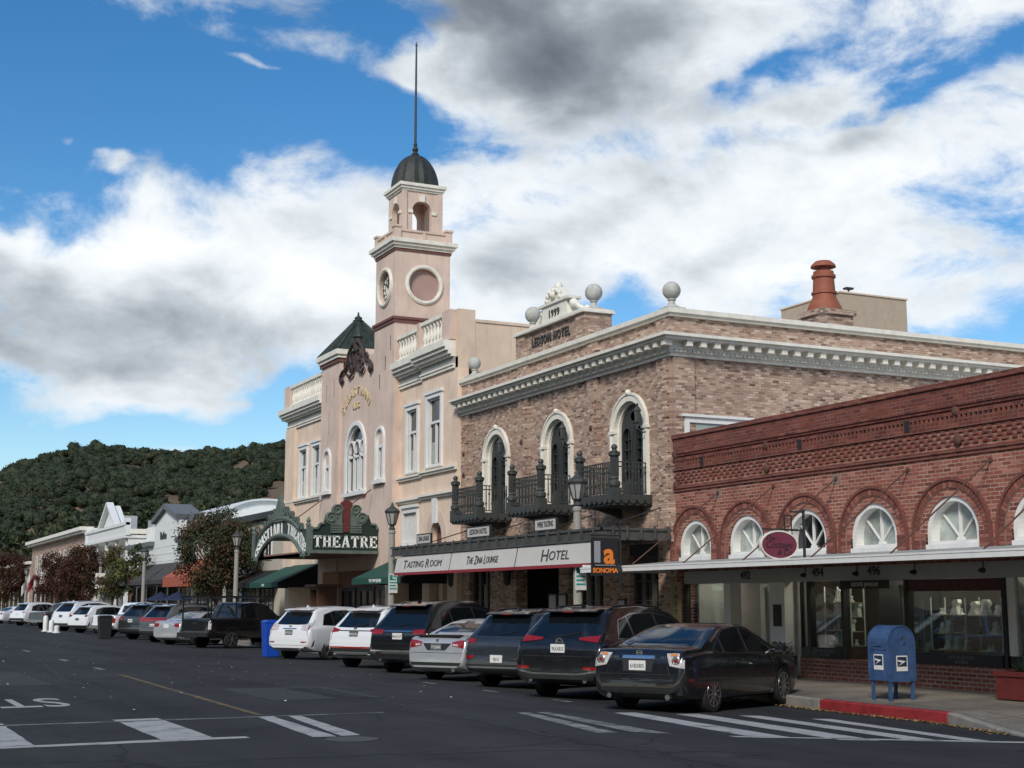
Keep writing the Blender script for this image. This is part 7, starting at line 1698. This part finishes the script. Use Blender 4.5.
w = MB(); w.bar((X0 + .1, 106.6, 7.3), (X0 + .1, 110.2, 9.15), .5, .22); w.bar((X0 + .1, 113.7, 7.3), (X0 + .1, 110.2, 9.15), .5, .22); w.build('gable_trim', M['white'], gb)
w = MB(); w.box(X0 - .1, X0 + 2, 101.6, 118.6, 3.2, 3.45); w.build('porch_floor', M['white'], b)
for y in (102.0, 106, 110.2, 114.4, 118.2): w = MB(); w.box(X0 - .1, X0 + .12, y - .12, y + .12, .1, 6.2); w.build('post', M['white'], b)
w = MB(); w.box(X0 - .04, X0 + .02, 101.8, 118.4, 4.2, 4.28); y = 102.2
while y < 118.2: w.box(X0 - .03, X0 + .01, y, y + .06, 3.45, 4.2); y += .35
w.build('railing', M['white'], b)
for y in (103, 107.2, 111.4, 115.4): opening(b, y, y + 1.6, 3.6, 5.6, X=X0 + 2, frame='wframe'); opening(b, y, y + 2.2, .4, 2.6, X=X0 + 2, frame='wframe')
# white vaulted hall behind
b = thing('vaulted_hall', (28.5, 112, .1), 'white hall with a curved barrel roof rising behind the shops', 'building')
VA = [(25.8, .1), (32.4, .1), (32.4, 7.6)] + [(29.1 + 3.3 * math.cos(a), 7.6 + 1.55 * math.sin(a)) for a in np.linspace(0, math.pi, 19)][1:]
w = MB(); w.prism(VA, lambda a, c_, d: (a, d, c_), 102, 126); w.build('wall', M['whitewood'], b)
w = MB(); w.prism([(29.1 + 3.5 * math.cos(a), 7.6 + 1.70 * math.sin(a)) for a in np.linspace(0, math.pi, 19)] + [(29.1 + 3.3 * math.cos(a), 7.6 + 1.55 * math.sin(a) + .003) for a in np.linspace(math.pi, 0, 19)], lambda a, c_, d: (a, d, c_), 101.7, 126.3); w.build('roof', plain('pale_metal_roof', (.62, .64, .64), .55, vary=.08), b)
w = MB(); w.tube([(25.2, 100.6, 5.3), (25.2, 100.6, 7.6)], .22); w.lathe([(.4, 0), (.4, .3), (.1, .5)], (25.2, 100.6, 7.6), 10); w.build('vent_stack', M['irond'], b)
# brick block at the far end
b = thing('brick_building', (X0, 136, .1), 'old brown brick block with a pale projecting cornice behind the red tree', 'building')
w = MB(); w.box(X0, 34, 119, 153.5, .1, 7.3); w.build('wall', M['hotelbrick'], b)
w = MB(); w.box(X0 - .5, X0 + .3, 118.8, 153.7, 7.3, 7.5); w.box(X0 - .7, X0 + .4, 118.6, 153.9, 7.5, 7.8); w.box(X0 + .4, 34, 118.6, 119, 7.3, 7.7); w.build('cornice', M['trim'], b)
for y in np.arange(121, 152, 3.1): opening(b, y, y + 1.3, 4.3, 6.3); opening(b, y, y + 2.2, .6, 2.9, frame='wframe')
w = MB(); w.box(22, 23.6, 122.5, 124.5, 7.3, 9.0); w.box(24.5, 25.4, 121, 122.4, 7.3, 8.6); w.build('roof_unit', M['tin'], b)
awning(124, 134, 'long dark awning on the brick block near the left edge', M['blackaw'], M['blackaw'], zt=3.6, zb=2.7, xo=16.9, val=.25)
b = thing('far_shop', (X0, 168, .1), 'plain cream shop at the far end of the street', 'building')
w = MB(); w.box(X0, 32, 154, 185, .1, 5.6); w.build('wall', M['tan'], b); w = MB(); w.box(X0 - .3, 32.2, 153.9, 185.1, 5.6, 5.9); w.build('roof_edge', M['trim'], b)
for y in np.arange(156, 183, 4): opening(b, y, y + 2.4, .7, 2.7, frame='wframe')
for x, y, h_, mt, lb in ((16.9, 133, 4.4, 'redtrim', 'red flag on a slanted pole, between two pale ones'), (16.9, 137.5, 4.2, 'canvas', 'white flag left of the red flag'), (16.9, 129.0, 4.6, 'canvas', 'white flag right of the red flag')):
    o = thing('flag', (x, y, .05), lb, 'flag', 'flags on the far pavement'); w = MB(); w.tube([(x, y, .05), (x, y, h_)], .04); w.build('pole', M['white'], o)
    w = MB(); P = []
    for i in range(6):
        for j in range(4): P.append((x - .05 - i * .13, y + .1 * math.sin(i * 1.3) - i * .05, h_ - .08 - j * .30 - i * .2))
    w.add(P, [(i * 4 + j, i * 4 + j + 1, i * 4 + j + 5, i * 4 + j + 4) for i in range(5) for j in range(3)]); w.build('cloth', M[mt], o, normals=False)

# ================================================================ trees
def leaf_quads(centres, per, spread, size, rg):
    n = len(centres) * per
    c = np.repeat(centres, per, 0) + rg.normal(0, 1, (n, 3)) * np.repeat(spread, per)[:, None] * np.array([1, 1, .75])
    a = rg.normal(0, 1, (n, 3)); a /= np.linalg.norm(a, axis=1)[:, None]; b = np.cross(a, rg.normal(0, 1, (n, 3))); b /= np.linalg.norm(b, axis=1)[:, None]
    s = size * rg.uniform(.6, 1.4, (n, 1)); V = np.stack([c - a * s, c + b * s * .6, c + a * s, c - b * s * .6], 1).reshape(-1, 3)
    return V, np.arange(n * 4).reshape(-1, 4)
def tree(name, label, x, y, h, rad, mats, n_cl=60, per=70, leaf=.10, trunk_h=2.0, seed=1, z=.05, group=None, wts=None, squash=.85):
    rg = np.random.default_rng(seed); o = thing(name, (x, y, z), label, 'tree', group)
    w = MB(); w.tube([(x, y, z - .2), (x + .03, y, z + trunk_h * .6), (x - .04, y + .05, z + trunk_h), (x, y, z + h * .72)], rad * .06 + .04, 8, .03)
    cz = z + trunk_h + (h - trunk_h) * .52; rz = (h - trunk_h) * .52
    cl = []
    while len(cl) < n_cl:
        p = rg.uniform(-1, 1, 3); q = np.linalg.norm(p)
        if q > 1 or q < .35: continue
        cl.append((x + p[0] * rad, y + p[1] * rad, cz + p[2] * rz))
    cl = np.array(cl)
    for c in cl[:14]: m_ = (x + (c[0] - x) * .4, y + (c[1] - y) * .4, z + trunk_h + (c[2] - z - trunk_h) * .55); w.tube([(x, y, z + trunk_h * rg.uniform(.75, 1.1)), m_, tuple(c)], .045 + rad * .012, 5, .012)
    w.build('trunk', M['wood'], o)
    V, Fq = leaf_quads(cl, per, rg.uniform(.11, .21, n_cl) * rad, leaf, rg)
    mi = np.repeat(rg.choice(len(mats), n_cl, p=wts), per); flip = rg.random(len(mi)) < .25; mi[flip] = rg.choice(len(mats), flip.sum(), p=wts)
    V = V - np.array([x, y, z]); c = np_mesh('crown', V, Fq, mats, mi); c.parent = o
    return o
M['rustleaf'] = foliage_mat('rust_leaf', (.045, .024, .014), (.12, .058, .030), scale=1.2)
M['dullgreen'] = foliage_mat('dull_green_leaf', (.028, .040, .018), (.075, .088, .038), scale=1.2)
M['redleaf'] = foliage_mat('dark_red_leaf', (.042, .018, .013), (.098, .038, .026), scale=1.2)
M['brownred'] = foliage_mat('brown_red_leaf', (.042, .024, .014), (.085, .046, .024), scale=1.2)
M['yellowgreen'] = foliage_mat('yellow_green_leaf', (.06, .07, .02), (.15, .14, .04), scale=1.2)
tree('street_tree', 'rust and green leaved street tree left of the marquee', 17.0, 68.0, 5.9, 2.0, [M['rustleaf'], M['dullgreen']], 75, 340, .06, 2.0, 3, wts=[.38, .62])
tree('street_tree', 'dark red leaved street tree before the brick block', 17.0, 107.5, 5.5, 1.7, [M['redleaf'], M['brownred']], 80, 200, .07, 1.5, 4, wts=[.4, .6])
tree('street_tree', 'brownish red tree left of the dark red tree', 17.2, 122, 5.4, 1.7, [M['brownred'], M['redleaf']], 60, 160, .075, 1.8, 5)
tree('street_tree', 'deep red tree cut by the left picture edge', 17.0, 158, 6.6, 2.8, [M['redleaf'], M['brownred']], 70, 160, .10, 1.8, 6)
tree('street_tree', 'slim yellow green tree before the white porch', 17.2, 96.5, 5.3, 1.2, [M['yellowgreen'], M['dullgreen'], M['rustleaf']], 40, 190, .065, 1.8, 8, wts=[.55, .25, .2])
tree('street_tree', 'small green tree showing between porch and charcoal awnings', 17.6, 92.5, 5.2, 1.0, [M['dullgreen'], M['yellowgreen']], 30, 70, .09, 2.2, 9)
for i, (x, y, h_) in enumerate(((38, 190, 13), (30, 205, 12), (22, 200, 11), (46, 185, 14))):
    tree('background_tree', ('broad oak behind the vaulted hall', 'rounded oak beyond the far shop', 'dark oak over the far end of the street', 'tall oak behind the brick block')[i], x, y, h_, 5.0, [M['oak'], M['dullgreen']], 60, 80, .35, 3, 20 + i, group='oaks behind the street')
# the plaza's trees across the street, seen in the cars' paint and the shop windows
for i, (x, y) in enumerate(((-24, -4), (-23, 12), (-25, 27), (-22, 42), (-26, 58), (-24, 76), (-8, -26), (6, -30), (22, -32), (-22, -22), (-25, 98))):
    tree('plaza_tree', 'broad dark evergreen on the plaza across the street', x, y, 15 + (i * 37 % 5), 7.0, [M['oak'], M['dullgreen']], 70, 60, .55, 3, 40 + i, z=.1, group='plaza trees')
